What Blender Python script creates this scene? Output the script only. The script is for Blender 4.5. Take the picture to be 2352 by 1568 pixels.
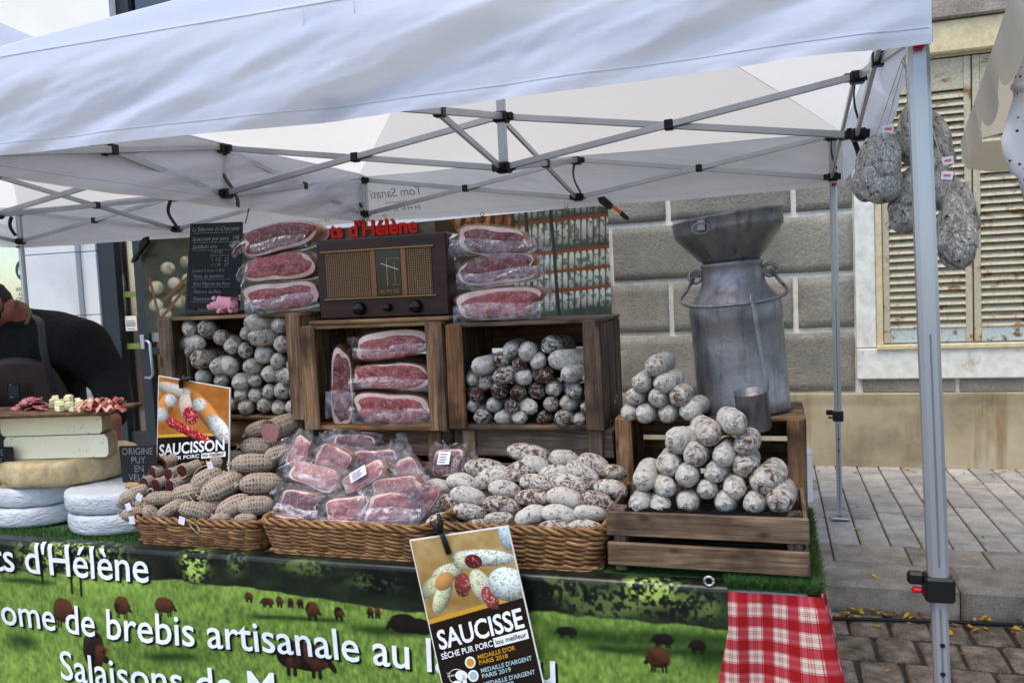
import bpy, math, random
import numpy as np
from mathutils import Vector, Matrix

for o in list(bpy.data.objects):
    bpy.data.objects.remove(o)
SC = bpy.context.scene
COL = SC.collection
R = math.radians

# ---------------------------------------------------------------- camera
FPX = 1893.756                      # focal length in pixels of a 2352 px wide picture
CAM = np.array([2.66105, -2.12796, 1.45256])
YAW, PITCH, ROLL = R(17.7376), R(-3.7508), R(-2.6584)
_f = np.array([-math.sin(YAW), math.cos(YAW), 0.0]); _r = np.array([math.cos(YAW), math.sin(YAW), 0.0]); _u = np.array([0, 0, 1.0])
FW = _f*math.cos(PITCH)+_u*math.sin(PITCH); _u2 = -_f*math.sin(PITCH)+_u*math.cos(PITCH)
RT = _r*math.cos(ROLL)+_u2*math.sin(ROLL); UP = -_r*math.sin(ROLL)+_u2*math.cos(ROLL)
cam = bpy.data.cameras.new('camera'); camo = bpy.data.objects.new('camera', cam); COL.objects.link(camo)
cam.sensor_width = 36.0; cam.lens = FPX/2352*36.0; cam.clip_start = 0.05; cam.clip_end = 400
m = Matrix.Identity(4)
for i in range(3):
    m[i][0] = RT[i]; m[i][1] = UP[i]; m[i][2] = -FW[i]; m[i][3] = CAM[i]
camo.matrix_world = m
SC.camera = camo

# ---------------------------------------------------------------- sky, sun, exposure
world = bpy.data.worlds.new('World'); SC.world = world; world.use_nodes = True
wn = world.node_tree; wn.nodes.clear()
sky = wn.nodes.new('ShaderNodeTexSky'); sky.sky_type = 'NISHITA'; sky.sun_disc = False
SUN_EL, SUN_AZ = R(65), R(204)      # azimuth clockwise from +Y
sky.sun_elevation = SUN_EL; sky.sun_rotation = SUN_AZ
sky.air_density = 1.0; sky.dust_density = 1.0; sky.ozone_density = 1.0
bg = wn.nodes.new('ShaderNodeBackground'); bg.inputs[1].default_value = 0.15
wo = wn.nodes.new('ShaderNodeOutputWorld')
wn.links.new(sky.outputs[0], bg.inputs[0]); wn.links.new(bg.outputs[0], wo.inputs[0])
sun = bpy.data.lights.new('sun', 'SUN'); sun.energy = 1.3; sun.angle = R(30); sun.color = (1.0, 0.90, 0.76)
suno = bpy.data.objects.new('sun', sun); COL.objects.link(suno)
sd = Vector((math.sin(SUN_AZ)*math.cos(SUN_EL), math.cos(SUN_AZ)*math.cos(SUN_EL), math.sin(SUN_EL)))
suno.rotation_euler = sd.to_track_quat('Z', 'Y').to_euler()
suno.location = (0, -6, 9)
SC.render.engine = 'CYCLES'
SC.view_settings.view_transform = 'Standard'; SC.view_settings.look = 'None'
SC.view_settings.exposure = 1.14; SC.view_settings.gamma = 1.0
SC.view_settings.use_curve_mapping = False
SC.cycles.transparent_max_bounces = 16

# ---------------------------------------------------------------- helpers
rng = random.Random(7)
def ray(px, py):
    return FW+RT*((px-1176)/FPX)+UP*((784-py)/FPX)
def atY(px, py, Y):
    d = ray(px, py); return CAM+d*((Y-CAM[1])/d[1])
def atZ(px, py, z):
    d = ray(px, py); return CAM+d*((z-CAM[2])/d[2])
def pxm(P):                                  # metres per pixel at a point
    return float((np.array(P)-CAM) @ FW)/FPX

def s(r, g, b, a=1.0):
    f = lambda c: (c/255/12.92 if c/255 <= 0.04045 else ((c/255+0.055)/1.055)**2.4)
    return (f(r), f(g), f(b), a)

def tag(o, label=None, cat=None, group=None, kind=None):
    if label: o['label'] = label
    if cat: o['category'] = cat
    if group: o['group'] = group
    if kind: o['kind'] = kind
    return o

def emp(name, loc, label, cat, group=None):
    o = bpy.data.objects.new(name, None); COL.objects.link(o)
    o.empty_display_size = 0.05; o.location = [float(c) for c in loc]
    return tag(o, label, cat, group)

def wloc(o):
    l = Vector((0, 0, 0))
    while o is not None:
        l = l+o.location; o = o.parent
    return l

def obj(name, V, F, mat, parent=None, smooth=False, uv=None, cols=None, loc=None, sharp=None):
    V = np.asarray(V, dtype=float).reshape(-1, 3)
    if parent is None:
        base = np.array(loc) if loc is not None else np.array([(V[:, 0].min()+V[:, 0].max())/2, (V[:, 1].min()+V[:, 1].max())/2, V[:, 2].min()])
        L = V-base
    else:
        L = V-np.array(wloc(parent)); base = None
    me = bpy.data.meshes.new(name)
    me.from_pydata(L.tolist(), [], F)
    if smooth:
        me.polygons.foreach_set('use_smooth', [True]*len(me.polygons))
    if uv is not None:
        ul = me.uv_layers.new(name='UVMap')
        li = np.zeros(len(me.loops), dtype=np.int32); me.loops.foreach_get('vertex_index', li)
        ul.data.foreach_set('uv', np.asarray(uv, dtype=np.float32)[li].ravel())
    if cols is not None:
        ca = me.color_attributes.new('print', 'FLOAT_COLOR', 'POINT')
        c4 = np.ones((len(V), 4), dtype=np.float32); c4[:, :3] = cols
        ca.data.foreach_set('color', c4.ravel())
    if mat is not None: me.materials.append(mat)
    o = bpy.data.objects.new(name, me); COL.objects.link(o)
    if parent is not None: o.parent = parent
    else: o.location = [float(c) for c in base]
    me.update()
    return o

def copy_tree(o, parent=None):
    c = o.copy(); COL.objects.link(c)
    if parent is not None:
        c.parent = parent
    for ch in o.children:
        copy_tree(ch, c)
    return c

class MB:
    def __init__(self): self.V = []; self.F = []; self.n = 0
    def add(self, V, F):
        V = np.asarray(V, dtype=float); self.V.append(V)
        self.F += [[i+self.n for i in f] for f in F]; self.n += len(V); return self
    def build(self, name, mat, parent=None, **k):
        return obj(name, np.vstack(self.V), self.F, mat, parent, **k)

def rot(axis, deg):
    return np.array(Matrix.Rotation(R(deg), 3, axis))

def cbox(x0, x1, y0, y1, z0, z1, c=0.003, M=None, o=(0, 0, 0)):
    """box with chamfered edges, optionally turned by M about o"""
    lo = (x0, y0, z0); hi = (x1, y1, z1)
    V = []; idx = {}
    for sx in (0, 1):
        for sy in (0, 1):
            for sz in (0, 1):
                S = (sx, sy, sz)
                for a in range(3):
                    p = []
                    for k in range(3):
                        e = hi[k] if S[k] else lo[k]
                        p.append(e if k == a else (e-c if S[k] else e+c))
                    idx[(S, a)] = len(V); V.append(p)
    F = []
    for a in range(3):
        b, d = [k for k in range(3) if k != a]
        for sa in (0, 1):
            q = []
            for (sb, sdd) in ((0, 0), (1, 0), (1, 1), (0, 1)):
                S = [0, 0, 0]; S[a] = sa; S[b] = sb; S[d] = sdd; q.append(idx[(tuple(S), a)])
            F.append(q if (sa == 1) == ((b, d) != (0, 2)) else q[::-1])
    for a, b in ((0, 1), (0, 2), (1, 2)):
        d = 3-a-b
        for sa in (0, 1):
            for sb in (0, 1):
                S0 = [0, 0, 0]; S0[a] = sa; S0[b] = sb; S1 = list(S0); S1[d] = 1
                S0, S1 = tuple(S0), tuple(S1)
                F.append([idx[(S0, a)], idx[(S1, a)], idx[(S1, b)], idx[(S0, b)]])
    for S in {k[0] for k in idx}:
        F.append([idx[(S, 0)], idx[(S, 1)], idx[(S, 2)]])
    V = np.array(V, dtype=float)
    if M is not None:
        o = np.array(o, dtype=float); V = (V-o) @ M.T+o
    return V, F

def tube(path, r, n=8, cap=True, flat=None):
    P = np.asarray(path, dtype=float); m_ = len(P)
    rr = np.full(m_, r) if np.isscalar(r) else np.asarray(r)
    T = np.gradient(P, axis=0); T /= np.linalg.norm(T, axis=1)[:, None]+1e-12
    a = np.array([0, 0, 1.0]) if abs(T[0][2]) < 0.9 else np.array([1.0, 0, 0])
    N = np.cross(T[0], a); N /= np.linalg.norm(N)
    V = []
    for i in range(m_):
        N = N-T[i]*(N @ T[i]); N /= np.linalg.norm(N)+1e-12
        B = np.cross(T[i], N)
        for k in range(n):
            th = 2*math.pi*(k+0.5)/n
            V.append(P[i]+rr[i]*(math.cos(th)*N+math.sin(th)*B*(flat or 1)))
    F = [[i*n+k, i*n+(k+1) % n, (i+1)*n+(k+1) % n, (i+1)*n+k] for i in range(m_-1) for k in range(n)]
    if cap:
        F.append(list(range(n))[::-1]); F.append([(m_-1)*n+k for k in range(n)])
    return np.array(V), F

def lathe(prof, n=40, c=(0, 0, 0), M=None):
    V = []; F = []
    for (r, z) in prof:
        for k in range(n):
            th = 2*math.pi*k/n; V.append((r*math.cos(th), r*math.sin(th), z))
    for i in range(len(prof)-1):
        for k in range(n):
            F.append([i*n+k, i*n+(k+1) % n, (i+1)*n+(k+1) % n, (i+1)*n+k])
    V = np.array(V)
    if M is not None: V = V @ M.T
    return V+np.array(c), F

def gridf(nu, nv, fn):
    """(nu+1)x(nv+1) sheet, fn takes arrays u,v in 0..1 and gives (N,3)"""
    u, v = np.meshgrid(np.linspace(0, 1, nu+1), np.linspace(0, 1, nv+1), indexing='xy')
    V = fn(u.ravel(), v.ravel())
    w = nu+1
    a = (np.arange(nv)[:, None]*w+np.arange(nu)[None, :]).ravel()
    F = np.stack([a, a+1, a+w+1, a+w], 1).tolist()
    return V, F, np.stack([u.ravel(), v.ravel()], 1)

def prism(poly, y0, y1, fn=None):
    """outline in (x,z) given thickness from y0 to y1"""
    n = len(poly)
    V = [(x, y0, z) for x, z in poly]+[(x, y1, z) for x, z in poly]
    F = [list(range(n)), list(range(2*n-1, n-1, -1))]+[[i, n+i, n+(i+1) % n, (i+1) % n] for i in range(n)]
    V = np.array(V, dtype=float)
    return (fn(V) if fn else V), F

def vnoise(w, h, cells, seed, asp=1.0):
    r = np.random.RandomState(seed); gw = int(cells)+2; gh = max(2, int(cells*h/w*asp)+2)
    g = r.rand(gh, gw)
    x = np.linspace(0, gw-1.001, w); y = np.linspace(0, gh-1.001, h)
    xi = x.astype(int); yi = y.astype(int); fx = x-xi; fy = y-yi
    fx = fx*fx*(3-2*fx); fy = fy*fy*(3-2*fy)
    a = g[yi][:, xi]; b = g[yi][:, xi+1]; c = g[yi+1][:, xi]; d = g[yi+1][:, xi+1]
    return (a*(1-fx)+b*fx)*(1-fy)[:, None]+(c*(1-fx)+d*fx)*fy[:, None]
def fbm(w, h, cells, seed, oct=4, asp=1.0):
    t = 0; a = 1; tot = 0
    for k in range(oct):
        t = t+a*vnoise(w, h, cells*2**k, seed+k*11, asp); tot += a; a *= 0.55
    return t/tot

def n1(x, seed=0):
    """smooth 1-d noise on arrays"""
    x = np.asarray(x, dtype=float); i = np.floor(x).astype(int); f = x-i; f = f*f*(3-2*f)
    h = lambda k: np.modf(np.abs(np.sin((k+seed*57.3)*12.9898)*43758.5453))[0]
    return h(i)*(1-f)+h(i+1)*f-0.5
def n2(x, y, seed=0):
    x = np.asarray(x, dtype=float); y = np.asarray(y, dtype=float)
    i = np.floor(x).astype(int); j = np.floor(y).astype(int); f = x-i; g = y-j
    f = f*f*(3-2*f); g = g*g*(3-2*g)
    h = lambda a, b: np.modf(np.abs(np.sin(a*12.9898+b*78.233+seed*37.719)*43758.5453))[0]
    return (h(i, j)*(1-f)+h(i+1, j)*f)*(1-g)+(h(i, j+1)*(1-f)+h(i+1, j+1)*f)*g-0.5

def text_geo(body, size, offset=0.0, align='LEFT', shear=0.0, spacing=1.0, res=3):
    cu = bpy.data.curves.new('t', 'FONT'); cu.body = body; cu.size = size; cu.offset = offset
    cu.align_x = align; cu.shear = shear; cu.space_character = spacing; cu.resolution_u = res
    o = bpy.data.objects.new('t', cu); COL.objects.link(o)
    dg = bpy.context.evaluated_depsgraph_get(); dg.update()
    me = bpy.data.meshes.new_from_object(o.evaluated_get(dg))
    V = np.array([v.co[:] for v in me.vertices]).reshape(-1, 3); F = [list(p.vertices) for p in me.polygons]
    bpy.data.objects.remove(o); bpy.data.curves.remove(cu); bpy.data.meshes.remove(me)
    return V, F

def slice_geo(V, F, ys):
    """cut flat lettering along level lines so that it can follow a bend"""
    import bmesh
    bm = bmesh.new(); vs = [bm.verts.new(tuple(v)) for v in V]
    for f in F:
        try: bm.faces.new([vs[i] for i in f])
        except ValueError: pass
    for y in ys:
        bmesh.ops.bisect_plane(bm, geom=bm.verts[:]+bm.edges[:]+bm.faces[:], dist=1e-6, plane_co=(0, y, 0), plane_no=(0, 1, 0))
    bm.verts.index_update()
    V2 = np.array([v.co[:] for v in bm.verts]); F2 = [[v.index for v in f.verts] for f in bm.faces]; bm.free()
    return V2, F2

def words(V, F, gap):
    """split a line of lettering into its words"""
    iv = sorted((min(V[i][0] for i in f), max(V[i][0] for i in f), k) for k, f in enumerate(F))
    groups = []; hi = -1e9
    for a, b, k in iv:
        if a > hi+gap: groups.append([])
        groups[-1].append(k); hi = max(hi, b)
    out = []
    for g in groups:
        idx = sorted({i for k in g for i in F[k]}); mp = {o: n for n, o in enumerate(idx)}
        out.append((V[idx], [[mp[i] for i in F[k]] for k in g]))
    return out

# ---------------------------------------------------------------- materials
class NT:
    def __init__(self, name):
        self.m = bpy.data.materials.new(name); self.m.use_nodes = True
        self.t = self.m.node_tree; self.t.nodes.clear()
        self.out = self.n('ShaderNodeOutputMaterial')
    def n(self, typ, **k):
        nd = self.t.nodes.new(typ)
        for a, b in k.items(): setattr(nd, a, b)
        return nd
    def set(self, sock, v):
        if isinstance(v, bpy.types.NodeSocket): self.t.links.new(v, sock)
        elif v is not None: sock.default_value = v
    def math(self, op, a, b=None, clamp=False):
        nd = self.n('ShaderNodeMath', operation=op, use_clamp=clamp); self.set(nd.inputs[0], a)
        if b is not None: self.set(nd.inputs[1], b)
        return nd.outputs[0]
    def vmath(self, op, a, b=None):
        nd = self.n('ShaderNodeVectorMath', operation=op); self.set(nd.inputs[0], a)
        if b is not None: self.set(nd.inputs[1], b)
        return nd.outputs[0]
    def co(self, stretch=(1, 1, 1), kind='Object', rand=True):
        tc = self.n('ShaderNodeTexCoord'); v = tc.outputs[kind]
        if rand and kind != 'UV':
            oi = self.n('ShaderNodeObjectInfo')
            cmb = self.n('ShaderNodeCombineXYZ')
            self.set(cmb.inputs[0], self.math('MULTIPLY', oi.outputs['Random'], 37.0))
            self.set(cmb.inputs[1], self.math('MULTIPLY', oi.outputs['Random'], 91.0))
            self.set(cmb.inputs[2], self.math('MULTIPLY', oi.outputs['Random'], 53.0))
            v = self.vmath('ADD', v, cmb.outputs[0])
        return self.vmath('MULTIPLY', v, stretch)
    def noise(self, v, scale, detail=4, rough=0.55, dist=0.0):
        nd = self.n('ShaderNodeTexNoise'); self.set(nd.inputs['Vector'], v)
        nd.inputs['Scale'].default_value = scale; nd.inputs['Detail'].default_value = detail
        nd.inputs['Roughness'].default_value = rough; nd.inputs['Distortion'].default_value = dist
        return nd.outputs[0]
    def voro(self, v, scale, feature='F1', out=0):
        nd = self.n('ShaderNodeTexVoronoi', feature=feature); self.set(nd.inputs['Vector'], v); nd.inputs['Scale'].default_value = scale
        return nd.outputs[out]
    def ramp(self, f, stops, interp='LINEAR'):
        nd = self.n('ShaderNodeValToRGB'); self.set(nd.inputs[0], f); cr = nd.color_ramp; cr.interpolation = interp
        while len(cr.elements) < len(stops): cr.elements.new(0.5)
        for e, (p, c) in zip(cr.elements, stops):
            e.position = p; e.color = (c, c, c, 1) if np.isscalar(c) else (tuple(c)+(1,))[:4]
        return nd.outputs[0]
    def mix(self, f, a, b, mode='MIX'):
        nd = self.n('ShaderNodeMix', data_type='RGBA', blend_type=mode)
        self.set(nd.inputs[0], f); self.set(nd.inputs[6], a); self.set(nd.inputs[7], b)
        return nd.outputs[2]
    def bump(self, h, strength=0.3, dist=0.01):
        nd = self.n('ShaderNodeBump'); self.set(nd.inputs['Height'], h)
        nd.inputs['Strength'].default_value = strength; nd.inputs['Distance'].default_value = dist
        return nd.outputs[0]
    def prin(self, color, rough=0.6, metal=0.0, normal=None, **k):
        p = self.n('ShaderNodeBsdfPrincipled')
        self.set(p.inputs['Base Color'], color); self.set(p.inputs['Roughness'], rough); self.set(p.inputs['Metallic'], metal)
        if normal is not None: self.set(p.inputs['Normal'], normal)
        p.inputs['Specular IOR Level'].default_value = 0.5 if metal else 0.28
        for a, b in k.items(): self.set(p.inputs[a.replace('_', ' ')], b)
        self.t.links.new(p.outputs[0], self.out.inputs[0])
        return self.m

def noisy(name, cols, scale, rough=0.7, stretch=(1, 1, 1), detail=5, bump=0.0, bscale=None, bdist=0.004, metal=0.0, lo=0.3, hi=0.7, fine=0.0, **k):
    """base colour wandering between the given colours, with fine relief"""
    t = NT(name); v = t.co(stretch); f = t.noise(v, scale, detail)
    n = len(cols); c = t.ramp(f, [(lo+(hi-lo)*i/max(1, n-1), cols[i]) for i in range(n)])
    if fine:
        g = t.ramp(t.noise(v, scale*9, 3), [(0.3, 1-fine), (0.7, 1+fine*0.3)])
        c = t.mix(1.0, c, g, 'MULTIPLY')
    nm = t.bump(t.noise(v, bscale or scale*4, 6, 0.6), bump, bdist) if bump else None
    return t.prin(c, rough, metal, nm, **k)

def flat(name, col, rough=0.6, metal=0.0, **k):
    t = NT(name); v = t.co(); g = t.ramp(t.noise(v, 40, 3), [(0.3, 0.86), (0.7, 1.05)])
    return t.prin(t.mix(1.0, col, g, 'MULTIPLY'), rough, metal, **k)

def wood(name, axis, dark, mid, light, stain=0.35, rough=0.75):
    t = NT(name)
    st = [26, 26, 26]; st[axis] = 1.6
    v = t.co(tuple(st))
    g = t.noise(v, 1.6, 6, 0.62, 1.2)
    c = t.ramp(g, [(0.28, dark), (0.5, mid), (0.75, light)])
    fine = t.noise(t.co(tuple(x*4 for x in st)), 1.5, 3, 0.6)
    c = t.mix(1.0, c, t.ramp(fine, [(0.3, 0.62), (0.6, 1.08)]), 'MULTIPLY')
    big = t.noise(t.co((7, 7, 7)), 1.0, 3, 0.5)
    c = t.mix(t.ramp(big, [(0.48, 0.0), (0.68, stain*2.2)]), c, (dark[0]*0.35, dark[1]*0.35, dark[2]*0.35, 1))
    # dark nail holes and knots
    kn = t.voro(t.co(tuple(16 if i != axis else 7 for i in range(3))), 1.0)
    c = t.mix(t.ramp(kn, [(0.10, 0.9), (0.2, 0.0)]), c, (0.012, 0.008, 0.006, 1))
    oi = t.n('ShaderNodeObjectInfo')
    hv = t.n('ShaderNodeHueSaturation'); t.set(hv.inputs['Color'], c)
    t.set(hv.inputs['Value'], t.math('ADD', t.math('MULTIPLY', oi.outputs['Random'], 0.55), 0.72))
    t.set(hv.inputs['Saturation'], t.math('ADD', t.math('MULTIPLY', oi.outputs['Random'], 0.3), 0.8))
    return t.prin(hv.outputs[0], rough, 0, t.bump(t.math('ADD', g, fine), 0.35, 0.003))

def woods(name, dark, mid, light, **k):
    return [wood(name+'_'+'xyz'[a], a, dark, mid, light, **k) for a in range(3)]

W_WARM = woods('crate_wood', s(60, 41, 27), s(120, 90, 62), s(164, 132, 97))
W_GREY = woods('grey_wood', s(54, 41, 32), s(106, 85, 66), s(146, 122, 98))
W_DARK = woods('dark_wood', s(44, 30, 22), s(92, 66, 46), s(130, 100, 72))
W_PLAIN = woods('plain_wood', s(150, 110, 66), s(190, 146, 92), s(214, 176, 124), stain=0.1)

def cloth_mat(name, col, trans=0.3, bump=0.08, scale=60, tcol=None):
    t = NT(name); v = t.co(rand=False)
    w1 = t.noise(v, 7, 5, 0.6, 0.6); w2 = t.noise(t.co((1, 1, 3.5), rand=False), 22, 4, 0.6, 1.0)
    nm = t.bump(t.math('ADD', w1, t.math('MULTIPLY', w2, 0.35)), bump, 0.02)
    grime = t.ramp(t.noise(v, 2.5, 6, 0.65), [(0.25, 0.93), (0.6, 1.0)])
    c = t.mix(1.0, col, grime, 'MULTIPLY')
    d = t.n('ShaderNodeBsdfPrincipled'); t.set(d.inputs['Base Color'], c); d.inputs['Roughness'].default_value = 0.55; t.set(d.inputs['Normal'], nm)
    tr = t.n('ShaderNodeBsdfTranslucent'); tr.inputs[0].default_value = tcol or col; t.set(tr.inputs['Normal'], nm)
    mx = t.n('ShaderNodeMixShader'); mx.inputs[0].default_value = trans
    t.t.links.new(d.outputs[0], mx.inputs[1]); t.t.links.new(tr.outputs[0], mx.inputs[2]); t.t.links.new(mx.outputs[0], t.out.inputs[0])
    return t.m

def print_mat(name, rough=0.3):
    t = NT(name); a = t.n('ShaderNodeAttribute', attribute_name='print')
    nm = t.bump(t.noise(t.co(rand=False), 9, 3), 0.12, 0.01)
    return t.prin(a.outputs[0], rough, 0, nm)

def plastic_mat(name, haze=0.12, tint=(0.95, 0.95, 0.97, 1), rough=0.08, bscale=28, bstr=0.7, gloss=0.5):
    t = NT(name); v = t.co()
    h = t.math('ADD', t.noise(v, bscale, 2, 0.4, 1.2), t.math('MULTIPLY', t.noise(v, bscale*2.6, 2, 0.4, 2.0), 0.25))
    nm = t.bump(h, bstr, 0.012)
    tr = t.n('ShaderNodeBsdfTransparent'); tr.inputs[0].default_value = tint
    df = t.n('ShaderNodeBsdfDiffuse'); df.inputs[0].default_value = (0.85, 0.85, 0.9, 1); t.set(df.inputs['Normal'], nm)
    gl = t.n('ShaderNodeBsdfGlossy'); gl.inputs['Roughness'].default_value = rough; t.set(gl.inputs['Normal'], nm); gl.inputs[0].default_value = (1, 1, 1, 1)
    fr = t.n('ShaderNodeFresnel'); fr.inputs[0].default_value = 1.45; t.set(fr.inputs['Normal'], nm)
    crease = t.ramp(t.noise(v, bscale*0.8, 3, 0.5, 2.5), [(0.45, haze*0.4), (0.72, haze*2.2)])
    m1 = t.n('ShaderNodeMixShader'); t.set(m1.inputs[0], crease)
    t.t.links.new(tr.outputs[0], m1.inputs[1]); t.t.links.new(df.outputs[0], m1.inputs[2])
    m2 = t.n('ShaderNodeMixShader'); t.set(m2.inputs[0], t.math('MULTIPLY', fr.outputs[0], gloss, True))
    t.t.links.new(m1.outputs[0], m2.inputs[1]); t.t.links.new(gl.outputs[0], m2.inputs[2])
    t.t.links.new(m2.outputs[0], t.out.inputs[0])
    return t.m

def glass_mat(name, tint=(0.9, 0.93, 0.93, 1), refl=1.0):
    t = NT(name)
    tr = t.n('ShaderNodeBsdfTransparent'); tr.inputs[0].default_value = tint
    gl = t.n('ShaderNodeBsdfGlossy'); gl.inputs['Roughness'].default_value = 0.02
    fr = t.n('ShaderNodeFresnel'); fr.inputs[0].default_value = 1.5
    mx = t.n('ShaderNodeMixShader'); t.set(mx.inputs[0], t.math('MULTIPLY', fr.outputs[0], refl, True))
    t.t.links.new(tr.outputs[0], mx.inputs[1]); t.t.links.new(gl.outputs[0], mx.inputs[2]); t.t.links.new(mx.outputs[0], t.out.inputs[0])
    return t.m

BLACK = flat('black_plastic', (0.008, 0.008, 0.009, 1), 0.4)
WHITE = flat('white_paint', s(225, 222, 214), 0.5)
ALU = noisy('aluminium', [s(150, 154, 160), s(176, 180, 186)], 3, 0.32, (1, 1, 0.2), metal=0.55, bump=0.05)
RED = flat('red_plastic', s(190, 20, 14), 0.35)
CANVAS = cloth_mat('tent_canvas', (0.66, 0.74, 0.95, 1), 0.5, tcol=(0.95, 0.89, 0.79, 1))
# ================================================================ SETTING
YW = 4.46                    # face of the house wall
KERB = 1.93; ROADZ = -0.13
STONE_GREY = None
def slab_mat(name, cols, scale, dark=0.5):
    t = NT(name); v = t.co()
    c = t.ramp(t.noise(v, scale, 6, 0.65), [(0.3, cols[0]), (0.52, cols[1]), (0.72, cols[2])])
    sp = t.ramp(t.noise(v, 150, 3, 0.6), [(0.35, dark), (0.6, 1.06)])
    c = t.mix(1.0, c, sp, 'MULTIPLY')
    oi = t.n('ShaderNodeObjectInfo'); hv = t.n('ShaderNodeHueSaturation'); t.set(hv.inputs['Color'], c)
    t.set(hv.inputs['Value'], t.math('ADD', t.math('MULTIPLY', oi.outputs['Random'], 0.35), 0.8))
    nm = t.bump(t.noise(v, 70, 6, 0.7), 0.5, 0.006)
    return t.prin(hv.outputs[0], 0.75, 0, nm)
SLAB = slab_mat('paving_stone', [s(138, 132, 126), s(168, 162, 154), s(186, 180, 172)], 7, 0.72)
KERBM = slab_mat('kerb_stone', [s(110, 102, 92), s(148, 138, 126), s(172, 162, 150)], 6, 0.6)
COBB = slab_mat('cobble_stone', [s(78, 66, 54), s(134, 118, 100), s(176, 160, 140)], 14, 0.45)
DIRT = noisy('joint_dirt', [s(48, 42, 36), s(76, 68, 58)], 20, 0.9, bump=0.4, bscale=120)

V, F, _ = gridf(4, 4, lambda u, v: np.stack([-60+120*u, -60+120*v, 0*u+ROADZ-0.02], 1))
tag(obj('ground', V, F, DIRT), kind='structure')
# pavement bed and its slabs
V, F = cbox(-14, 12, KERB+0.30, YW+0.3, ROADZ-0.015, -0.012, 0.004)
pav = tag(obj('pavement', V, F, DIRT), kind='structure')
sx, sy, gap = 0.149, 0.335, 0.008
slab_me = None
cnt = 0; rest = MB()
def slab_obj(x0, x1, y0, y1, h, parent, mat, name='paving_slab', c=0.006):
    dz = rng.uniform(-0.0025, 0.0025)
    V, F = cbox(x0, x1, y0, y1, h-0.03, h+dz, c)
    return obj(name, V, F, mat, parent)
for i in range(-6, 24):
    xa = 2.921+i*sx
    off = (i % 2)*0.5*sy
    y = 2.53-off
    while y < YW-0.01:
        ya, yb = max(y, 2.53), min(y+sy, YW)
        if yb-ya > 0.04:
            if -1 <= i < 13:
                slab_obj(xa+gap/2, xa+sx-gap/2, ya+0.010, yb-0.010, 0.0, pav, SLAB)
            else:
                rest.add(*cbox(xa+gap/2, xa+sx-gap/2, ya+gap/2, yb-gap/2, -0.03, 0.0, 0.004))
        y += sy
for k in range(9):                              # border course of larger flags
    xa = 2.2+k*0.36
    slab_obj(xa+gap/2, xa+0.36-gap/2, 2.26, 2.525, 0.0, pav, KERBM, 'border_slab')
tag(rest.build('far_paving', SLAB, pav), kind='stuff')
V, F = cbox(-14, 2.0, 2.26, YW, -0.03, -0.002, 0.004); obj('left_paving', V, F, SLAB, pav)
# kerb stones
kerb = None
V, F = cbox(-14, 1.72, KERB, KERB+0.325, ROADZ-0.05, -0.001, 0.015)
kerb = tag(obj('kerb', V, F, KERBM), kind='structure')
for k, (a, b) in enumerate(((1.73, 2.65), (2.656, 3.43), (3.436, 4.3), (4.306, 5.4))):
    V, F = cbox(a, b, KERB, KERB+0.325, ROADZ-0.05, 0.002, 0.018); obj('kerb_stone', V, F, KERBM, kerb)
# road of worn cobbles
V, F = cbox(-14, 12, -12, KERB, ROADZ-0.05, ROADZ-0.012, 0.003)
road = tag(obj('road', V, F, DIRT), kind='structure')
far = MB()
cob = []
for j in range(22):
    yb = KERB-0.03-j*0.245
    off = (j % 2)*0.08
    for i in range(-46, 34):
        x0 = 2.95+i*0.163+off+rng.uniform(-0.008, 0.008)
        g = 0.012+rng.uniform(0, 0.006)
        a = (x0+g/2, x0+0.163-g/2, yb-0.245+0.014, yb-rng.uniform(0, 0.008), ROADZ-0.05, ROADZ+rng.uniform(-0.005, 0.006))
        near = 2.6 < x0 < 3.9 and j < 9
        V, F = cbox(*a, 0.011)
        V[:, :2] += np.array([[rng.uniform(-0.004, 0.004), rng.uniform(-0.004, 0.004)] for _ in range(len(V))])
        if near: obj('cobble', V, F, COBB, road)
        else: far.add(V, F)
tag(far.build('worn_cobbles', COBB, road), kind='stuff')

# ---------------------------------------------------------------- grey rendered house on the right
def rough_stone(name, cols, rel=0.45):
    t = NT(name); v = t.co()
    c = t.ramp(t.noise(v, 2.2, 6, 0.6), [(0.3, cols[0]), (0.5, cols[1]), (0.72, cols[2])])
    n = t.noise(v, 55, 5, 0.62)
    c = t.mix(1.0, c, t.ramp(n, [(0.3, 0.74), (0.62, 1.08)]), 'MULTIPLY')
    w_ = t.noise(t.co((1, 1, 1), rand=False), 0.9, 4, 0.6)
    c = t.mix(1.0, c, t.ramp(w_, [(0.35, 0.78), (0.65, 1.1)]), 'MULTIPLY')
    pits = t.ramp(t.noise(v, 24, 3, 0.5), [(0.28, 0.0), (0.40, 1.0)])
    h = t.math('ADD', n, t.math('MULTIPLY', pits, 0.5))
    return t.prin(c, 0.9, 0, t.bump(h, rel, 0.02))
BLOCK = rough_stone('rough_render', [s(114, 110, 99), s(136, 131, 119), s(150, 145, 132)])
MORTAR = noisy('white_joint', [s(196, 192, 182), s(226, 222, 212)], 9, 0.85, bump=0.4, bscale=60, fine=0.15)
def plinth_mat():
    t = NT('stained_plaster'); v = t.co(rand=False)
    c = t.ramp(t.noise(v, 1.8, 6, 0.6), [(0.28, s(118, 106, 84)), (0.5, s(166, 152, 122)), (0.72, s(184, 174, 148))])
    st = t.noise(t.co((5, 1, 0.5), rand=False), 1.6, 4, 0.6)
    c = t.mix(t.ramp(st, [(0.55, 0.0), (0.7, 0.6)]), c, s(118, 84, 46))
    return t.prin(c, 0.85, 0, t.bump(t.noise(v, 30, 6, 0.65), 0.3, 0.008))
PLINTH = plinth_mat()
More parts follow.
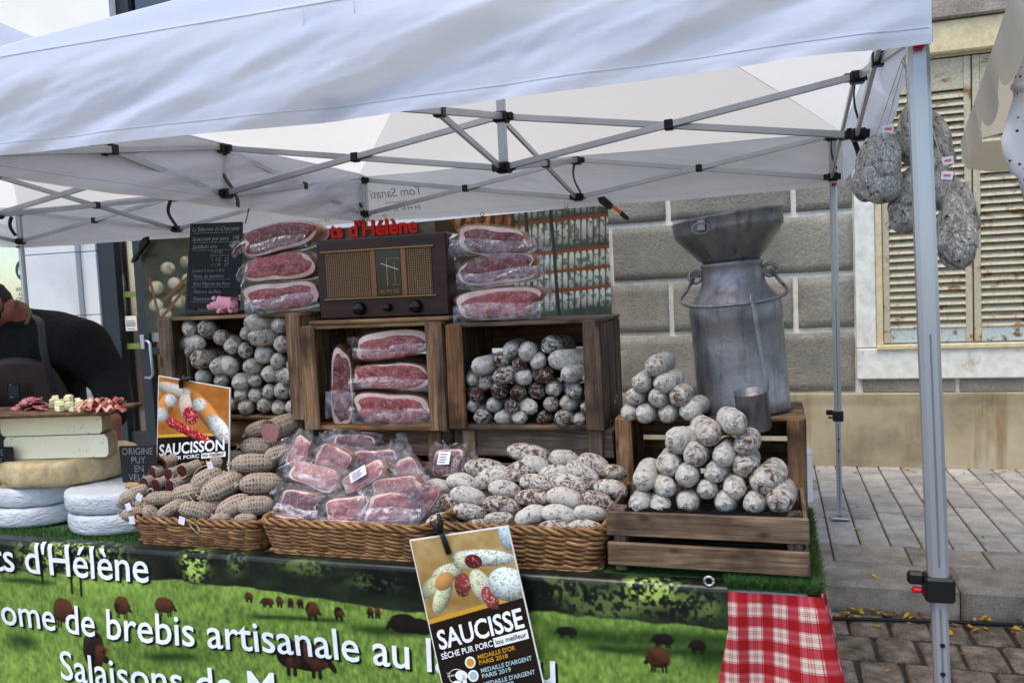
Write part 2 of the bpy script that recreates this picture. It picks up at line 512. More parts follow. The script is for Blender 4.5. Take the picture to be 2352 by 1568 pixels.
def worn_paint(name, paint, under, edge=0.5, scale=6, stretch=(1, 1, 1)):
    t = NT(name); v = t.co(stretch)
    f = t.noise(v, scale, 7, 0.68, 0.5)
    c = t.mix(t.ramp(f, [(edge, 0.0), (edge+0.09, 1.0)]), paint, under)
    g = t.ramp(t.noise(v, scale*5, 3), [(0.3, 0.8), (0.65, 1.06)])
    c = t.mix(1.0, c, g, 'MULTIPLY')
    return t.prin(c, 0.8, 0, t.bump(f, 0.35, 0.004))
SURR = worn_paint('worn_white_surround', s(218, 216, 206), s(170, 158, 132), 0.58, 3)
SHUT = worn_paint('weathered_shutter', s(182, 173, 148), s(134, 98, 60), 0.55, 9)
SHUTB = worn_paint('weathered_blue_rail', s(176, 186, 184), s(118, 84, 54), 0.55, 14)
LINT = worn_paint('cream_lintel', s(206, 190, 152), s(176, 158, 124), 0.6, 4)

house = emp('grey_house', (4.0, YW+0.2, 0), 'grey rendered house with white block joints and louvred shutters', 'house')
HX0, HX1 = 0.9, 7.0
WX0, WX1, WZ0, WZ1 = 3.42, 4.72, 0.90, 2.93       # shutter opening
mw = MB()
mw.add(*cbox(HX0, WX0, YW+0.012, YW+0.4, 0.0, 6.0, 0.002)); mw.add(*cbox(WX1, HX1, YW+0.012, YW+0.4, 0.0, 6.0, 0.002))
mw.add(*cbox(WX0, WX1, YW+0.012, YW+0.4, 0.0, WZ0, 0.002)); mw.add(*cbox(WX0, WX1, YW+0.012, YW+0.4, WZ1, 6.0, 0.002))
wall = mw.build('wall', MORTAR, house)
def block_row(z0, z1, xs):
    for a, b in zip(xs[:-1], xs[1:]):
        a2, b2 = a+0.018, b-0.018
        # leave out what the window surround covers
        segs = [(a2, b2)]
        if z1 > 0.66 and z0 < 3.4:
            segs = []
            if a2 < 3.225: segs.append((a2, min(b2, 3.225)))
            if b2 > 4.93: segs.append((max(a2, 4.93), b2))
        for c, d in segs:
            if d-c < 0.03: continue
            n, mm = max(4, int((d-c)/0.05)), max(3, int((z1-z0)/0.05))
            def fn(u, v, c=c, d=d):
                cl_ = lambda q, k_, L_: np.where(q <= 0, 0, np.where(q >= 1, 1, 0.007/L_+(1-0.014/L_)*np.clip((q-1/k_)/(1-2/k_), 0, 1)))
                u = cl_(u, n, d-c); v = cl_(v, mm, z1-z0)
                X = c+(d-c)*u; Z = z0+0.018+(z1-z0-0.036)*v
                e = np.minimum(np.minimum(u, 1-u)*(d-c), np.minimum(v, 1-v)*(z1-z0))
                X = X+np.where((u == 0) | (u == 1), 0.005*n1(Z*13, 3), 0); Z = Z+np.where((v == 0) | (v == 1), 0.005*n1(X*11, 5), 0)
                Y = YW+0.014-0.022*np.clip(e/0.006, 0, 1)+0.006*n2(X*9, Z*9, 2)
                return np.stack([X, Y, Z], 1)
            V, F, _u = gridf(n, mm, fn)
            obj('stone_block', V, F, BLOCK, wall, smooth=True)
zr = [0.545, 1.025, 1.445, 1.90, 2.36, 2.82, 3.28, 3.74, 4.2]
for k in range(len(zr)-1):
    base = 1.885 if k % 2 == 1 else 1.42
    if k == 0: base = 1.42
    xs = [HX0]+[base+0.93*i for i in range(-1, 7) if HX0+0.1 < base+0.93*i < HX1-0.1]+[HX1]
    block_row(zr[k], zr[k+1], xs)
for a, b in ((3.275, 3.89), (3.92, 4.7)):
    V, F = cbox(a, b, YW-0.006, YW+0.013, 0.556, 0.645, 0.003); obj('stone_block', V, F, BLOCK, wall)
# plinth with its moulded top and expansion joints
def plf(u, v):
    X = HX0+(HX1-HX0)*u; Z = 0.545*v
    Y = YW-0.03+0.004*n2(X*5, Z*7, 8)+np.where(v > 0.93, -0.012, 0)
    return np.stack([X, Y, Z], 1)
V, F, _u = gridf(120, 16, plf); obj('plinth', V, F, PLINTH, house, smooth=True)
V, F = cbox(HX0, HX1, YW-0.043, YW+0.01, 0.53, 0.551, 0.004); obj('plinth_cap', V, F, PLINTH, house)
# window surround
win = emp('w', (3.36, YW, 0.65), None, None); win.name = 'window'; win.parent = house; win.location = Vector((3.36, YW, 0.65))-house.location
for nm, a in (('surround_jamb', (3.235, 3.37, YW-0.022, YW+0.10, 0.885, 3.4)), ('surround_jamb', (4.80, 4.93, YW-0.022, YW+0.10, 0.885, 3.4)),
              ('surround_sill_band', (3.235, 4.93, YW-0.030, YW+0.05, 0.655, 0.88))):
    V, F = cbox(*a, 0.006); obj(nm, V, F, SURR, win)
V, F = cbox(3.37, 4.80, YW-0.05, YW+0.10, 0.87, 0.905, 0.006); obj('sill', V, F, LINT, win)
V, F = cbox(3.372, 3.42, YW-0.005, YW+0.12, 0.906, 2.93, 0.004); obj('frame', V, F, LINT, win)
V, F = cbox(3.2, 5.2, YW-0.07, YW+0.1, 2.94, 3.16, 0.012); obj('lintel', V, F, LINT, house)
V, F = cbox(3.1, 7.0, YW-0.11, YW+0.1, 3.165, 3.5, 0.012); obj('string_course', V, F, KERBM, house)
V, F = cbox(3.1, 7.0, YW-0.16, YW+0.1, 3.505, 3.62, 0.012); obj('cornice', V, F, LINT, house)
# the two louvred shutter leaves
def leaf(x0, x1, mid):
    sh = emp('s', (x0, YW+0.03, 0.91), None, None); sh.name = 'shutter'; sh.parent = house; sh.location = Vector((x0, YW+0.03, 0.91))-house.location
    z0, z1 = 0.915, 2.92
    st = 0.045
    rails = [x0, mid-st/2, x1-st]
    for xr in rails:
        V, F = cbox(xr, xr+st, YW+0.01, YW+0.05, z0, z1, 0.004); obj('stile', V, F, SHUT, sh)
    for (a, b) in ((x0+st, mid-st/2), (mid+st/2, x1-st)):
        for (ra, rb, mt) in ((z0, z0+0.115, SHUTB), (2.70, z1, SHUT)):
            V, F = cbox(a, b, YW+0.016, YW+0.046, ra, rb, 0.003); obj('rail_panel', V, F, mt, sh)
        z = z0+0.13
        while z < 2.69:
            V, F = cbox(a-0.002, b+0.002, YW-0.002, YW+0.066, z-0.004, z+0.004, 0.002, rot('X', 50), (0, YW+0.032, z))
            obj('slat', V, F, SHUT, sh); z += 0.054
    V, F = cbox(x0, x1, YW+0.075, YW+0.085, z0, z1, 0.002); obj('backing', V, F, flat('shutter_gap', s(96, 86, 66), 0.9) if 'shutter_gap' not in bpy.data.materials else bpy.data.materials['shutter_gap'], sh)
leaf(3.425, 4.01, 3.72); leaf(4.02, 4.70, 4.36)
# little bell box and white cable strip beside the banner edge
V, F = cbox(1.30, 1.385, YW-0.035, YW-0.005, 0.9, 2.1, 0.006); tag(obj('cable_cover', V, F, SURR), 'white painted vertical cable strip on grey wall by banner edge', 'cable cover')
b0 = emp('bell_box', (1.36, YW-0.05, 1.44), 'small cream bell push box on the white cable strip', 'bell')
V, F = cbox(1.32, 1.40, YW-0.06, YW-0.036, 1.44, 1.54, 0.005); obj('case', V, F, LINT, b0)
V, F = lathe([(0.0, 0.008), (0.018, 0.008), (0.02, 0)], 16, (1.36, YW-0.060, 1.49), rot('X', 90)); obj('button', V, F, LINT, b0, smooth=True)

# ---------------------------------------------------------------- pale stone shop on the left
PANEL = noisy('pale_stone_cladding', [s(186, 186, 186), s(206, 206, 206), s(214, 212, 208)], 1.5, 0.45, bump=0.05)
STEEL = flat('anthracite_frame', s(40, 46, 52), 0.45)
WARMW = noisy('shop_interior', [s(120, 88, 46), s(168, 128, 70)], 1.2, 0.7)
GLASS = glass_mat('shop_glass', (0.86, 0.88, 0.86, 1), 0.7)
shop = emp('shop_building', (-3.6, YW+0.3, 0), 'pale stone shop front with anthracite door frame', 'building')
panels = [(-4.555, -3.845, z0, z1) for z0, z1 in ((0.0, 0.72), (0.727, 1.37), (1.377, 1.99), (1.997, 2.61), (2.617, 3.23))]
for (a, b, z0, z1) in panels:
    V, F = cbox(a, b, YW-0.14, YW+0.3, z0, z1, 0.004); obj('cladding_panel', V, F, PANEL, shop)
    V, F = cbox(-3.838, -3.655, YW-0.08, YW+0.3, z0, z1, 0.004); obj('cladding_panel', V, F, PANEL, shop)
def steel(a, name='frame', parent=None):
    V, F = cbox(*a, 0.004); return obj(name, V, F, STEEL, parent or shop)
steel((-3.650, -3.45, YW-0.06, YW+0.12, 0.0, 3.3), 'door_post')
steel((-3.65, -1.0, YW-0.05, YW+0.10, 2.35, 2.6), 'transom')
steel((-3.449, -3.245, YW-0.02, YW+0.06, 0.0, 0.20), 'bottom_rail')
V, F = cbox(-3.449, -3.245, YW+0.02, YW+0.03, 0.2, 2.349, 0.001); obj('side_light_glass', V, F, GLASS, shop)
LIME = flat('lime_strip', s(112, 132, 66), 0.5)
for z in (1.02, 1.53):
    V, F = cbox(-3.445, -3.25, YW+0.008, YW+0.016, z, z+0.055, 0.001); obj('lime_strip', V, F, LIME, shop)
door = emp('d', (-2.9, YW, 0), None, None); door.name = 'door'; door.parent = shop; door.location = Vector((-2.9, YW, 0))-shop.location
steel((-3.24, -3.12, YW-0.05, YW+0.05, 0.0, 2.349), 'stile', door); steel((-1.7, -1.58, YW-0.05, YW+0.05, 0.0, 2.349), 'stile', door)
steel((-3.119, -1.701, YW-0.04, YW+0.04, 0.0, 0.22), 'bottom_rail', door)
steel((-3.119, -1.701, YW-0.03, YW+0.03, 0.96, 1.03), 'mid_rail', door)
V, F = cbox(-3.119, -1.701, YW+0.0, YW+0.01, 0.22, 2.348, 0.001); obj('glass', V, F, GLASS, door)
BANDM = flat('grey_vinyl', s(122, 134, 132), 0.5)
V, F = cbox(-3.119, -1.703, YW-0.014, YW-0.004, 1.085, 1.20, 0.001); bnd = obj('vinyl_band', V, F, BANDM, door)
V, F = text_geo('To', 0.085)
obj('lettering', np.stack([V[:, 0]-2.99, 0*V[:, 0]+YW-0.018, V[:, 1]+1.115], 1), F, WHITE, bnd)
P = [(-3.16, YW-0.051, 1.10), (-3.10, YW-0.10, 1.10), (-3.06, YW-0.11, 1.08), (-3.05, YW-0.11, 0.78), (-3.09, YW-0.10, 0.74), (-3.16, YW-0.09, 0.745)]
V, F = tube(P, 0.014, 10); obj('handle', V, F, ALU, door, smooth=True)
V, F = cbox(-3.215, -3.165, YW-0.068, YW-0.051, 1.02, 1.16, 0.004); obj('lock_plate', V, F, ALU, door)
# interior room behind the glass
V, F = cbox(-6.8, -0.2, YW+1.9, YW+2.0, 0, 3.0, 0.001); obj('back_wall', V, F, WARMW, shop)
V, F = cbox(-6.8, -0.2, YW+0.31, YW+1.9, -0.02, 0.01, 0.001); obj('shop_floor', V, F, WARMW, shop)
V, F = cbox(-6.8, -0.2, YW+0.31, YW+1.9, 2.7, 2.8, 0.001); obj('shop_ceiling', V, F, WARMW, shop)
V, F = cbox(-3.3, -2.5, YW+0.9, YW+1.2, 0.62, 0.66, 0.002); obj('shelf', V, F, W_PLAIN[0], shop)
def emit(name, col, st):
    t = NT(name); e = t.n('ShaderNodeEmission'); e.inputs[0].default_value = col; e.inputs[1].default_value = st
    t.t.links.new(e.outputs[0], t.out.inputs[0]); return t.m
LAMP = emit('lit_lamp', (1.0, 0.80, 0.48, 1), 9.0)
for x in (-3.0, -5.3):
    V, F = cbox(x-0.35, x+0.35, YW+0.9, YW+1.3, 2.66, 2.69, 0.004); obj('added_ceiling_glow', V, F, LAMP, shop)  # unseen glowing panels, added to light the shop interior
# shop window at far left with lit box, round sign and small lettering
steel((-6.6, -4.57, YW-0.05, YW+0.1, 2.35, 2.6), 'transom'); steel((-6.6, -4.57, YW-0.05, YW+0.1, 0, 0.25), 'bottom_rail')
V, F = cbox(-6.6, -4.57, YW+0.02, YW+0.03, 0.25, 2.349, 0.001); obj('shop_window_glass', V, F, GLASS, shop)
lb = emp('wall_lamp', (-4.95, YW+0.6, 2.05), 'lit square lamp glowing behind far left shop window', 'lamp')
V, F = cbox(-5.06, -4.80, YW+0.50, YW+0.52, 1.92, 2.22, 0.003); obj('backing', V, F, LINT, lb)
V, F = cbox(-5.03, -4.83, YW+0.47, YW+0.498, 1.98, 2.19, 0.01); obj('lens', V, F, LAMP, lb)
GREEN = flat('dark_green_print', s(26, 78, 70), 0.5)
sg = emp('round_sign', (-4.70, YW+0.0, 1.85), 'dark green round car sign on far left shop glass', 'sign')
V, F = lathe([(0, 0.006), (0.115, 0.006), (0.118, 0)], 36, (-4.67, YW+0.012, 1.86), rot('X', 90)); obj('disc', V, F, GREEN, sg)
car = [(-.07, -.02), (-.062, .02), (-.04, .045), (.04, .045), (.062, .02), (.07, -.02), (.07, -.05), (-.07, -.05)]
V, F = prism([(x-4.67, z+1.865) for x, z in car], YW+0.0, YW+0.004); obj('car_symbol', V, F, PANEL, sg)
V, F = prism([(x*0.7-4.67, z*0.5+1.882) for x, z in car], YW-0.004, YW-0.001); obj('windscreen', V, F, GREEN, sg)
V, F = text_geo('BIEN VOUS\nASSURER\nC\'EST AUSSI\nNOTRE MÉTIER', 0.05, 0.001, 'CENTER')
tag(obj('window_lettering', np.stack([V[:, 0]-4.68, 0*V[:, 0]+YW+0.012, V[:, 1]+1.65], 1), F, GREEN), 'small green lettering on far left shop glass', 'lettering')
# notice hanging in the side light
nt_ = emp('notice', (-3.34, YW, 1.20), 'small white notice hung on a wire in the shop side light', 'notice')
V, F = cbox(-3.43, -3.29, YW-0.006, YW-0.002, 1.20, 1.345, 0.001); obj('paper', V, F, WHITE, nt_)
V, F = tube([(-3.43, YW-0.004, 1.347), (-3.36, YW-0.004, 1.41), (-3.29, YW-0.004, 1.347)], 0.002, 5); obj('wire', V, F, BLACK, nt_)
for k, (z, cm, w) in enumerate(((1.295, RED, 0.05), (1.275, GREEN, 0.055), (1.26, GREEN, 0.055), (1.245, GREEN, 0.05), (1.215, BLACK, 0.04))):
    V, F = cbox(-3.36-w, -3.36+w, YW-0.0085, YW-0.007, z, z+0.006, 0.0005); obj('text_line', V, F, cm, nt_)
V, F = cbox(-9.0, -3.66, YW+0.0, YW+0.3, 3.24, 9, 0.003)
UPW = (V, F)
# tall pale building behind, upper left, with an anthracite window
RENDER = noisy('pale_render', [s(226, 222, 212), s(240, 236, 226)], 1.0, 0.8, bump=0.05)
upb = emp('pale_building', (-3.4, YW+0.3, 3.85), 'pale upper facade with tall anthracite window above the tent', 'building')
obj('wall', *UPW, RENDER, upb)
V, F = cbox(-3.64, -3.25, YW-0.1, YW+0.3, 3.31, 9, 0.003); obj('wall', V, F, RENDER, upb)
V, F = cbox(-1.6, 0.88, YW-0.05, YW+0.3, 2.61, 9, 0.003); obj('wall', V, F, RENDER, upb)
V, F = cbox(-3.248, -3.10, YW-0.02, YW+0.1, 2.61, 8, 0.003); wf = obj('window_frame', V, F, STEEL, upb)
V, F = cbox(-2.57, -2.53, YW-0.02, YW+0.1, 2.61, 8, 0.003); obj('mullion', V, F, STEEL, upb)
V, F = cbox(-3.099, -2.571, YW+0.03, YW+0.04, 2.61, 8, 0.003); obj('pane', V, F, glass_mat('window_glass', (0.3, 0.33, 0.33, 1), 2.5), upb)
V, F = cbox(-2.529, -1.601, YW+0.03, YW+0.04, 2.61, 8, 0.003); obj('pane', V, F, bpy.data.materials['window_glass'], upb)
V, F = cbox(-3.2, -1.61, YW+0.6, YW+0.7, 2.61, 8, 0.003); obj('curtain', V, F, RENDER, upb)
V, F = cbox(-1.57, 0.88, YW+0.0, YW+0.3, 0, 2.60, 0.003); obj('ground_floor_wall', V, F, PANEL, upb)

# ================================================================ POP-UP TENTS
ZU, ZL = 2.226, 2.0
SEAM = flat('seam_thread', s(176, 180, 196), 0.8)
def tent(ox, label):
    T = emp('market_tent', (ox+1.5, 1.5, ROADZ), label, 'tent', 'white pop up market tents')
    A = -0.06; B = 3.06; ZB, ZE, ZP = 1.95, 2.26, 3.12
    cx = ox+1.5
    # roof panels
    cs = [(A, A), (B-0.052, A), (B, B), (A, B)]
    for k in range(4):
        p, q = np.array(cs[k]), np.array(cs[(k+1) % 4])
        n = 28
        def fn(u, v):
            e = p[None]*(1-u)[:, None]+q[None]*u[:, None]
            c = np.array([1.5, 1.5])
            XY = e*(1-v)[:, None]+c[None]*v[:, None]
            Z = ZE+(ZP-ZE)*v-0.05*np.sin(np.pi*np.clip(v, 0, 1))*np.sin(np.pi*u)+0.012*n2(u*6+k*9, v*5, 4)*(1-v)
            return np.stack([XY[:, 0]+ox, XY[:, 1], Z], 1)
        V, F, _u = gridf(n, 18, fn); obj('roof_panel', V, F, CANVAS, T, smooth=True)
        # valance with soft diagonal folds and a hem
        nrm = np.array([(0, -1), (1, 0), (0, 1), (-1, 0)][k])
        def fv(u, v):
            e = p[None]*(1-u)[:, None]+q[None]*u[:, None]
            L = u*3.06; Hh = v*0.31
            edge = np.clip(np.minimum(u, 1-u)/0.04, 0, 1)
            d = L*0.28+Hh
            off = 0.044*n2(L*1.0+k*7, d*9.5, 3+k)+0.018*n2(L*2.3, d*20, 13+k)+0.006*n2(L*5, (L*0.2+Hh)*60, 23+k)+0.004*n2(L*14, (L*0.5+Hh)*40, 5+k)
            off = off*edge*np.clip(v*4, 0, 1)+0.010*np.sin(np.pi*v)*edge
            hem = np.where(v > 0.885, 0.0025, 0.0)
            Z = ZE-(ZE-ZB)*v-0.012*np.sin(np.pi*u)*v+0.008*n1(L*4+k, 8)*v
            return np.stack([e[:, 0]+ox+nrm[0]*(off+hem), e[:, 1]+nrm[1]*(off+hem), Z], 1)
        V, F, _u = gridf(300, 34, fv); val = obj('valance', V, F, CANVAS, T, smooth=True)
        for vv in (0.015, 0.885):
            uu = np.linspace(0.002, 0.998, 150); V, F = tube(fv(uu, np.full(150, vv))+np.array([nrm[0], nrm[1], 0])*0.0012, 0.0011, 4); obj('seam', V, F, SEAM, T)
        z = ZB+0.036
        if k == 0:       # reinforcement patch and stitched seam lines
            for (a, b, c, d) in ((1.44, 1.60, 2.115, 2.118), (1.44, 1.442, 2.117, 2.25), (1.598, 1.60, 2.117, 2.25)):
                V, F = cbox(ox+a, ox+b, A-0.012, A-0.010, c, d, 0.0004); obj('stitched_patch', V, F, CANVAS, T)
    # posts, sliding legs, clamps, feet
    nodes = {'FL': (0, 0), 'FR': (2.985, 0), 'BL': (0, 3), 'BR': (3, 3), 'FM': (1.5, 0), 'BM': (1.5, 3), 'LM': (0, 1.5), 'RM': (3, 1.5), 'C': (1.5, 1.5)}
    for k in ('FL', 'FR', 'BL', 'BR'):
        x, y = nodes[k]; x += ox
        front = y == 0
        gz = ROADZ if y < KERB else 0.0
        zc = 0.70 if front else 0.62
        lean = 0.034 if (k == 'FR') else 0.0
        def P(z): return np.array([x+lean*(2.1-z)/1.5, y, 0])
        r = 0.0225 if front else 0.020
        leg = MB()
        def post(z0, z1, h, ch):
            V, F = cbox(-h, h, -h, h, z0, z1, ch)
            V[:, 0] += x+lean*(2.1-V[:, 2])/1.5; V[:, 1] += y
            return V, F
        lg = obj('leg', *post(zc, 2.24, r, 0.009), ALU, T)
        obj('groove', *(lambda VF: (VF[0]+np.array([0, -r-0.0005, 0]), VF[1]))(post(zc+0.05, 1.3, 0.0018, 0.0005)), flat('dark_groove', s(104, 108, 114), 0.4) if 'dark_groove' not in bpy.data.materials else bpy.data.materials['dark_groove'], lg)
        il = obj('inner_leg', *post(gz+0.02, zc, r-0.005, 0.007), ALU, T)
        obj('groove', *(lambda VF: (VF[0]+np.array([0, -r+0.0045, 0]), VF[1]))(post(gz+0.05, zc-0.05, 0.002, 0.0005)), bpy.data.materials['dark_groove'], il)
        cl = MB(); V, F = cbox(-r-0.010, r+0.010, -r-0.008, r+0.008, zc-0.035, zc+0.025, 0.006)
        V[:, 0] += P(zc)[0]; V[:, 1] += y; c_ = obj('clamp', V, F, BLACK, T)
        V, F = cbox(-r-0.045, -r-0.008, -0.012, 0.012, zc+0.0, zc+0.03, 0.006); V[:, 0] += P(zc)[0]; V[:, 1] += y; obj('lever', V, F, BLACK, c_)
        V, F = cbox(-r-0.036, -r-0.011, -0.008, 0.008, zc-0.022, zc-0.008, 0.005); V[:, 0] += P(zc)[0]; V[:, 1] += y; obj('release_button', V, F, RED, c_)
        V, F = cbox(-0.05, 0.05, -0.05, 0.05, gz+0.006, gz+0.02, 0.004); V[:, 0] += P(gz)[0]; V[:, 1] += y; obj('foot_plate', V, F, ALU, T)
        for dz in (0.0, 0.07):
            V, F = lathe([(0, 0.002), (0.005, 0.002), (0.006, 0)], 10, (P(0.5)[0], y-r+0.003, zc-0.14-dz), rot('X', 90)); obj('peg_hole', V, F, BLACK, il)
        # slider block with red trigger below lower joint
        V, F = cbox(-0.012, 0.012, -r-0.024, -r-0.004, ZL-0.055, ZL-0.04, 0.004); V[:, 0] += x; V[:, 1] += y; obj('trigger', V, F, RED, T)
    # mast
    V, F = cbox(cx-0.018, cx+0.018, 1.482, 1.518, ZL-0.02, ZP-0.03, 0.003); obj('mast', V, F, ALU, T)
    segs = [('FL', 'FM'), ('FM', 'FR'), ('BL', 'BM'), ('BM', 'BR'), ('FL', 'LM'), ('LM', 'BL'), ('FR', 'RM'), ('RM', 'BR'), ('LM', 'C'), ('C', 'RM'), ('FM', 'C'), ('C', 'BM')]
    for a, b in segs:
        pa = np.array(nodes[a]+(0,), float)+[ox, 0, 0]; pb = np.array(nodes[b]+(0,), float)+[ox, 0, 0]
        d = (pb-pa)/np.linalg.norm(pb-pa); side = np.array([-d[1], d[0], 0])
        if a == 'C' or b == 'C': inset = 0.02
        else: inset = 0.04
        for sgn, za, zb in ((1, ZU, ZL), (-1, ZL, ZU)):
            A0 = pa+d*inset+[0, 0, za]+side*sgn*0.009; B0 = pb-d*inset+[0, 0, zb]+side*sgn*0.009
            ax = (B0-A0); L = np.linalg.norm(ax); ax /= L; up = np.cross(side, ax); 
            V, F = cbox(0, L, -0.007, 0.007, -0.0145, 0.0145, 0.0025)
            V = A0+V[:, :1]*ax+V[:, 1:2]*side+V[:, 2:3]*up
            obj('truss_bar', V, F, ALU, T)
        mid = (pa+pb)/2+[0, 0, (ZU+ZL)/2]
        V, F = cbox(-0.019, 0.019, -0.021, 0.021, -0.022, 0.022, 0.004)
        obj('pivot_clip', mid+V[:, :1]*d+V[:, 1:2]*side+V[:, 2:3]*np.array([0, 0, 1]), F, BLACK, T)
    for k, (x, y) in nodes.items():
        for z in (ZU, ZL):
            hub = MB(); h = 0.030 if len(k) == 2 else 0.034
            hub.add(*cbox(x+ox-h, x+ox+h, y-h, y+h, z-0.026, z+0.022, 0.008))
            hub.add(*cbox(x+ox-h-0.022, x+ox+h+0.022, y-0.014, y+0.014, z-0.017, z+0.017, 0.005))
            hub.add(*cbox(x+ox-0.014, x+ox+0.014, y-h-0.022, y+h+0.022, z-0.016, z+0.016, 0.005))
            HV = np.vstack(hub.V); HV[:, 0] = np.clip(HV[:, 0], ox-0.042, ox+(2.998 if k == 'FR' else 3.042)); HV[:, 1] = np.clip(HV[:, 1], -0.042, 3.042)
            obj('truss_joint', HV, hub.F, BLACK, T)
    # straps between joints and cloth
    for (x, y, z0, z1, w) in ((0, 1.55, 2.21, 1.93, 0.017), (1.5, 2.99, 2.21, 1.98, 0.020), (3, 1.6, 2.20, 2.06, 0.017), (2.99, 1.75, 2.06, 1.86, 0.016), (0.0, 2.98, 2.19, 2.04, 0.02), (3.0, 2.98, 2.19, 2.04, 0.02)):
        zz = np.linspace(z0, z1, 12)
        path = np.stack([x+ox+0.03*np.sin(zz*17)*0.6+(z0-zz)*0.12, y-0.036+0.02*np.sin(zz*23), zz], 1)
        V, F = tube(path, w, 4, flat=0.25); obj('strap', V, F, BLACK, T)
    return T
t1 = tent(0.0, 'large white pop up tent over the sausage table')
t2 = copy_tree(t1); t2.location.x -= 3.05
t2['label'] = 'second white pop up tent adjoining behind on the far left'
# maker's print on the back valance, seen mirrored from inside
for body, size, x, z in (('Tom Sanati', 0.085, 0.44, 2.10), ('www.tomsanati.com', 0.028, 0.39, 2.055), ('04 44 67 32 78', 0.042, 0.42, 2.005)):
    V, F = text_geo(body, size, 0.0, 'LEFT', 0.2)
    obj('print', np.stack([x-V[:, 0], 0*V[:, 0]+3.012, z+V[:, 1]], 1), F, flat('grey_print', s(128, 126, 124), 0.6) if 'grey_print' not in bpy.data.materials else bpy.data.materials['grey_print'], t1)
# ================================================================ TABLE AND ITS COVERS
TZ, TX0, TX1, TY0, TY1 = 0.70, -0.75, 2.72, -0.085, 0.72
PLAST = flat('table_plastic', s(210, 208, 200), 0.5)
tb = emp('trestle_table', (1.0, 0.3, ROADZ), 'long trestle table hidden under banner and checked cloth', 'table')
V, F = cbox(TX0, TX1, TY0, TY1, TZ-0.04, TZ-0.012, 0.005); obj('tabletop', V, F, PLAST, tb)
for x in (TX0+0.2, 1.0, TX1-0.2):
    for y in (TY0+0.08, TY1-0.08):
        V, F = tube([(x, y, TZ-0.04), (x, y, ROADZ)], 0.014, 8); obj('leg', V, F, ALU, tb)
# artificial grass mat
GRASS = noisy('artificial_grass', [s(30, 52, 22), s(56, 88, 38), s(92, 122, 62)], 90, 0.7, lo=0.25, hi=0.75)
gm = emp('grass_mat', (1.0, 0.3, TZ), 'green artificial grass mat covering the table top', 'mat')
V, F = cbox(TX0, TX1+0.02, TY0-0.005, TY1, TZ-0.011, TZ-0.004, 0.002); obj('backing', V, F, GRASS, gm)
r = np.random.RandomState(5); bl = MB()
pts = []
for _ in range(5200):
    pts.append((r.uniform(2.53, TX1+0.03), r.uniform(TY0-0.012, TY0+0.05)))
for _ in range(3400):
    pts.append((r.uniform(TX1-0.01, TX1+0.035), r.uniform(TY0-0.01, 0.62)))
for _ in range(2600):
    pts.append((r.uniform(0.0, 0.75), r.uniform(TY0+0.035, TY0+0.12)))
P = np.array(pts); N = len(P); h = r.uniform(0.010, 0.024, N); a = r.uniform(0, 6.28, N); ln = r.uniform(0.0, 0.012, N)
base = np.stack([P[:, 0], P[:, 1], np.full(N, TZ-0.005)], 1); w = 0.0011
du = np.stack([np.cos(a)*w, np.sin(a)*w, 0*a], 1); b2 = r.uniform(0, 6.28, N)
out = np.stack([np.cos(b2)*ln, np.sin(b2)*ln, h], 1)
out[:, 0] += np.where(P[:, 0] > TX1, 0.012, 0); out[:, 1] -= np.where(P[:, 1] < TY0+0.01, 0.010, 0)
Vb = np.stack([base-du, base+du, base+out*0.6+du*0.8, base+out], 1).reshape(-1, 3)
Fb = [[4*i, 4*i+1, 4*i+2, 4*i+3] for i in range(N)]
tag(obj('blades', Vb, Fb, GRASS, gm), kind='stuff')
# red and white checked tablecloth
def plaid():
    t = NT('red_check_cloth'); tc = t.n('ShaderNodeTexCoord'); sp = t.n('ShaderNodeSeparateXYZ'); t.set(sp.inputs[0], tc.outputs['UV'])
    def bands(c):
        f = t.math('FRACT', t.math('MULTIPLY', c, 1/0.058))
        return t.ramp(f, [(0.0, 1.0), (0.40, 0.3), (0.43, 0.9), (0.45, 0.0), (0.60, 0.55), (0.63, 0.12), (0.67, 0.55), (0.70, 0.12), (0.74, 0.55), (0.77, 0.0), (0.93, 0.9), (0.96, 0.3)], 'CONSTANT')
    a, b = bands(sp.outputs[0]), bands(sp.outputs[1])
    f = t.math('MULTIPLY', t.math('ADD', a, b), 0.5)
    c = t.ramp(f, [(0.0, s(194, 182, 166)), (0.5, s(164, 60, 68)), (0.8, s(148, 18, 28)), (1.0, s(138, 6, 12))])
    weave = t.noise(t.vmath('MULTIPLY', tc.outputs['UV'], (900, 900, 900)), 1.0, 2)
    c = t.mix(1.0, c, t.ramp(weave, [(0.3, 0.82), (0.7, 1.05)]), 'MULTIPLY')
    return t.prin(c, 0.9, 0, t.bump(t.noise(t.vmath('MULTIPLY', tc.outputs['UV'], (14, 5, 1)), 1.0, 4), 0.3, 0.02))
CHECK = plaid()
xc0 = 2.50; fl = TX1+0.03-xc0; sl = 0.95; tot = fl+sl; rad = 0.02
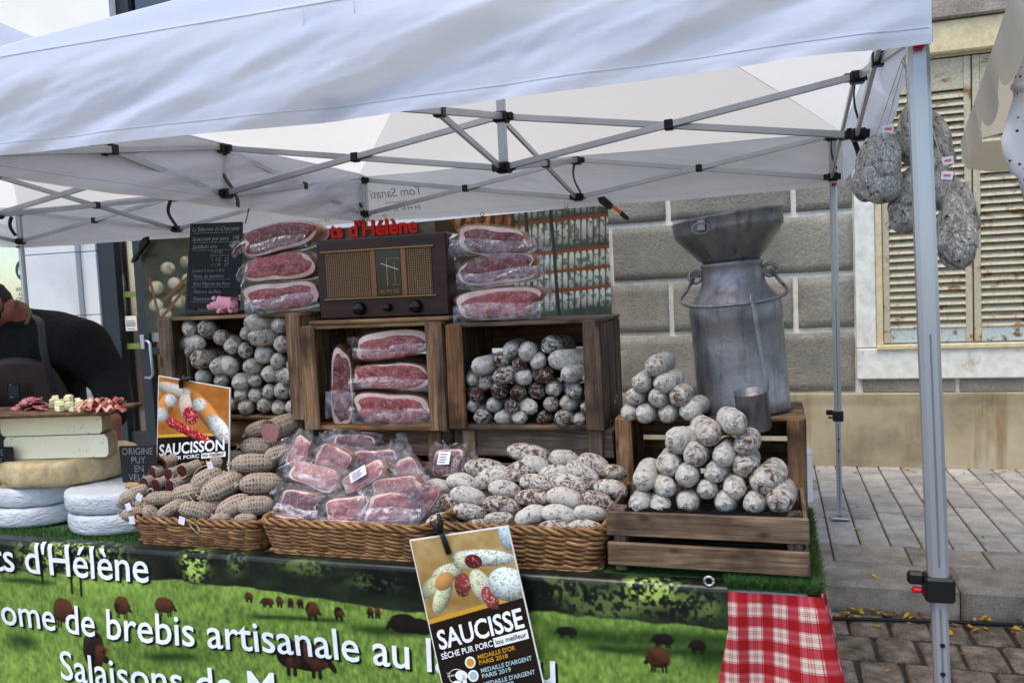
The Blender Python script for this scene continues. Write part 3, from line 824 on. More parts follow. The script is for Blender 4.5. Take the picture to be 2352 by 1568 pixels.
def cl(u, v):
    L = u*tot; drop = v*0.62
    front = L < fl
    X = np.where(front, xc0+L, TX1+0.03); Y = np.where(front, TY0-0.02, TY0-0.02+(L-fl))
    nx = np.where(front, 0.0, 1.0); ny = np.where(front, -1.0, 0.0)
    k = np.clip((L-fl+0.07)/0.14, 0, 1); k = k*k*(3-2*k)
    nx = np.sin(k*np.pi/2); ny = -np.cos(k*np.pi/2)
    amp = 0.010+0.10*drop
    f = np.sin(L*30+0.6+drop*2.0)*0.75+np.sin(L*43+2)*0.28*np.clip(drop*3, 0, 1)+0.5
    f = f+2.2*np.exp(-((L-fl)/0.11)**2)*np.clip(drop*2.2, 0, 1)+1.1*np.exp(-((L-fl-0.28)/0.06)**2)*np.clip(drop*2, 0, 1)
    hang = np.clip(drop/0.03, 0, 1)*np.clip(L/0.06, 0, 1)
    Z = TZ-0.010-drop
    return np.stack([X+nx*amp*f*hang, Y+ny*amp*f*hang*0.7, Z], 1)
V, F, U = gridf(190, 60, cl)
tag(obj('tablecloth', V, F, CHECK, smooth=True, uv=U*np.array([tot, 0.62])), 'red and white checked cloth hanging at the right table corner', 'tablecloth')

# ---------------------------------------------------------------- painter for printed pictures
class Canvas:
    def __init__(self, w, h, col):
        self.w, self.h = w, h; self.a = np.zeros((h, w, 3)); self.a[:] = np.array(col)/255.
        self.y, self.x = np.mgrid[0:h, 0:w]
    def put(self, mask, col):
        m_ = np.clip(mask, 0, 1)[..., None]; c = np.array(col)/255. if np.ndim(col) == 1 else col
        self.a = self.a*(1-m_)+c*m_
    def ell(self, cx, cy, rx, ry, ang, col, tex=None, soft=1.2, shade=0.5, sq=2.0):
        """photographed rounded thing: ellipse with modelling and mottling"""
        c, s_ = math.cos(R(ang)), math.sin(R(ang)); dx, dy = self.x-cx, self.y-cy
        u = (dx*c+dy*s_)/rx; v = (-dx*s_+dy*c)/ry
        d = (np.abs(u)**sq+np.abs(v)**sq)**(1/sq); mask = np.clip((1-d)*min(rx, ry)/soft, 0, 1)
        lum = 1+shade*(-(v*0.6+0.0)-0.5*d**3+0.15)
        base = np.array(col)/255.; im = np.ones((self.h, self.w, 3))*base
        if tex is not None:
            c2, cells, seed, th = tex; n = fbm(self.w, self.h, cells, seed, 3); k = np.clip((n-th)*9, 0, 1)[..., None]
            im = im*(1-k)+np.array(c2)/255.*k
        self.put(mask, np.clip(im*lum[..., None], 0, 1))
    def rect(self, x0, y0, x1, y1, col): self.put(((self.x >= x0) & (self.x < x1) & (self.y >= y0) & (self.y < y1)).astype(float), col)
    def line(self, x0, y0, x1, y1, wd, col):
        d = np.array([x1-x0, y1-y0], float); L = np.hypot(*d); d /= L
        t = np.clip((self.x-x0)*d[0]+(self.y-y0)*d[1], 0, L)
        dist = np.hypot(self.x-x0-t*d[0], self.y-y0-t*d[1]); self.put(np.clip(wd/2-dist+0.7, 0, 1), col)
    def lin(self):
        a = np.clip(self.a, 0, 1); return np.where(a <= 0.04045, a/12.92, ((a+0.055)/1.055)**2.4)
def sheet(name, cv, fn, parent, mat, back=None):
    """print on a sheet; fn(u, v) with v downwards gives world points"""
    V, F, U = gridf(cv.w-1, cv.h-1, fn)
    return obj(name, V, F, mat, parent, smooth=True, cols=cv.lin().reshape(-1, 3))
PRINT = print_mat('printed_vinyl', 0.32)
PRINTG = print_mat('laminated_print', 0.16)

# ---------------------------------------------------------------- meadow banner along the front of the table
BX0, BX1, BH, BYF = -0.62, 2.535, 0.62, -0.115
def bpos(u, d):
    """u: metres along X, d: metres down the sheet from its edge on the table"""
    X = u; rr = 0.016; arc = rr*math.pi/2; fl_ = 0.035
    th = np.clip((d-fl_)/rr, 0, math.pi/2)
    yy = np.where(d < fl_, BYF+rr+fl_-d, BYF+rr-rr*np.sin(th))
    zz = np.where(d < fl_, TZ+0.004, TZ+0.004-rr+rr*np.cos(th))
    zz = zz-np.clip(d-fl_-arc, 0, None)
    wav = 0.009*np.sin(X*5.1+1)*np.clip((d-0.1)*4, 0, 1)+0.010*n2(X*3, d*5, 3)*np.clip((d-0.07)*8, 0, 1)
    return np.stack([X, yy+wav, zz], -1)
def d_of_z(z): return 0.035+0.016*math.pi/2+(TZ+0.004-0.016-z)
BW_, BHh = 1180, 236
def bc(px, py):
    p = atY(px, py, BYF); return (p[0]-BX0)/(BX1-BX0)*BW_, d_of_z(p[2])/BH*BHh
cv = Canvas(BW_, BHh, (30, 40, 24))
n_ = fbm(BW_, BHh, 26, 3, 5, 2); n_f = fbm(BW_, BHh, 160, 9, 3, 1.0); n_b = fbm(BW_, BHh, 9, 21, 4, 2.0)
nt3 = np.clip(n_*1.6-0.4, 0, 1); trees = np.stack([8+34*nt3, 12+42*nt3, 12+22*nt3], -1)/255.; cv.a = trees
for (px, py, rx, ry, kk) in ((190, 1280, 95, 55, 1), (445, 1290, 32, 45, 1), (540, 1285, 22, 30, .5), (80, 1275, 60, 40, .6), (700, 1300, 60, 18, .35), (1490, 1350, 60, 36, .9), (1380, 1385, 90, 30, .4), (1600, 1390, 50, 30, .4), (1270, 1345, 70, 20, .4), (860, 1335, 60, 20, .3)):
    x, y = bc(px, py); sc = BW_/(BX1-BX0)*pxm(atY(px, py, BYF))
    g = np.exp(-(((cv.x-x)/(rx*sc))**2+((cv.y-y)/(ry*sc))**2))
    sp = np.clip((0.55*n_f+0.75*fbm(BW_, BHh, 330, 41, 2, 1.0)+n_*0.5-0.82)*6, 0, 1)*np.clip(g*1.7, 0, 1)*kk
    cv.put(sp, (166, 190, 92))
tops = [(0, 1305), (340, 1328), (560, 1345), (950, 1400), (1240, 1405), (1400, 1412), (1650, 1440)]
tx = [bc(*p)[0] for p in tops]; ty = [bc(*p)[1] for p in tops]
edge = np.interp(np.arange(BW_), tx, ty)[None, :]+3*(n_-0.5)*4
gmask = np.clip((cv.y-edge)/2.0, 0, 1)
n_g = fbm(BW_, BHh, 420, 31, 2, 0.5); gr = np.clip(0.62+0.55*(n_b-0.5)+0.5*(n_f-0.5)+0.6*(n_g-0.5), 0, 1)[..., None]
grass = (np.array([46, 68, 26])*(1-gr)+np.array([142, 172, 76])*gr)/255.
cv.put(gmask, grass)
for (x0, x1, py, th) in ((1240, 1655, 1462, 15), (1330, 1655, 1492, 8), (0, 130, 1335, 7), (800, 985, 1447, 9), (560, 800, 1420, 5), (0, 90, 1480, 18), (1560, 1655, 1510, 20), (330, 470, 1500, 10)):
    a0, b0 = bc(x0, py-(x1-x0)*0.03), bc(x1, py+(x1-x0)*0.03)
    yc = np.interp(np.arange(BW_), [a0[0], b0[0]], [a0[1], b0[1]])[None, :]
    m_ = np.exp(-((cv.y-yc+14*(n_b-.5))/(th*0.55))**2)*np.clip((cv.x-a0[0])/26+0.2, 0, 1)*np.clip((b0[0]-cv.x)/26+(1.0 if x1 > 1600 else 0.2), 0, 1)
    cv.put(m_*0.85*np.clip(0.5+n_f, 0, 1), (24, 46, 16))
def sheep(px, py, w, h, face=1, legs=True, dark=False):
    x, y = bc(px, py); k = 0.5*BW_/(BX1-BX0)*pxm(atY(px, py, BYF))*2
    w, h = w*k, h*k
    bcx = (20, 16, 14) if dark else (72, 40, 26); t2 = ((26, 18, 16), 60, int(px), 0.5)
    if legs:
        for q in (-0.6, -0.35, 0.35, 0.6): cv.line(x+q*w, y+h*0.2, x+q*w*1.02, y+h*1.35, max(1.3, w*0.13), (22, 15, 12))
    cv.ell(x, y, w, h, 6*face, bcx, t2, 1.0, 0.7, 2.3)
    cv.ell(x-face*w*0.55, y+h*0.12, w*0.5, h*0.82, 0, bcx, t2, 1.0, 0.6); cv.ell(x+face*w*0.5, y+h*0.05, w*0.5, h*0.85, 0, bcx, t2, 1.0, 0.6)
    cv.ell(x+face*w*0.85, y+h*0.15, w*0.34, h*0.42, face*40, bcx, None, 1.0, 0.4)
    cv.ell(x+face*w*1.10, y+h*0.50, w*0.30, h*0.24, face*55, (26, 18, 16), None, 1.0, 0.2)
    cv.ell(x+face*w*0.92, y+h*0.1, w*0.16, h*0.15, 0, (24, 16, 14), None, 1.0, 0.1)
for a in ((145, 1400, 30, 30, 1), (282, 1387, 21, 22, 1), (378, 1387, 26, 19, 1), (570, 1368, 11, 10, -1), (612, 1380, 18, 10, -1), (640, 1378, 9, 11, 1), (665, 1380, 8, 10, 1), (688, 1382, 9, 10, -1), (715, 1398, 17, 20, 1),
          (776, 1405, 13, 14, 1), (849, 1403, 9, 11, -1), (865, 1403, 8, 11, 1), (220, 1485, 32, 44, 1), (690, 1508, 68, 36, 1), (1300, 1447, 25, 11, -1), (1510, 1508, 26, 26, -1), (1600, 1480, 19, 14, -1)):
    sheep(*a, dark=a[0] in (1300, 1600))
sheep(925, 1430, 36, 24, -1, False, True); sheep(965, 1437, 30, 20, 1, False, True); sheep(1520, 1465, 25, 14, -1, True, True)
for (px, y0, y1) in ((90, 1255, 1335), (160, 1290, 1360), (182, 1290, 1365)):
    a, b = bc(px, y0), bc(px+6, y1); cv.line(a[0], a[1], b[0], b[1], 3.2, (28, 22, 16))
banner = emp('meadow_banner', (1.0, BYF, TZ-0.5), 'green printed banner of brown sheep in a meadow under white lettering', 'banner')
sheet('printed_sheet', cv, lambda u, v: bpos(BX0+(BX1-BX0)*u, v*BH), banner, PRINT)
LETW = flat('letter_white', s(236, 240, 248), 0.35); LETK = flat('letter_shadow', s(14, 16, 16), 0.4)
def banner_text(body, size, px, py, anchor_right=False, sp=1.0, off=0.001):
    p = atY(px, py, BYF); d0 = d_of_z(p[2])
    V, F = text_geo(body, size, off, 'LEFT', 0, sp)
    V, F = slice_geo(V, F, np.arange(size*0.25, size*0.9, 0.004)) if py < 1400 else (V, F)
    V0, F0 = V, F; x0 = p[0]-(V[:, 0].max() if anchor_right else 0)
    for nm, dx, dz, dy, mt in (('letter_shadow', 0.006, 0.006, 0.0012, LETK), ('lettering', 0, 0, 0.0022, LETW)):
        for V, F in words(V0, F0, size*0.16):
          Q = bpos(x0+V[:, 0]+dx, d0-V[:, 1]+dz); dd = d0-V[:, 1]+dz; th = np.clip((dd-0.035)/0.016, 0, math.pi/2); Q[:, 1] -= (dy+0.002)*np.sin(th); Q[:, 2] += (dy+0.002)*np.cos(th)
          obj(nm, Q, F, mt, banner)
banner_text("Les sabots d'Hélène", 0.142, 345, 1336, True, 0.98)
p_l = atY(946, 1553, BYF)
banner_text("Tome de brebis artisanale au lait cru", 0.1345, 1278, 1568, True, 1.0)
banner_text("Salaisons de M", 0.137, 140, 1556, False, 1.0)
EYE = flat('steel_eyelet', s(190, 190, 190), 0.25, 0.9)
V, F = [], []
for px, py in ((1628, 1336),):
    p = atY(px, py, BYF); th = np.linspace(0, 2*math.pi, 25)
    V, F = tube(np.stack([p[0]+0.011*np.cos(th), 0*th+BYF+0.010-0.004, p[2]+0.011*np.sin(th)], 1), 0.004, 6); obj('eyelet', V, F, EYE, banner, smooth=True)

# ---------------------------------------------------------------- photo banner hung at the back of the tent
KX0, KX1, KZ0, KZ1, KY = float(atY(330, 640, 2.93)[0]), 1.70, 1.24, 1.93, 2.93
KW, KH = 960, 176
def kc(px, py):
    p = atY(px, py, KY); return (p[0]-KX0)/(KX1-KX0)*KW, (KZ1-p[2])/(KZ1-KZ0)*KH
cv = Canvas(KW, KH, (74, 78, 70)); nn = fbm(KW, KH, 30, 4, 4, 2)
cv.a = np.stack([60+70*nn, 66+70*nn, 58+60*nn], -1)/255.
x1 = kc(1000, 500)[0]
m_ = (cv.x > x1-4).astype(float); cv.put(m_, (66, 52, 36))
dk = (cv.x < kc(735, 520)[0]).astype(float); cv.put(dk*np.clip(nn*1.4-0.25, 0, 1), (34, 34, 30))
for (px, py, w, h) in ((360, 660, 22, 16), (385, 615, 22, 15), (400, 650, 20, 15), (425, 600, 18, 14), (410, 690, 22, 16), (360, 700, 22, 16), (430, 640, 18, 14), (380, 720, 20, 14), (430, 690, 16, 14)):
    x, y = kc(px, py); cv.ell(x, y, w*0.95*KW/(KX1-KX0)*pxm(atY(400, 650, KY)), h*0.95*KW/(KX1-KX0)*pxm(atY(400, 650, KY)), 0, (190, 186, 168), ((150, 144, 124), 60, 3, .5), 1, 0.6)
for (a, b) in (((360, 745), (440, 640)), ((375, 690), (440, 625)), ((345, 640), (372, 745))):
    p, q = kc(*a), kc(*b); cv.line(*p, *q, 6, (128, 86, 48))
ks = KW/(KX1-KX0)*pxm(atY(1200, 600, KY))
for k, px in enumerate((1050, 1075, 1098, 1117, 1145, 1165)):
    x, y = kc(px, 500+6*(k % 2)); cv.ell(x, y, 9*ks, 28*ks, 12, (176, 124, 76), ((120, 70, 40), 50, 5, .5), 1, .6)
for (a, b) in (((1010, 470), (1060, 530)), ((1060, 465), (1100, 520)), ((1100, 465), (1150, 500))):
    cv.line(*kc(*a), *kc(*b), 3, (140, 86, 44))
m_ = (cv.x > kc(1190, 500)[0]).astype(float); cv.put(m_, np.stack([44+60*nn, 52+64*nn, 48+56*nn], -1)/255.)
for row, (py, ln) in enumerate(((478, 26), (545, 30), (612, 24), (655, 22), (700, 22))):
    for k in range(16):
        px = 1186+k*14; yy = py-0.10*(px-1186)
        x, y = kc(px, yy); cv.ell(x, y, 6.4*ks, ln*ks, 3, (186, 192, 186), ((112, 116, 110), 160, 6+row, .52), 0.8, .5, 3)
    cv.line(*kc(1186, py-ln-2), *kc(1400, py-ln-2-21), 6*ks, (146, 74, 36))
for px in (1205, 1262):
    cv.line(*kc(px, 455), *kc(px+22, 720), 7*ks, (50, 58, 54))
cv.line(*kc(733, 545), *kc(998, 530), 0.1, (60, 60, 60))
back = emp('photo_banner', (0.1, KY, KZ0), 'printed banner of hams and hanging sausages at the tent back', 'banner')
def kfn(u, v):
    X = KX0+(KX1-KX0)*u; Z = KZ1-(KZ1-KZ0)*v
    sg_ = 0.02*np.sin(u*math.pi)*(1-v)
    return np.stack([X, KY+0.012*np.sin(X*4)+0.01*n2(X*3, Z*4, 1), Z-sg_], 1)
sheet('printed_sheet', cv, kfn, back, PRINT)
REDL = flat('letter_red', s(214, 34, 22), 0.4)
V, F = text_geo("Les sabots d'Hélène", 0.142, 0.005)
pr_ = atY(963, 533, KY); x0 = pr_[0]-V[:, 0].max()
for V, F in words(V, F, 0.025):
    obj('letter_shadow', np.stack([x0+V[:, 0]+0.006, 0*V[:, 0]+KY-0.022, pr_[2]+V[:, 1]-0.006], 1), F, LETK, back)
    obj('lettering', np.stack([x0+V[:, 0], 0*V[:, 0]+KY-0.025, pr_[2]+V[:, 1]], 1), F, REDL, back)
for px, py in ((752, 505), (885, 496), (1108, 492), (1300, 473)):
    p = atY(px, py, KY-0.02); th = np.linspace(0, 2*math.pi, 17)
    V, F = tube(np.stack([p[0]+0.012*np.cos(th), 0*th+KY-0.024, p[2]+0.012*np.sin(th)], 1), 0.004, 6); obj('eyelet', V, F, EYE, back, smooth=True)
# spring clamps on the banner corners
ORAN = flat('orange_plastic', s(214, 92, 36), 0.4)
def clamp(px, py, ang, lab, gm_=None):
    p = atY(px, py, KY-0.05); k = emp('spring_clamp', p, lab, 'clamp')
    M = rot('Y', ang)
    for nm, prof, mt, yy in (('jaw', [(-0.05, 0.0), (-0.02, 0.03), (0.05, 0.022), (0.06, 0.0), (0.05, -0.018), (-0.02, -0.02)], BLACK, 0.015), ('grip', [(0.04, 0.020), (0.13, 0.016), (0.14, 0.0), (0.12, -0.004), (0.04, 0.0)], gm_ or ORAN, 0.012),
                              ('tip', [(0.12, 0.02), (0.17, 0.014), (0.19, 0.0), (0.17, -0.012), (0.125, -0.010)], BLACK, 0.014)):
        V, F = prism(prof, -yy, yy); obj(nm, V @ M.T+p, F, mt, k)
clamp(1388, 465, 38, 'orange and black spring clamp at right corner of photo banner')
clamp(332, 556, 130, 'black spring clamp at the left corner of photo banner', BLACK)
# ================================================================ CRATES
def crate(label, x0, x1, y0, y1, z0, z1, W, kind='open', back=3, rz=0.0, post=0.055, top=2, ends=3):
    """fruit crate; 'open' lies on its side with the mouth to the front, 'flat' stands on its bottom, 'side' shows its slats"""
    C = emp('wooden_crate', ((x0+x1)/2, (y0+y1)/2, z0), label, 'crate', 'wooden crates stacked on the table')
    o = np.array([(x0+x1)/2, (y0+y1)/2, 0]); M = rot('Z', rz); t = 0.014
    def bd(a, ax, nm='board', ch=0.003):
        V, F = cbox(*a, ch)
        V = V+np.array([[rng.uniform(-.0014, .0014) for _ in range(3)] for _ in range(len(V))])
        obj(nm, (V-o) @ M.T+o, F, W[ax], C)
    def run(a0, a1, n, g=0.008):
        w_ = (a1-a0-g*(n-1))/n
        return [(a0+i*(w_+g)+rng.uniform(0, .002), a0+i*(w_+g)+w_-rng.uniform(0, .002)) for i in range(n)]
    if kind == 'open':
        for (p, q) in run(y0+0.004, y1, top):
            bd((x0-0.002, x1+0.002, p, q, z1-t, z1, ), 0); bd((x0, x1, p, q, z0, z0+t), 0)
        for (p, q) in run(y0+0.022, y1, ends, 0.010):
            bd((x0, x0+t, p, q, z0+t+.001, z1-t-.001), 2); bd((x1-t, x1, p, q, z0+t+.001, z1-t-.001), 2)
        for (p, q) in run(z0+t, z1-t, back, 0.016):
            bd((x0+t+.001, x1-t-.001, y1-t, y1, p, q), 0)
        for xa in (x0-0.002, x1-post+0.002):
            bd((xa, xa+post, y0-0.012, y0+0.003, z0+0.002, z1-0.003), 2, 'corner_post')
            bd((xa+.004, xa+post-.012, y1-0.03, y1-t-.001, z0+t, z1-t), 2, 'corner_post')
    elif kind == 'side':
        for (p, q) in run(z0, z1, back, 0.02):
            bd((x0, x1, y0, y0+t, p, q), 0); bd((x0, x1, y1-t, y1, p, q), 0)
            bd((x0, x0+t, y0+t+.001, y1-t-.001, p, q), 1); bd((x1-t, x1, y0+t+.001, y1-t-.001, p, q), 1)
        for xa in (x0+0.03, x1-0.03-0.045):
            bd((xa, xa+0.045, y0-0.013, y0-.0005, z0-0.0, z1-0.002), 2, 'batten')
        for (p, q) in run(y0+t, y1-t, 3): bd((x0+t, x1-t, p, q, z1-t, z1), 0)
    else:
        for (p, q) in run(z0+0.016, z1, 2, 0.016):
            bd((x0, x1, y0, y0+t, p, q), 0); bd((x0, x1, y1-t, y1, p, q), 0)
            bd((x0+.002, x0+t, y0+t+.001, y1-t-.001, p, q), 1); bd((x1-t, x1-.002, y0+t+.001, y1-t-.001, p, q), 1)
        for xa in (x0+t+.001, x1-t-.035):
            for ya in (y0+t+.001, y1-t-.035): bd((xa, xa+0.034, ya, ya+0.034, z0, z1+0.008), 2, 'corner_post')
        for (p, q) in run(y0+t+.04, y1-t-.04, 3): bd((x0+t, x1-t, p, q, z0+0.016, z0+0.026), 0)
    return C
# lower tier first, then the crates that stand on it
crate('brown slatted crate behind netted sausages, below upper left crate', 0.60, 1.155, 0.31, 0.62, 0.702, 1.035, W_WARM, 'side', 3)
crate('brown slatted crate behind the vacuum packed ham basket', 1.165, 1.655, 0.32, 0.62, 0.702, 1.003, W_DARK, 'side', 3)
crate('grey slatted crate with battens behind the curved sausage basket', 1.668, 2.185, 0.32, 0.62, 0.702, 1.007, W_GREY, 'side', 3)
cR = crate('open backed crate under the milk can, slats with wide gaps', 2.205, 2.735, 0.28, 0.58, 0.715, 1.055, W_WARM, 'open', 3, 0, 0.05)
cF = crate('low weathered slatted crate at the front right table corner', 2.232, 2.728, -0.055, 0.27, 0.702, 0.862, W_GREY, 'flat')
crate('upper left crate on its side full of grey dusted sausages', 0.575, 1.145, 0.29, 0.60, 1.037, 1.402, W_WARM, 'open', 3, 0, 0.052)
crate('upper middle crate on its side holding bagged ham halves', 1.152, 1.66, 0.28, 0.59, 1.006, 1.357, W_WARM, 'open', 3, 0, 0.055)
crate('upper right dark crate on its side half full of sausages', 1.672, 2.165, 0.29, 0.62, 1.010, 1.348, W_DARK, 'open', 3, 0, 0.055)
BLKP = flat('black_liner', (0.006, 0.006, 0.007, 1), 0.3)
V, F, _u = gridf(40, 1, lambda u, v: np.stack([2.25+0.46*u, -0.038+0.0*u, 0.835+0.035*v+0.004*np.sin(u*70)], 1))
obj('black_liner', V, F, BLKP, cF)
V, F = cbox(2.25, 2.71, -0.036, 0.25, 0.828, 0.834, 0.001); obj('liner_board', V, F, BLKP, cF)
V, F = cbox(2.62, 2.765, 0.63, 0.71, 0.702, 0.90, 0.02); tag(obj('white_tub', V, F, flat('white_tub_plastic', s(220, 220, 216), 0.4)), 'white plastic tub end showing behind the right crate', 'tub')

# ================================================================ WICKER BASKETS
def wicker_mat():
    t = NT('wicker'); oi = t.n('ShaderNodeObjectInfo'); v = t.co((1, 1, 1))
    f = t.noise(v, 14, 4, 0.6)
    c = t.ramp(f, [(0.28, s(62, 38, 22)), (0.45, s(118, 80, 46)), (0.62, s(150, 112, 70)), (0.8, s(178, 142, 98))])
    hv = t.n('ShaderNodeHueSaturation'); t.set(hv.inputs['Color'], c); t.set(hv.inputs['Value'], t.math('ADD', t.math('MULTIPLY', oi.outputs['Random'], 0.5), 0.7))
    return t.prin(hv.outputs[0], 0.42, 0, t.bump(t.noise(v, 200, 3), 0.25, 0.002))
WICK = wicker_mat()
def basket(label, x0, x1, y0, y1, z0, h, seed):
    B = emp('wicker_basket', ((x0+x1)/2, (y0+y1)/2, z0), label, 'basket', 'wicker trays along the table front')
    def per(npts, infl, rc=0.05):
        a0, a1, b0, b1 = x0-infl, x1+infl, y0-infl, y1+infl
        pts = []
        for (cx, cy, s0) in ((a1-rc, b1-rc, 0), (a0+rc, b1-rc, 90), (a0+rc, b0+rc, 180), (a1-rc, b0+rc, 270)):
            for k in range(9):
                th = R(s0+90*k/8); pts.append((cx+rc*math.cos(th), cy+rc*math.sin(th)))
        pts.append(pts[0]); pts = np.array(pts); L = np.r_[0, np.cumsum(np.hypot(*np.diff(pts, axis=0).T))]
        q = np.linspace(0, L[-1], npts); return np.stack([np.interp(q, L, pts[:, 0]), np.interp(q, L, pts[:, 1])], 1), L[-1]
    ns = 28; npts = ns*8+1
    rows = 7
    rr_ = random.Random(seed)
    for r_ in range(rows):
        for pair in (0, 1):
            z = z0+0.012+(h-0.03)*r_/(rows-1); infl = -0.012+0.016*(r_/(rows-1))
            XY, L = per(npts, infl)
            ph = np.linspace(0, ns*math.pi, npts)+(r_ % 2)*math.pi+pair*math.pi
            T_ = np.gradient(XY, axis=0); T_ /= np.linalg.norm(T_, axis=1)[:, None]; Nn = np.stack([T_[:, 1], -T_[:, 0]], 1)
            XY2 = XY+Nn*(0.0066*np.sin(ph))[:, None]
            zz = z+0.0024*np.cos(ph)+0.0015*n1(np.linspace(0, 20, npts), seed+r_)
            V, F = tube(np.column_stack([XY2, zz]), 0.0055+rr_.uniform(-.0008, .0008), 6, False); obj('wicker_strand', V, F, WICK, B, smooth=True)
    for k in range(3):                                     # plaited rim
        XY, L = per(npts, 0.006); ph = np.linspace(0, ns*1.1*math.pi, npts)+k*2*math.pi/3
        T_ = np.gradient(XY, axis=0); T_ /= np.linalg.norm(T_, axis=1)[:, None]; Nn = np.stack([T_[:, 1], -T_[:, 0]], 1)
        V, F = tube(np.column_stack([XY+Nn*(0.008*np.sin(ph))[:, None], z0+h+0.008*np.cos(ph)]), 0.0055, 6, False); obj('rim_strand', V, F, WICK, B, smooth=True)
    for k in range(2):
        XY, L = per(npts, -0.008); ph = np.linspace(0, ns*math.pi, npts)+k*math.pi
        V, F = tube(np.column_stack([XY, z0+0.005+0.005*np.cos(ph)]), 0.0055, 6, False); obj('base_strand', V, F, WICK, B, smooth=True)
    st = MB(); XY0, L = per(ns+1, -0.012); XY1, L = per(ns+1, 0.004)
    for k in range(ns): st.add(*tube([tuple(XY0[k])+(z0+.004,), tuple(XY1[k])+(z0+h,)], 0.0038, 6))
    tag(st.build('stakes', WICK, B), kind='stuff')
    V, F = cbox(x0+.01, x1-.01, y0+.01, y1-.01, z0+.004, z0+.014, .004); obj('base', V, F, WICK, B)
    return B
basket('left wicker tray holding netted sausages', 0.715, 1.185, -0.065, 0.29, TZ+0.002, 0.082, 1)
basket('middle wicker tray heaped with bagged ham pieces', 1.205, 1.735, -0.078, 0.29, TZ+0.002, 0.098, 2)
basket('right wicker tray heaped with curved white sausages', 1.765, 2.218, -0.075, 0.29, TZ+0.002, 0.110, 3)

# ================================================================ SAUSAGES
def mould(name, dark, white, cover=0.5, scale=26, wr=0.6, spread=0.22, rough=0.85, sharp=0.10, grey=None):
    """casing: brown skin under a patchy bloom, creased along its length"""
    t = NT(name); v = t.co((1, 1, 1)); oi = t.n('ShaderNodeObjectInfo')
    f = t.noise(v, scale, 6, 0.66, 1.2)
    sh = t.math('MULTIPLY', t.math('SUBTRACT', oi.outputs['Random'], 0.5), spread)
    f2 = t.math('ADD', f, sh)
    mid = tuple(0.45*a+0.55*b for a, b in zip(dark, white)); g2 = tuple(0.12*a+0.82*b for a, b in zip(dark, white))
    c = t.ramp(f2, [(cover-sharp, dark), (cover-sharp*0.15, mid), (cover+sharp*0.5, g2), (cover+sharp*1.6, white)])
    crease = t.noise(t.co((0.45, 1.7, 1.7)), scale*2.4, 5, 0.65, 2.2)
    line = t.ramp(t.math('ABSOLUTE', t.math('SUBTRACT', crease, 0.5)), [(0.0, 0.5), (0.022, 0.88), (0.06, 1.0)])
    c = t.mix(1.0, c, line, 'MULTIPLY')
    speck = t.ramp(t.noise(v, scale*6, 3, 0.6), [(0.28, 0.78), (0.42, 1.0)])
    c = t.mix(1.0, c, speck, 'MULTIPLY')
    h = t.math('ADD', t.math('MULTIPLY', f, 0.7), t.math('MULTIPLY', line, 0.5))
    return t.prin(c, rough, 0, t.bump(h, wr, 0.02))
# object coordinates are in radii of the sausage (about 26 mm)
M_UL = mould('grey_mould_casing', s(98, 68, 44), s(236, 227, 211), 0.45, 1.5, 0.75, 0.18)
M_UR = mould('brown_mould_casing', s(78, 46, 31), s(226, 220, 210), 0.50, 1.4, 0.7, 0.26)
M_PY = mould('white_mould_casing', s(110, 76, 54), s(228, 223, 213), 0.455, 1.4, 0.75, 0.12)
M_BK = mould('floury_casing', s(110, 72, 56), s(224, 218, 207), 0.47, 1.9, 0.6, 0.12, sharp=0.07)
M_HG = mould('hanging_casing', s(92, 66, 50), s(232, 228, 220), 0.45, 1.6, 1.0, 0.05, sharp=0.10)
TAGM = flat('paper_tag', s(226, 218, 232), 0.6)
STRING = flat('cotton_string', s(196, 178, 146), 0.9)

def saus_mesh(name, ratio, seed, bend=0.0, nub=True, lump=0.07, pucker=0.16, rings=26, segs=20, pear=0.0, cut=False, pw=4.5):
    t = np.r_[np.linspace(-1, -0.86, 6)[:-1], np.linspace(-0.86, 0.86, rings-10), np.linspace(0.86, 1, 6)[1:]]
    V = []; U = []
    ph = np.arange(segs+1)/segs*2*math.pi
    for ti in t:
        rad = max(0.0, 1-abs(ti)**pw)**0.5
        if cut and ti < -0.8: rad = 1.0
        if nub and abs(ti) > 0.97: rad = max(rad, 0.17 if ti > 0 else 0.14)
        rad *= 1+pear*(-ti)-0.1*abs(pear)*ti*ti
        x = ti*ratio
        zc = -bend*(ti*ti)*ratio*0.5; yc = 0.10*math.sin(ti*3+seed)*ratio*0.12
        e = abs(ti)**7
        k = 1+lump*2*n2(np.cos(ph)*1.7+seed*3.1+5, np.sin(ph)*1.7+ti*ratio*1.1+seed, seed)-pucker*1.3*e*(0.5+0.5*np.cos(ph*(4+seed % 3)+seed))
        k = k+0.035*n2(np.cos(ph)*5+seed, np.sin(ph)*5+ti*ratio*4, seed+4)
        k[-1] = k[0]
        # rings are kept square to the spine
        ang = math.atan2(-bend*2*ti*0.5, 1)
        dx, dz = -math.sin(ang), math.cos(ang)
        for j in range(segs+1):
            a, b = rad*k[j]*math.cos(ph[j]), rad*k[j]*math.sin(ph[j])
            V.append((x+dx*b, yc+a, zc+dz*b)); U.append((ph[j]/6.2832, (ti+1)/2*ratio))
    m_ = len(t); n = segs+1
    F = [[i*n+j, (i+1)*n+j, (i+1)*n+j+1, i*n+j+1] for i in range(m_-1) for j in range(segs)]
    F.append(list(range(segs))[::-1]); F.append([(m_-1)*n+j for j in range(segs)])
    me = bpy.data.meshes.new(name); me.from_pydata([tuple(map(float, v)) for v in V], [], F)
    me.polygons.foreach_set('use_smooth', [True]*len(me.polygons))
    ul = me.uv_layers.new(name='UVMap'); li = np.zeros(len(me.loops), dtype=np.int32); me.loops.foreach_get('vertex_index', li)
    ul.data.foreach_set('uv', np.asarray(U, dtype=np.float32)[li].ravel())
    return me
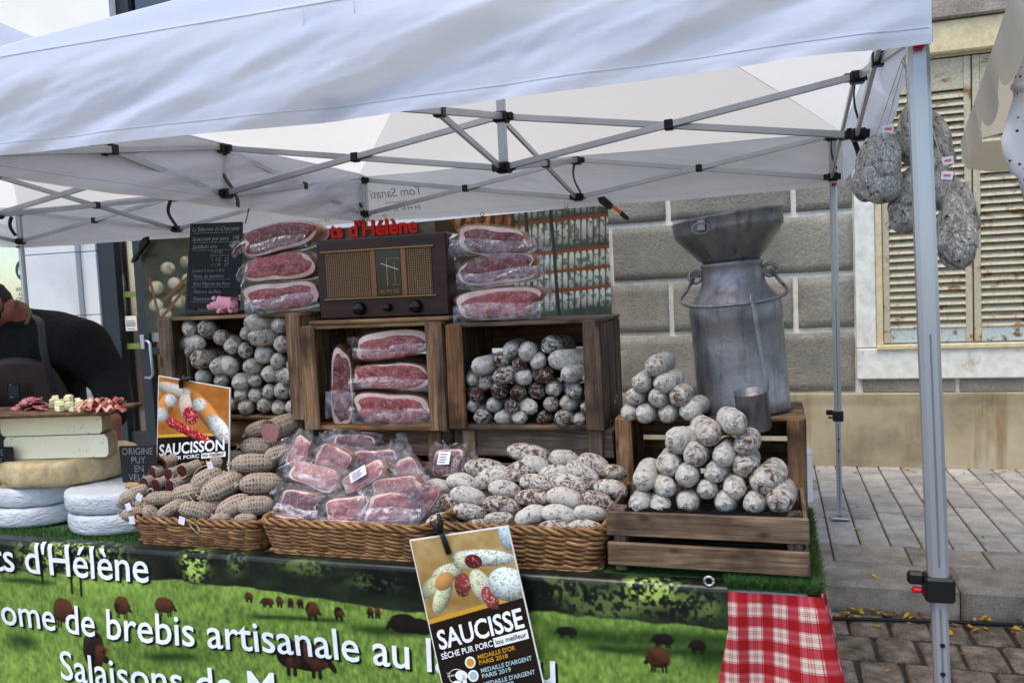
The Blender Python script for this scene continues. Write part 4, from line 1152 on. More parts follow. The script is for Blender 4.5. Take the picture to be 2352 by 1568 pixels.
ST = [saus_mesh('sausage_straight', 4.2, k+1, 0.06*(k % 3), True, 0.055+0.025*(k % 3), 0.26, pw=5.2) for k in range(8)]
CU = [saus_mesh('sausage_curved', 1.95, k+11, 0.42+0.16*(k % 3), False, 0.09, 0.08, pw=3.1+0.4*(k % 3)) for k in range(6)]
PE = [saus_mesh('sausage_hanging', 2.25, k+21, 0.10, True, 0.20, 0.2, pear=0.32, pw=2.4, rings=44, segs=36) for k in range(4)]
NE = [saus_mesh('sausage_netted', 2.05, k+31, 0.05, True, 0.05, 0.1, pw=2.6) for k in range(4)]
CT = [saus_mesh('sausage_cut', 3.4, k+41, 0.03, True, 0.05, 0.06, cut=True, pw=5) for k in range(3)]
def with_mat(me, mat):
    k = me.name+mat.name
    if k not in _mm:
        c = me.copy(); c.materials.clear(); c.materials.append(mat); _mm[k] = c
    return _mm[k]
_mm = {}
def put_sausage(me, mat, P, axis, r, label, group, sc=(1, 1, 1), roll=None, name='dry_sausage'):
    a = Vector([float(c) for c in axis]).normalized(); up = Vector((0, 0, 1)) if abs(a.z) < 0.9 else Vector((0, -1, 0))
    yv = up.cross(a).normalized(); zv = a.cross(yv)
    q = Matrix((a, yv, zv)).transposed()
    if roll is not None: q = q @ Matrix.Rotation(roll, 3, 'X')
    o = bpy.data.objects.new(name, with_mat(me, mat)); COL.objects.link(o)
    o.rotation_euler = q.to_euler(); o.location = [float(c) for c in P]; o.scale = (r*sc[0], r*sc[1], r*sc[2])
    return tag(o, label, 'sausage', group)
ORD = ['leftmost', 'second from left', 'third from left', 'fourth from left', 'fifth from left', 'sixth from left', 'seventh from left', 'eighth from left', 'ninth from left', 'tenth from left', 'eleventh from left', 'twelfth from left', 'thirteenth from left']
UPR = ['bottom row', 'second row up', 'third row up', 'fourth row up', 'fifth row up', 'sixth row up', 'seventh row up', 'eighth row up']
def stack(rows, mapx, mapy, k, Yf, mat, look, place, group, depth=0.10, dyaw=14, ratio=4.2, Ystep=0.0, yaw0=0):
    """sausages lying end-on to the viewer; rows listed from the top, each (x, y, rx, ry) in crop units"""
    n = len(rows)
    for ri, row in enumerate(rows):
        row = sorted(row)
        for ci, it in enumerate(row):
            x, y, rx, ry = (it+(it[-1],))[:4]
            Yc = Yf+Ystep*(n-1-ri)+rng.uniform(-0.008, 0.012)
            P = atY(mapx+k*x, mapy+k*y, Yc); m_ = pxm(P)*k
            r = 1.07*(0.35*rx+0.65*ry)*m_
            ex = max(0.0, rx/ry-1.05)
            yaw = 0.8*math.atan2(P[0]-CAM[0], P[1]-CAM[1])+R(rng.choice((-1, 1))*min(60, ex*70)+rng.uniform(-dyaw, dyaw)*0.6+yaw0); pit = R(rng.uniform(-9, 2))
            ax = np.array([math.sin(yaw), math.cos(yaw), math.sin(pit)*0.8])
            half = 0.5*depth*2
            C = P+ax/np.linalg.norm(ax)*(half*0.82 if ex < 0.3 else half*0.55)
            lab = f'{look} dry sausage, {ORD[ci]}, {UPR[n-1-ri]}, {place}' if n > 1 else f'{look} dry sausage, {ORD[ci]}, {place}'
            put_sausage(rng.choice(ST), mat, C, ax, r, lab, group, (depth/(r*ratio), 1, 1), rng.uniform(0, 6.28))
ULX = (355.6, 474.2, 0.32757); URX = (995.8, 458.4, 0.34776); CNX = (1406.8, 458.4, 0.34776); PYX = (1343.5, 932.6, 0.40529); BKX = (932.6, 980.0, 0.37492); NTX = (0, 932.6, 0.40529); HMX = (584.8, 948.4, 0.39516)
UL = [[(243, 855, 56), (355, 855, 63), (715, 820, 82, 52), (885, 830, 66, 55)],
      [(315, 955, 64, 48), (465, 912, 55), (635, 890, 50), (745, 920, 78, 50), (880, 962, 60), (958, 980, 36)],
      [(240, 1012, 40), (325, 1070, 82, 60), (545, 972, 60), (640, 1010, 60, 52), (755, 1037, 66), (855, 1085, 57), (962, 1105, 42)],
      [(340, 1188, 55), (430, 1122, 72, 60), (530, 1112, 78, 62), (665, 1122, 68, 52), (800, 1175, 58), (925, 1185, 66, 48)],
      [(470, 1225, 50), (590, 1225, 60), (700, 1215, 50), (800, 1300, 50), (885, 1290, 62), (980, 1305, 44)],
      [(540, 1390, 48), (590, 1322, 50), (630, 1415, 58), (705, 1325, 54), (755, 1405, 56, 50), (865, 1415, 56, 50), (965, 1410, 50)]]
stack(UL, *[ULX[0], ULX[1], ULX[2]], 0.305, M_UL, 'grey dusted', 'upper left crate', 'sausages in the upper left crate', 0.115)
UR = [[(500, 1000, 58), (620, 995, 62), (755, 955, 74, 58)],
      [(325, 1100, 74, 54), (440, 1060, 62, 54), (565, 1090, 52), (690, 1070, 56), (855, 1055, 92, 56), (1070, 1090, 46)],
      [(255, 1185, 44), (345, 1210, 68, 54), (468, 1160, 68, 50), (607, 1170, 66, 56), (755, 1155, 74, 56), (910, 1150, 74, 52), (1030, 1170, 56)],
      [(295, 1285, 64, 50), (440, 1265, 60), (555, 1275, 60, 54), (685, 1265, 58), (805, 1250, 58, 52), (935, 1260, 68, 54), (1055, 1280, 54)],
      [(255, 1370, 44), (395, 1355, 55, 50), (525, 1365, 55, 48), (645, 1370, 62, 50), (770, 1350, 55, 48), (890, 1350, 64, 54), (1015, 1370, 60, 46), (1085, 1360, 34)],
      [(310, 1425, 66, 56), (445, 1440, 63, 48), (580, 1445, 60, 46), (718, 1450, 66, 50), (858, 1445, 68, 50), (970, 1455, 48), (1070, 1445, 50)]]
stack(UR, *URX, 0.318, M_UR, 'brown and white', 'upper right crate', 'sausages in the upper right crate', 0.12)
PYR = [[(262, 1105, 66)], [(185, 1218, 66), (335, 1215, 68)], [(128, 1305, 60), (287, 1310, 64), (435, 1300, 68)], [(92, 1415, 52), (205, 1415, 64), (355, 1415, 64), (500, 1395, 70)]]
stack(PYR, *CNX, 0.16, M_PY, 'white dusted', 'small pyramid beside milk can', 'small sausage pyramid beside the milk can', 0.10, 8, yaw0=14)
BIG = [[(850, 100, 84, 62)], [(505, 205, 88, 66), (715, 170, 78, 62), (905, 225, 64)], [(465, 340, 68), (620, 280, 72, 66), (785, 290, 62), (905, 350, 72)],
       [(335, 420, 66), (580, 410, 66), (720, 380, 66, 58), (1010, 440, 80)], [(465, 460, 70, 58), (690, 480, 58), (850, 465, 70, 60)],
       [(295, 555, 62), (430, 565, 70, 55), (580, 550, 70, 60), (790, 560, 68, 62), (945, 560, 68, 57), (1100, 535, 80)]]
stack(BIG, *PYX, -0.02, M_PY, 'white dusted', 'large pyramid on low front crate', 'large sausage pyramid on the low crate', 0.10, 12, Ystep=0.012, yaw0=7)

# curved floury sausages heaped in the right basket: (x, y, half length, half thickness, tilt)
BK = [(765, 165, 125, 60, 15), (490, 250, 110, 58, 10), (530, 305, 92, 64, -15), (718, 262, 100, 62, -15), (800, 232, 70, 52, 20), (975, 195, 82, 55, 15), (1155, 225, 88, 58, 25), (1095, 285, 98, 62, 35), (915, 280, 88, 52, -5), (1275, 275, 60, 46, 5),
      (1255, 375, 82, 57, 10), (355, 335, 90, 52, 10), (205, 365, 78, 48, 10), (390, 425, 102, 60, 20), (610, 380, 90, 55, 12), (812, 340, 100, 54, 8), (1010, 345, 102, 57, 15), (1180, 455, 97, 60, 25), (980, 430, 97, 57, 15), (785, 430, 98, 52, 3),
      (590, 475, 104, 54, 10), (400, 525, 102, 52, 15), (225, 465, 78, 57, -10), (585, 565, 92, 46, 8), (765, 540, 88, 58, -20), (945, 530, 94, 57, 12), (1130, 525, 92, 50, 8), (220, 580, 86, 58, -10), (460, 605, 78, 40, 5), (920, 620, 92, 50, 8),
      (1110, 620, 96, 52, 10), (725, 650, 102, 50, -5), (875, 690, 82, 40, 5), (1045, 690, 86, 42, 5), (240, 650, 70, 40, -10), (330, 640, 70, 40, 5), (590, 660, 80, 42, 0)]
bands = {}
for it in BK:
    bands.setdefault(min(6, int((it[1]-140)/95)), []).append(it)
SLOT = ['topmost layer', 'second layer down', 'third layer down', 'middle layer', 'third layer up', 'second layer up', 'lowest layer']
for b_, items in bands.items():
    for ci, (x, y, a, b, tilt) in enumerate(sorted(items)):
        px, py = BKX[0]+BKX[2]*x, BKX[1]+BKX[2]*y
        Yc = 0.0+0.24*max(0.0, (690-y)/540)+rng.uniform(-0.006, 0.006)
        P = atY(px, py, Yc); m_ = pxm(P)*BKX[2]; r = 0.98*b*m_
        yaw = R(rng.uniform(-8, 14)+17)
        ax = (math.cos(R(tilt))*math.cos(yaw), math.cos(R(tilt))*math.sin(yaw), -math.sin(R(tilt+3)))
        put_sausage(rng.choice(CU), M_BK, P, ax, r, f'plump curved floury sausage, {ORD[ci]}, {SLOT[b_]} of the right basket', 'curved sausages in the right basket', (max(0.8, a*m_/(r*1.95))*1.16, 1.0, 1.0), rng.uniform(-0.5, 0.5), 'curved_sausage')
# added dark sheet that hides the hollow under the heap
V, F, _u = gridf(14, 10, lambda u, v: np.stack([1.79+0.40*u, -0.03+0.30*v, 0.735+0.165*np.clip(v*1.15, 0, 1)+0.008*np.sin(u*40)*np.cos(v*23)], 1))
tag(obj('filler_bed', V, F, flat('dark_filler', s(58, 46, 34), 0.95), smooth=True), 'dark packing bed under the curved sausages in right basket', 'packing')

# netted sausages in the left basket
def net_mat(name, base, dark):
    t = NT(name); tc = t.n('ShaderNodeTexCoord'); sp = t.n('ShaderNodeSeparateXYZ'); t.set(sp.inputs[0], tc.outputs['UV'])
    u = t.math('MULTIPLY', sp.outputs[0], 13.0); v = t.math('MULTIPLY', sp.outputs[1], 6.5)
    nz = t.noise(t.co((1, 1, 1)), 2.2, 4, 0.6)
    u2 = t.math('ADD', u, t.math('MULTIPLY', nz, 0.9)); v2 = t.math('ADD', v, t.math('MULTIPLY', nz, 0.9))
    cu_ = t.math('ABSOLUTE', t.math('SUBTRACT', t.math('FRACT', u2), 0.5)); cv_ = t.math('ABSOLUTE', t.math('SUBTRACT', t.math('FRACT', v2), 0.5))
    cell = t.math('MAXIMUM', cu_, cv_)
    k = t.ramp(cell, [(0.22, 1.0), (0.34, 0.0)])
    nz2 = t.noise(t.co((1, 1, 1)), 1.1, 3)
    c = t.mix(t.math('MULTIPLY', k, t.ramp(nz2, [(0.4, 0.1), (0.6, 0.85)])), base, dark)
    redf = t.math('ABSOLUTE', t.math('SUBTRACT', t.math('FRACT', t.math('MULTIPLY', sp.outputs[0], 5.0)), 0.5))
    c = t.mix(t.ramp(t.math('ADD', redf, t.math('MULTIPLY', nz, 0.12)), [(0.07, 0.55), (0.11, 0.0)]), c, s(176, 70, 54))
    f = t.ramp(t.noise(t.co((1, 1, 1)), 5, 4), [(0.3, 0.72), (0.7, 1.08)])
    c = t.mix(1.0, c, f, 'MULTIPLY')
    return t.prin(c, 0.85, 0, t.bump(t.math('SUBTRACT', 1.0, k), 0.6, 0.006))
M_NT = net_mat('netted_casing', s(168, 152, 134), s(72, 56, 46))
M_CUTF = noisy('dark_cured_meat', [s(36, 8, 10), s(62, 16, 18), s(78, 28, 28)], 1.2, 0.4, bump=0.1)
M_COPF = None
def net(items, layer):
    for ci, (x, y, a, b, tilt, Yc) in enumerate(sorted(items)):
        P = atY(NTX[0]+NTX[2]*x, NTX[1]+NTX[2]*y, Yc); m_ = pxm(P)*NTX[2]; r = b*m_
        yaw = R(17+rng.uniform(5, 30)); ax = (math.cos(R(tilt))*math.cos(yaw), math.cos(R(tilt))*math.sin(yaw), -math.sin(R(tilt)))
        o = put_sausage(rng.choice(NE), M_NT, P, ax, r, f'netted string tied sausage, {ORD[ci]}, {layer} of the left basket', 'netted sausages in the left basket', (max(0.8, a*m_/(r*2.05))*1.08, 1, 1), rng.uniform(0, 6.28), 'netted_sausage')
        # tuft of string at the tied end
        rs = random.Random(int(x*7+y)); mb = MB()
        for q in range(5):
            d = np.array([-1.0, rs.uniform(-.8, .8), rs.uniform(-.8, .8)]); e = np.array([-2.0, 0, 0])
            mb.add(*tube([e, e+d*0.25, e+d*0.4+np.array([0, rs.uniform(-.2, .2), -0.15])], 0.05, 5))
        me = bpy.data.meshes.new('string_tuft'); me.from_pydata(np.vstack(mb.V).tolist(), [], mb.F); me.materials.append(STRING)
        c = bpy.data.objects.new('string_tuft', me); COL.objects.link(c); c.parent = o
net([(1290, 300, 90, 47, -5, 0.16), (1440, 322, 115, 56, 5, 0.15), (1460, 232, 75, 54, 8, 0.22), (1465, 130, 62, 46, -20, 0.26), (1585, 268, 44, 50, -10, 0.2), (1600, 200, 60, 50, 0, 0.27)], 'top layer')
net([(1180, 412, 95, 58, -20, 0.11), (1262, 455, 104, 70, -20, 0.08), (1480, 437, 112, 62, 5, 0.09), (1062, 492, 78, 52, -8, 0.06), (760, 502, 82, 46, -25, 0.04), (915, 522, 82, 42, 0, 0.03), (1350, 380, 90, 55, 0, 0.16)], 'middle layer')
net([(1325, 572, 80, 62, -25, 0.03), (1452, 562, 84, 56, 0, 0.02), (1205, 572, 68, 56, 0, 0.06), (1112, 600, 92, 54, 25, 0.0), (835, 552, 60, 38, 10, 0.02), (960, 592, 74, 42, -30, 0.0), (865, 622, 45, 42, 60, -0.02), (765, 612, 58, 42, 5, -0.02), (690, 552, 52, 34, 15, 0.03), (1250, 640, 55, 34, 5, -0.02), (1390, 642, 55, 36, 0, -0.02), (1020, 560, 50, 36, 0, 0.03)], 'lowest layer')
COPF = None
def cut_s(items, look, facem, group, name, dark=True):
    for ci, (x, y, rpx, L, Yc) in enumerate(items):
        P = atY(NTX[0]+NTX[2]*x, NTX[1]+NTX[2]*y, Yc); m_ = pxm(P)*NTX[2]; r = rpx*m_
        ax = Vector((0.10, 0.98, 0.06)).normalized()
        C = np.array(P)+np.array(ax)*L*0.5
        o = put_sausage(CT[ci % 3], M_NT, C, ax, r, look[ci], group, (L/2/(r*3.4), 1, 1), ci*1.3, name)
        th = np.arange(24)*2*math.pi/24
        ring = [np.column_stack([np.full(24, -3.42 if q < 1 else -3.40), q*0.93*np.cos(th)*(1+0.06*np.cos(2*th+ci)), q*0.93*np.sin(th)*(1+0.05*np.cos(3*th))]) for q in (0.02, 0.5, 0.8, 1.0)]
        F = [[i*24+j, i*24+(j+1) % 24, (i+1)*24+(j+1) % 24, (i+1)*24+j] for i in range(3) for j in range(24)]+[list(range(24))]
        me = bpy.data.meshes.new('cut_face'); me.from_pydata(np.vstack(ring).tolist(), [], F); me.materials.append(facem)
        me.polygons.foreach_set('use_smooth', [True]*len(me.polygons))
        c = bpy.data.objects.new('cut_face', me); COL.objects.link(c); c.parent = o
cut_s([(915, 325, 38, 0.26, 0.12), (865, 378, 36, 0.22, 0.09), (955, 390, 36, 0.22, 0.09), (1028, 372, 39, 0.20, 0.08), (810, 438, 39, 0.22, 0.06), (882, 443, 34, 0.22, 0.06), (965, 457, 40, 0.22, 0.05)],
      [f'netted sausage cut open to dark red meat, {q}' for q in ('topmost of the seven', 'left of middle row', 'centre of middle row', 'right of middle row', 'left of bottom row', 'centre of bottom row', 'right of bottom row')], M_CUTF, 'cut netted sausages in the left basket', 'cut_sausage')
# ================================================================ HAMS AND VACUUM PACKS
def meat_mat(name, dark, mid, pale, vein=0.5):
    t = NT(name); v = t.co()
    f = t.noise(v, 14, 4, 0.55, 0.8)
    c = t.ramp(f, [(0.3, dark), (0.52, mid), (0.75, pale)])
    n = t.noise(t.co((1, 1, 1.6)), 16, 3, 0.5, 2.2)
    ve = t.ramp(t.math('ABSOLUTE', t.math('SUBTRACT', n, 0.5)), [(0.0, vein), (0.018, vein*0.6), (0.035, 0.0)])
    c = t.mix(ve, c, s(226, 178, 168))
    sp = t.noise(v, 60, 3, 0.6); c = t.mix(1.0, c, t.ramp(sp, [(0.3, 0.8), (0.7, 1.1)]), 'MULTIPLY')
    return t.prin(c, 0.32, 0, t.bump(f, 0.25, 0.004))
MEAT_D = meat_mat('dark_ham', s(84, 14, 16), s(118, 28, 30), s(142, 50, 48), 0.35)
MEAT_P = meat_mat('pink_ham', s(124, 32, 34), s(160, 56, 56), s(186, 92, 86), 0.4)
MEAT_L = meat_mat('pale_pink_ham', s(146, 74, 70), s(180, 106, 98), s(204, 146, 132), 0.5)
FAT = noisy('ham_fat', [s(206, 164, 146), s(226, 192, 174), s(236, 212, 196)], 18, 0.4, bump=0.1)
RIND = noisy('ham_rind', [s(112, 62, 26), s(164, 102, 48), s(190, 136, 80)], 12, 0.45, bump=0.15)
BAG = plastic_mat('vacuum_bag', 0.03, bscale=24, bstr=0.6, rough=0.10, gloss=0.45)
FILM = plastic_mat('loose_film', 0.05, bscale=24, bstr=0.8, rough=0.08, gloss=0.6)
FLAP = plastic_mat('bag_flap', 0.11, bscale=20, bstr=0.7, rough=0.10, gloss=0.6)
PLAB = flat('pack_label', s(222, 222, 232), 0.5)

def ham(name, C, w, h, d, tilt, seed, label, group, meat=MEAT_P, fat_in=0.84, shift=(0.0, -0.03), yaw=None, pitch=0.0, flaps=(), sq=3.5, cat='ham', lab=False, roll3=None):
    rs = random.Random(seed)
    C = np.array(C, float)
    if yaw is None: yaw = -0.45*math.degrees(math.atan2(CAM[0]-C[0], C[1]-CAM[1])) * -1
    M = rot('Z', yaw) @ rot('Y', tilt) @ rot('X', pitch)
    H = emp(name, (C[0], C[1], C[2]-h/2), label, cat, group)
    n = 44; th = np.arange(n)*2*math.pi/n
    base = 1/((np.abs(np.cos(th))**sq+np.abs(np.sin(th))**sq)**(1/sq))
    base = base*(1+0.07*np.sin(2*th+seed)+0.05*np.sin(3*th+seed*2.1)+0.025*np.sin(5*th+seed))
    ox, oz = base*np.cos(th)*w/2, base*np.sin(th)*h/2
    def W_(V): return (np.asarray(V) @ M.T)+C
    def loft(rings, cap0=False, cap1=True):
        V = np.vstack(rings); F = [[i*n+k, (i+1)*n+k, (i+1)*n+(k+1) % n, i*n+(k+1) % n] for i in range(len(rings)-1) for k in range(n)]
        if cap0: F.append(list(range(n)))
        if cap1: F.append([(len(rings)-1)*n+k for k in range(n)])
        return V, F
    y0 = -d/2
    rg = lambda sc, y: np.column_stack([ox*sc, np.full(n, y), oz*sc])
    V, F = loft([rg(0.97, y0), rg(1.0, y0+0.006), rg(1.02, 0), rg(0.98, d/2-0.02), rg(0.86, d/2-0.004), rg(0.5, d/2)])
    obj('rind', W_(V), F, RIND, H, smooth=True)
    wob = fat_in*(1+0.05*np.sin(3*th+seed*1.7)+0.05*np.sin(5*th+seed)*0.7+0.02*np.sin(9*th+seed))
    inn = np.column_stack([ox*wob+shift[0]*w, np.full(n, y0-0.001), oz*wob*0.97+shift[1]*h])
    V, F = loft([rg(0.97, y0), inn], False, False); obj('fat', W_(V), F, FAT, H, smooth=True)
    cen = np.array([shift[0]*w, y0-0.001, shift[1]*h])
    rings = []
    for q in (1.0, 0.96, 0.75, 0.5, 0.25, 0.03):
        r_ = cen+(inn-cen)*q; r_[:, 1] -= (0.002 if q < 0.97 else 0)+0.004*n2(r_[:, 0]*50+seed, r_[:, 2]*50, 3)*(q < 0.9); rings.append(r_)
    V, F = loft(rings); obj('meat', W_(V), F, meat, H, smooth=True)
    # clinging bag
    def br(sc, y, e=0.006):
        r_ = rg(sc, y); l = np.hypot(r_[:, 0], r_[:, 2])+1e-6
        k = e+0.006*n2(np.cos(th)*4+seed, np.sin(th)*4+y*40, seed); r_[:, 0] += r_[:, 0]/l*k; r_[:, 2] += r_[:, 2]/l*k
        r_[:, 1] += 0.006*n2(np.cos(th)*5, np.sin(th)*5+sc*6, seed+2); return r_
    V, F = loft([br(0.02, y0-0.010, 0), br(0.35, y0-0.010, 0), br(0.7, y0-0.009, 0), br(0.93, y0-0.007), br(1.01, y0+0.003), br(1.03, 0), br(1.0, d/2-0.015), br(0.8, d/2+0.006), br(0.3, d/2+0.009)], True, True)
    obj('bag', W_(V), F, BAG, H, smooth=True)
    if cat == 'ham pack':                   # loose crumpled film standing off the piece
        def lf(u, v):
            cu_, cv_ = (u-0.5)*2, (v-0.5)*2
            e_ = np.maximum(np.abs(cu_), np.abs(cv_))
            X = cu_*w*0.66*(1+0.10*n2(v*5, u*2, seed)); Z = cv_*h*0.72*(1+0.12*n2(u*5, v*2, seed+1))
            Y = y0-0.013-0.010*n2(u*7+seed, v*6, seed+5)+0.05*np.clip(e_-0.72, 0, 1)**1.2+0.014*n2(u*13, v*11, seed+7)*np.clip(e_, 0.3, 1)
            return np.column_stack([X, Y, Z])
        V, F, _u = gridf(26, 20, lf); obj('loose_film', W_(V), F, FILM, H, smooth=True)
    for kf, fl in enumerate(flaps):
        side, ln, fw = fl[:3]; sd_ = seed*3+kf
        def ff(u, v):
            if side in ('L', 'R'):
                sg_ = -1 if side == 'L' else 1
                X = sg_*(w/2*0.96+u*ln); Z = (v-0.5)*h*(fw+0.25*u)-0.10*h*u*u*0+0.18*h*np.sin(u*2.4+seed)*u; Y = y0+d*0.35+0.014*np.sin(v*9+u*6+sd_)*(0.3+u)+0.010*n2(u*5, v*6, sd_)
            elif side == 'F':       # sealed end folded down across the cut face
                X = (u-0.5)*w*fw; Z = -0.02*h-v*ln+0.004*np.sin(u*7+sd_); Y = y0-0.014-0.010*np.sin(v*2.5)-0.006*n2(u*9, v*5, sd_)
            else:                   # tail standing up
                X = (u-0.5)*w*fw*(1-0.3*v)+0.25*w*math.sin(seed)+0.02*v*math.cos(seed*3); Z = h*0.42+v*ln; Y = y0+d*0.4+0.016*np.sin(u*8+sd_)*(0.4+v)+0.012*n2(u*5, v*5, sd_)
            return np.column_stack([X, Y, Z])
        V, F, _u = gridf(18, 12, ff); obj('bag_flap', W_(V), F, FLAP, H, smooth=True)
    if lab:
        V, F, _u = gridf(4, 3, lambda u, v: np.column_stack([(u-0.5)*w*0.42, 0*u+y0-0.021, (v-0.35)*h*0.5])); pl = obj('price_label', W_(V), F, PLAB, H)
        for k in range(4):
            V, F = cbox(-0.15*w, (0.12-0.05*(k % 2))*w, y0-0.0235, y0-0.0222, h*(0.2-0.10*k), h*(0.22-0.10*k), 0.0002); obj('text_line', W_(V), F, RED if k == 0 else BLACK, pl)
    return H
def ham_px(mp, x, y, wpx, hpx, Yc, d, *a, **k):
    P = atY(mp[0]+mp[2]*x, mp[1]+mp[2]*y, Yc); m_ = pxm(P)*mp[2]
    P = P+np.array([0, d/2, 0])
    return ham('vacuum_packed_ham' if k.get('cat', 'ham') == 'ham' else 'ham_pack', P, wpx*m_, hpx*m_, d, *a, **k)
G1 = 'ham halves in the left stack'; G2 = 'ham halves in the right stack'; G3 = 'ham halves inside the upper middle crate'
ham_px(ULX, 832, 222, 500, 190, 0.33, 0.15, -9, 1, 'top ham half of the stack left of the radio', G1, MEAT_D, 0.92, (-0.01, 0.06), flaps=(('L', 0.07, 0.3), ('F', 0.045, 0.8)))
ham_px(ULX, 838, 430, 480, 185, 0.325, 0.16, -5, 2, 'middle ham half of the stack left of the radio', G1, MEAT_P, 0.89, (-0.02, 0.08), flaps=(('L', 0.06, 0.6), ('T', 0.05, 0.35)))
ham_px(ULX, 850, 625, 520, 185, 0.32, 0.17, -4, 3, 'bottom ham half of the stack left of the radio', G1, MEAT_P, 0.85, (0.0, -0.09), flaps=(('F', 0.05, 1.0), ('L', 0.03, 0.9)))
ham_px(URX, 360, 265, 480, 165, 0.335, 0.15, 4, 4, 'top ham half of the stack right of the radio', G2, MEAT_D, 0.88, (0.03, -0.09), flaps=(('F', 0.055, 1.15), ('R', 0.07, 0.5), ('L', 0.05, 0.5)))
ham_px(URX, 395, 465, 540, 180, 0.325, 0.16, -3, 5, 'middle ham half of the stack right of the radio', G2, MEAT_D, 0.93, (0, 0.05), flaps=(('F', 0.05, 1.0), ('R', 0.05, 0.8), ('L', 0.02, 0.9)))
ham_px(URX, 395, 680, 560, 190, 0.32, 0.17, -1, 6, 'bottom ham half of the stack right of the radio', G2, MEAT_P, 0.88, (0.03, -0.08), flaps=(('F', 0.055, 1.05), ('R', 0.04, 0.9)))
UMX = (880/1.26531, 580/1.26531, 1/(2.2731*1.26531))
ham_px(UMX, 560, 955, 480, 185, 0.32, 0.16, -3, 7, 'top ham half lying inside the middle crate', G3, MEAT_P, 0.84, (-0.02, -0.12), flaps=(('F', 0.036, 1.1), ('L', 0.05, 0.4)))
ham_px(UMX, 560, 1170, 480, 180, 0.32, 0.16, 2, 8, 'middle ham half lying inside the middle crate', G3, MEAT_P, 0.93, (-0.02, 0.0), flaps=(('F', 0.036, 1.2), ('L', 0.03, 0.6)))
ham_px(UMX, 560, 1375, 490, 190, 0.315, 0.16, 3, 9, 'bottom ham half lying inside the middle crate', G3, MEAT_P, 0.90, (0.0, -0.08), flaps=(('F', 0.05, 1.15), ('R', 0.03, 0.9)))
ham_px(UMX, 225, 1250, 150, 500, 0.325, 0.15, 4, 10, 'upright ham half against left side of middle crate', G3, MEAT_D, 0.86, (0.0, 0.0), flaps=(('F', 0.09, 1.3),))
ham_px(UMX, 855, 1230, 80, 440, 0.36, 0.15, -3, 11, 'upright ham half against right side of middle crate', G3, MEAT_P, 0.84, (0.0, 0.0), flaps=(('F', 0.09, 1.2),))
GP = 'vacuum packed ham pieces in the middle basket'
PK = [  # x, y, w, h, tilt, Y, depth, meat, flaps, label
    (560, 195, 210, 100, 10, 0.24, 0.07, MEAT_D, (('R', 0.03, 0.6), ('L', 0.05, 0.8)), 'dark ham pack at the top back of the middle basket'),
    (700, 290, 230, 100, -3, 0.19, 0.08, MEAT_D, (('T', 0.03, 0.6),), 'dark red ham pack right of the rind block, upper heap'),
    (250, 255, 105, 160, 18, 0.17, 0.06, MEAT_L, (('T', 0.07, 0.5), ('L', 0.05, 0.7)), 'pale ham pack standing at left of the heap'),
    (450, 305, 210, 150, 22, 0.15, 0.10, MEAT_L, (('R', 0.04, 0.8), ('L', 0.03, 0.5)), 'ham block with thick orange rind in upper heap'),
    (1120, 315, 170, 140, -4, 0.23, 0.06, MEAT_D, (('R', 0.04, 0.9), ('T', 0.04, 0.5)), 'dark ham pack with white label at far right of heap'),
    (880, 380, 130, 170, -28, 0.14, 0.08, MEAT_L, (('T', 0.09, 0.9), ('L', 0.04, 0.9)), 'ham pack with tall clear bag standing in heap'),
    (335, 410, 270, 125, 18, 0.10, 0.09, MEAT_L, (('L', 0.06, 0.9), ('F', 0.03, 0.7)), 'long pale pink ham pack on the left of heap'),
    (640, 400, 260, 110, -28, 0.10, 0.07, MEAT_L, (('R', 0.04, 0.8), ('L', 0.03, 0.8)), 'slanting pale ham pack with label mid heap'),
    (830, 455, 300, 110, -12, 0.07, 0.08, MEAT_L, (('L', 0.05, 0.8), ('R', 0.03, 0.8)), 'wide pale ham pack right of the middle of heap'),
    (255, 560, 230, 150, 8, 0.04, 0.08, MEAT_D, (('L', 0.05, 0.9), ('F', 0.04, 1.1)), 'front left ham pack with dark upper edge'),
    (510, 600, 220, 130, -6, 0.03, 0.08, MEAT_P, (('R', 0.04, 0.7), ('T', 0.04, 0.5)), 'front middle ham pack with pale fat rim'),
    (775, 590, 290, 150, 3, 0.02, 0.09, MEAT_P, (('F', 0.05, 1.0), ('L', 0.03, 0.9)), 'large front right ham pack resting on basket rim'),
    (970, 520, 130, 150, 30, 0.06, 0.08, MEAT_P, (('R', 0.02, 0.8),), 'turned ham pack at right end of the heap'),
    (170, 650, 150, 70, 6, -0.02, 0.06, MEAT_D, (('L', 0.03, 0.9),), 'low dark pack at the left basket rim'),
    (500, 680, 230, 60, 2, -0.03, 0.06, MEAT_D, (('F', 0.02, 1.0),), 'low dark pack at the middle basket rim'),
    (800, 700, 230, 60, 2, -0.035, 0.06, MEAT_D, (('F', 0.02, 1.0),), 'low dark pack at the right basket rim')]
for k, (x, y, w, h, tl, Yc, d, mt, fl, lab) in enumerate(PK):
    ham_px(HMX, x, y, w*1.1, h*1.12, Yc, d, tl, 20+k, lab, GP, mt, 0.88 if k % 2 else 0.92, (0.01, -0.03 if k % 3 else 0.03), yaw=rng.uniform(-6, 22), pitch=-rng.uniform(12, 34), flaps=fl, sq=6.0, cat='ham pack', lab=('label' in lab))
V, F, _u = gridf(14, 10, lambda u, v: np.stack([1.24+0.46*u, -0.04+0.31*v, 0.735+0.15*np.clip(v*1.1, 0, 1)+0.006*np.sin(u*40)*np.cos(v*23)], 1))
tag(obj('filler_bed', V, F, bpy.data.materials['dark_filler'], smooth=True), 'dark packing bed under the ham packs in middle basket', 'packing')  # added dark sheet closing the gaps between the packs
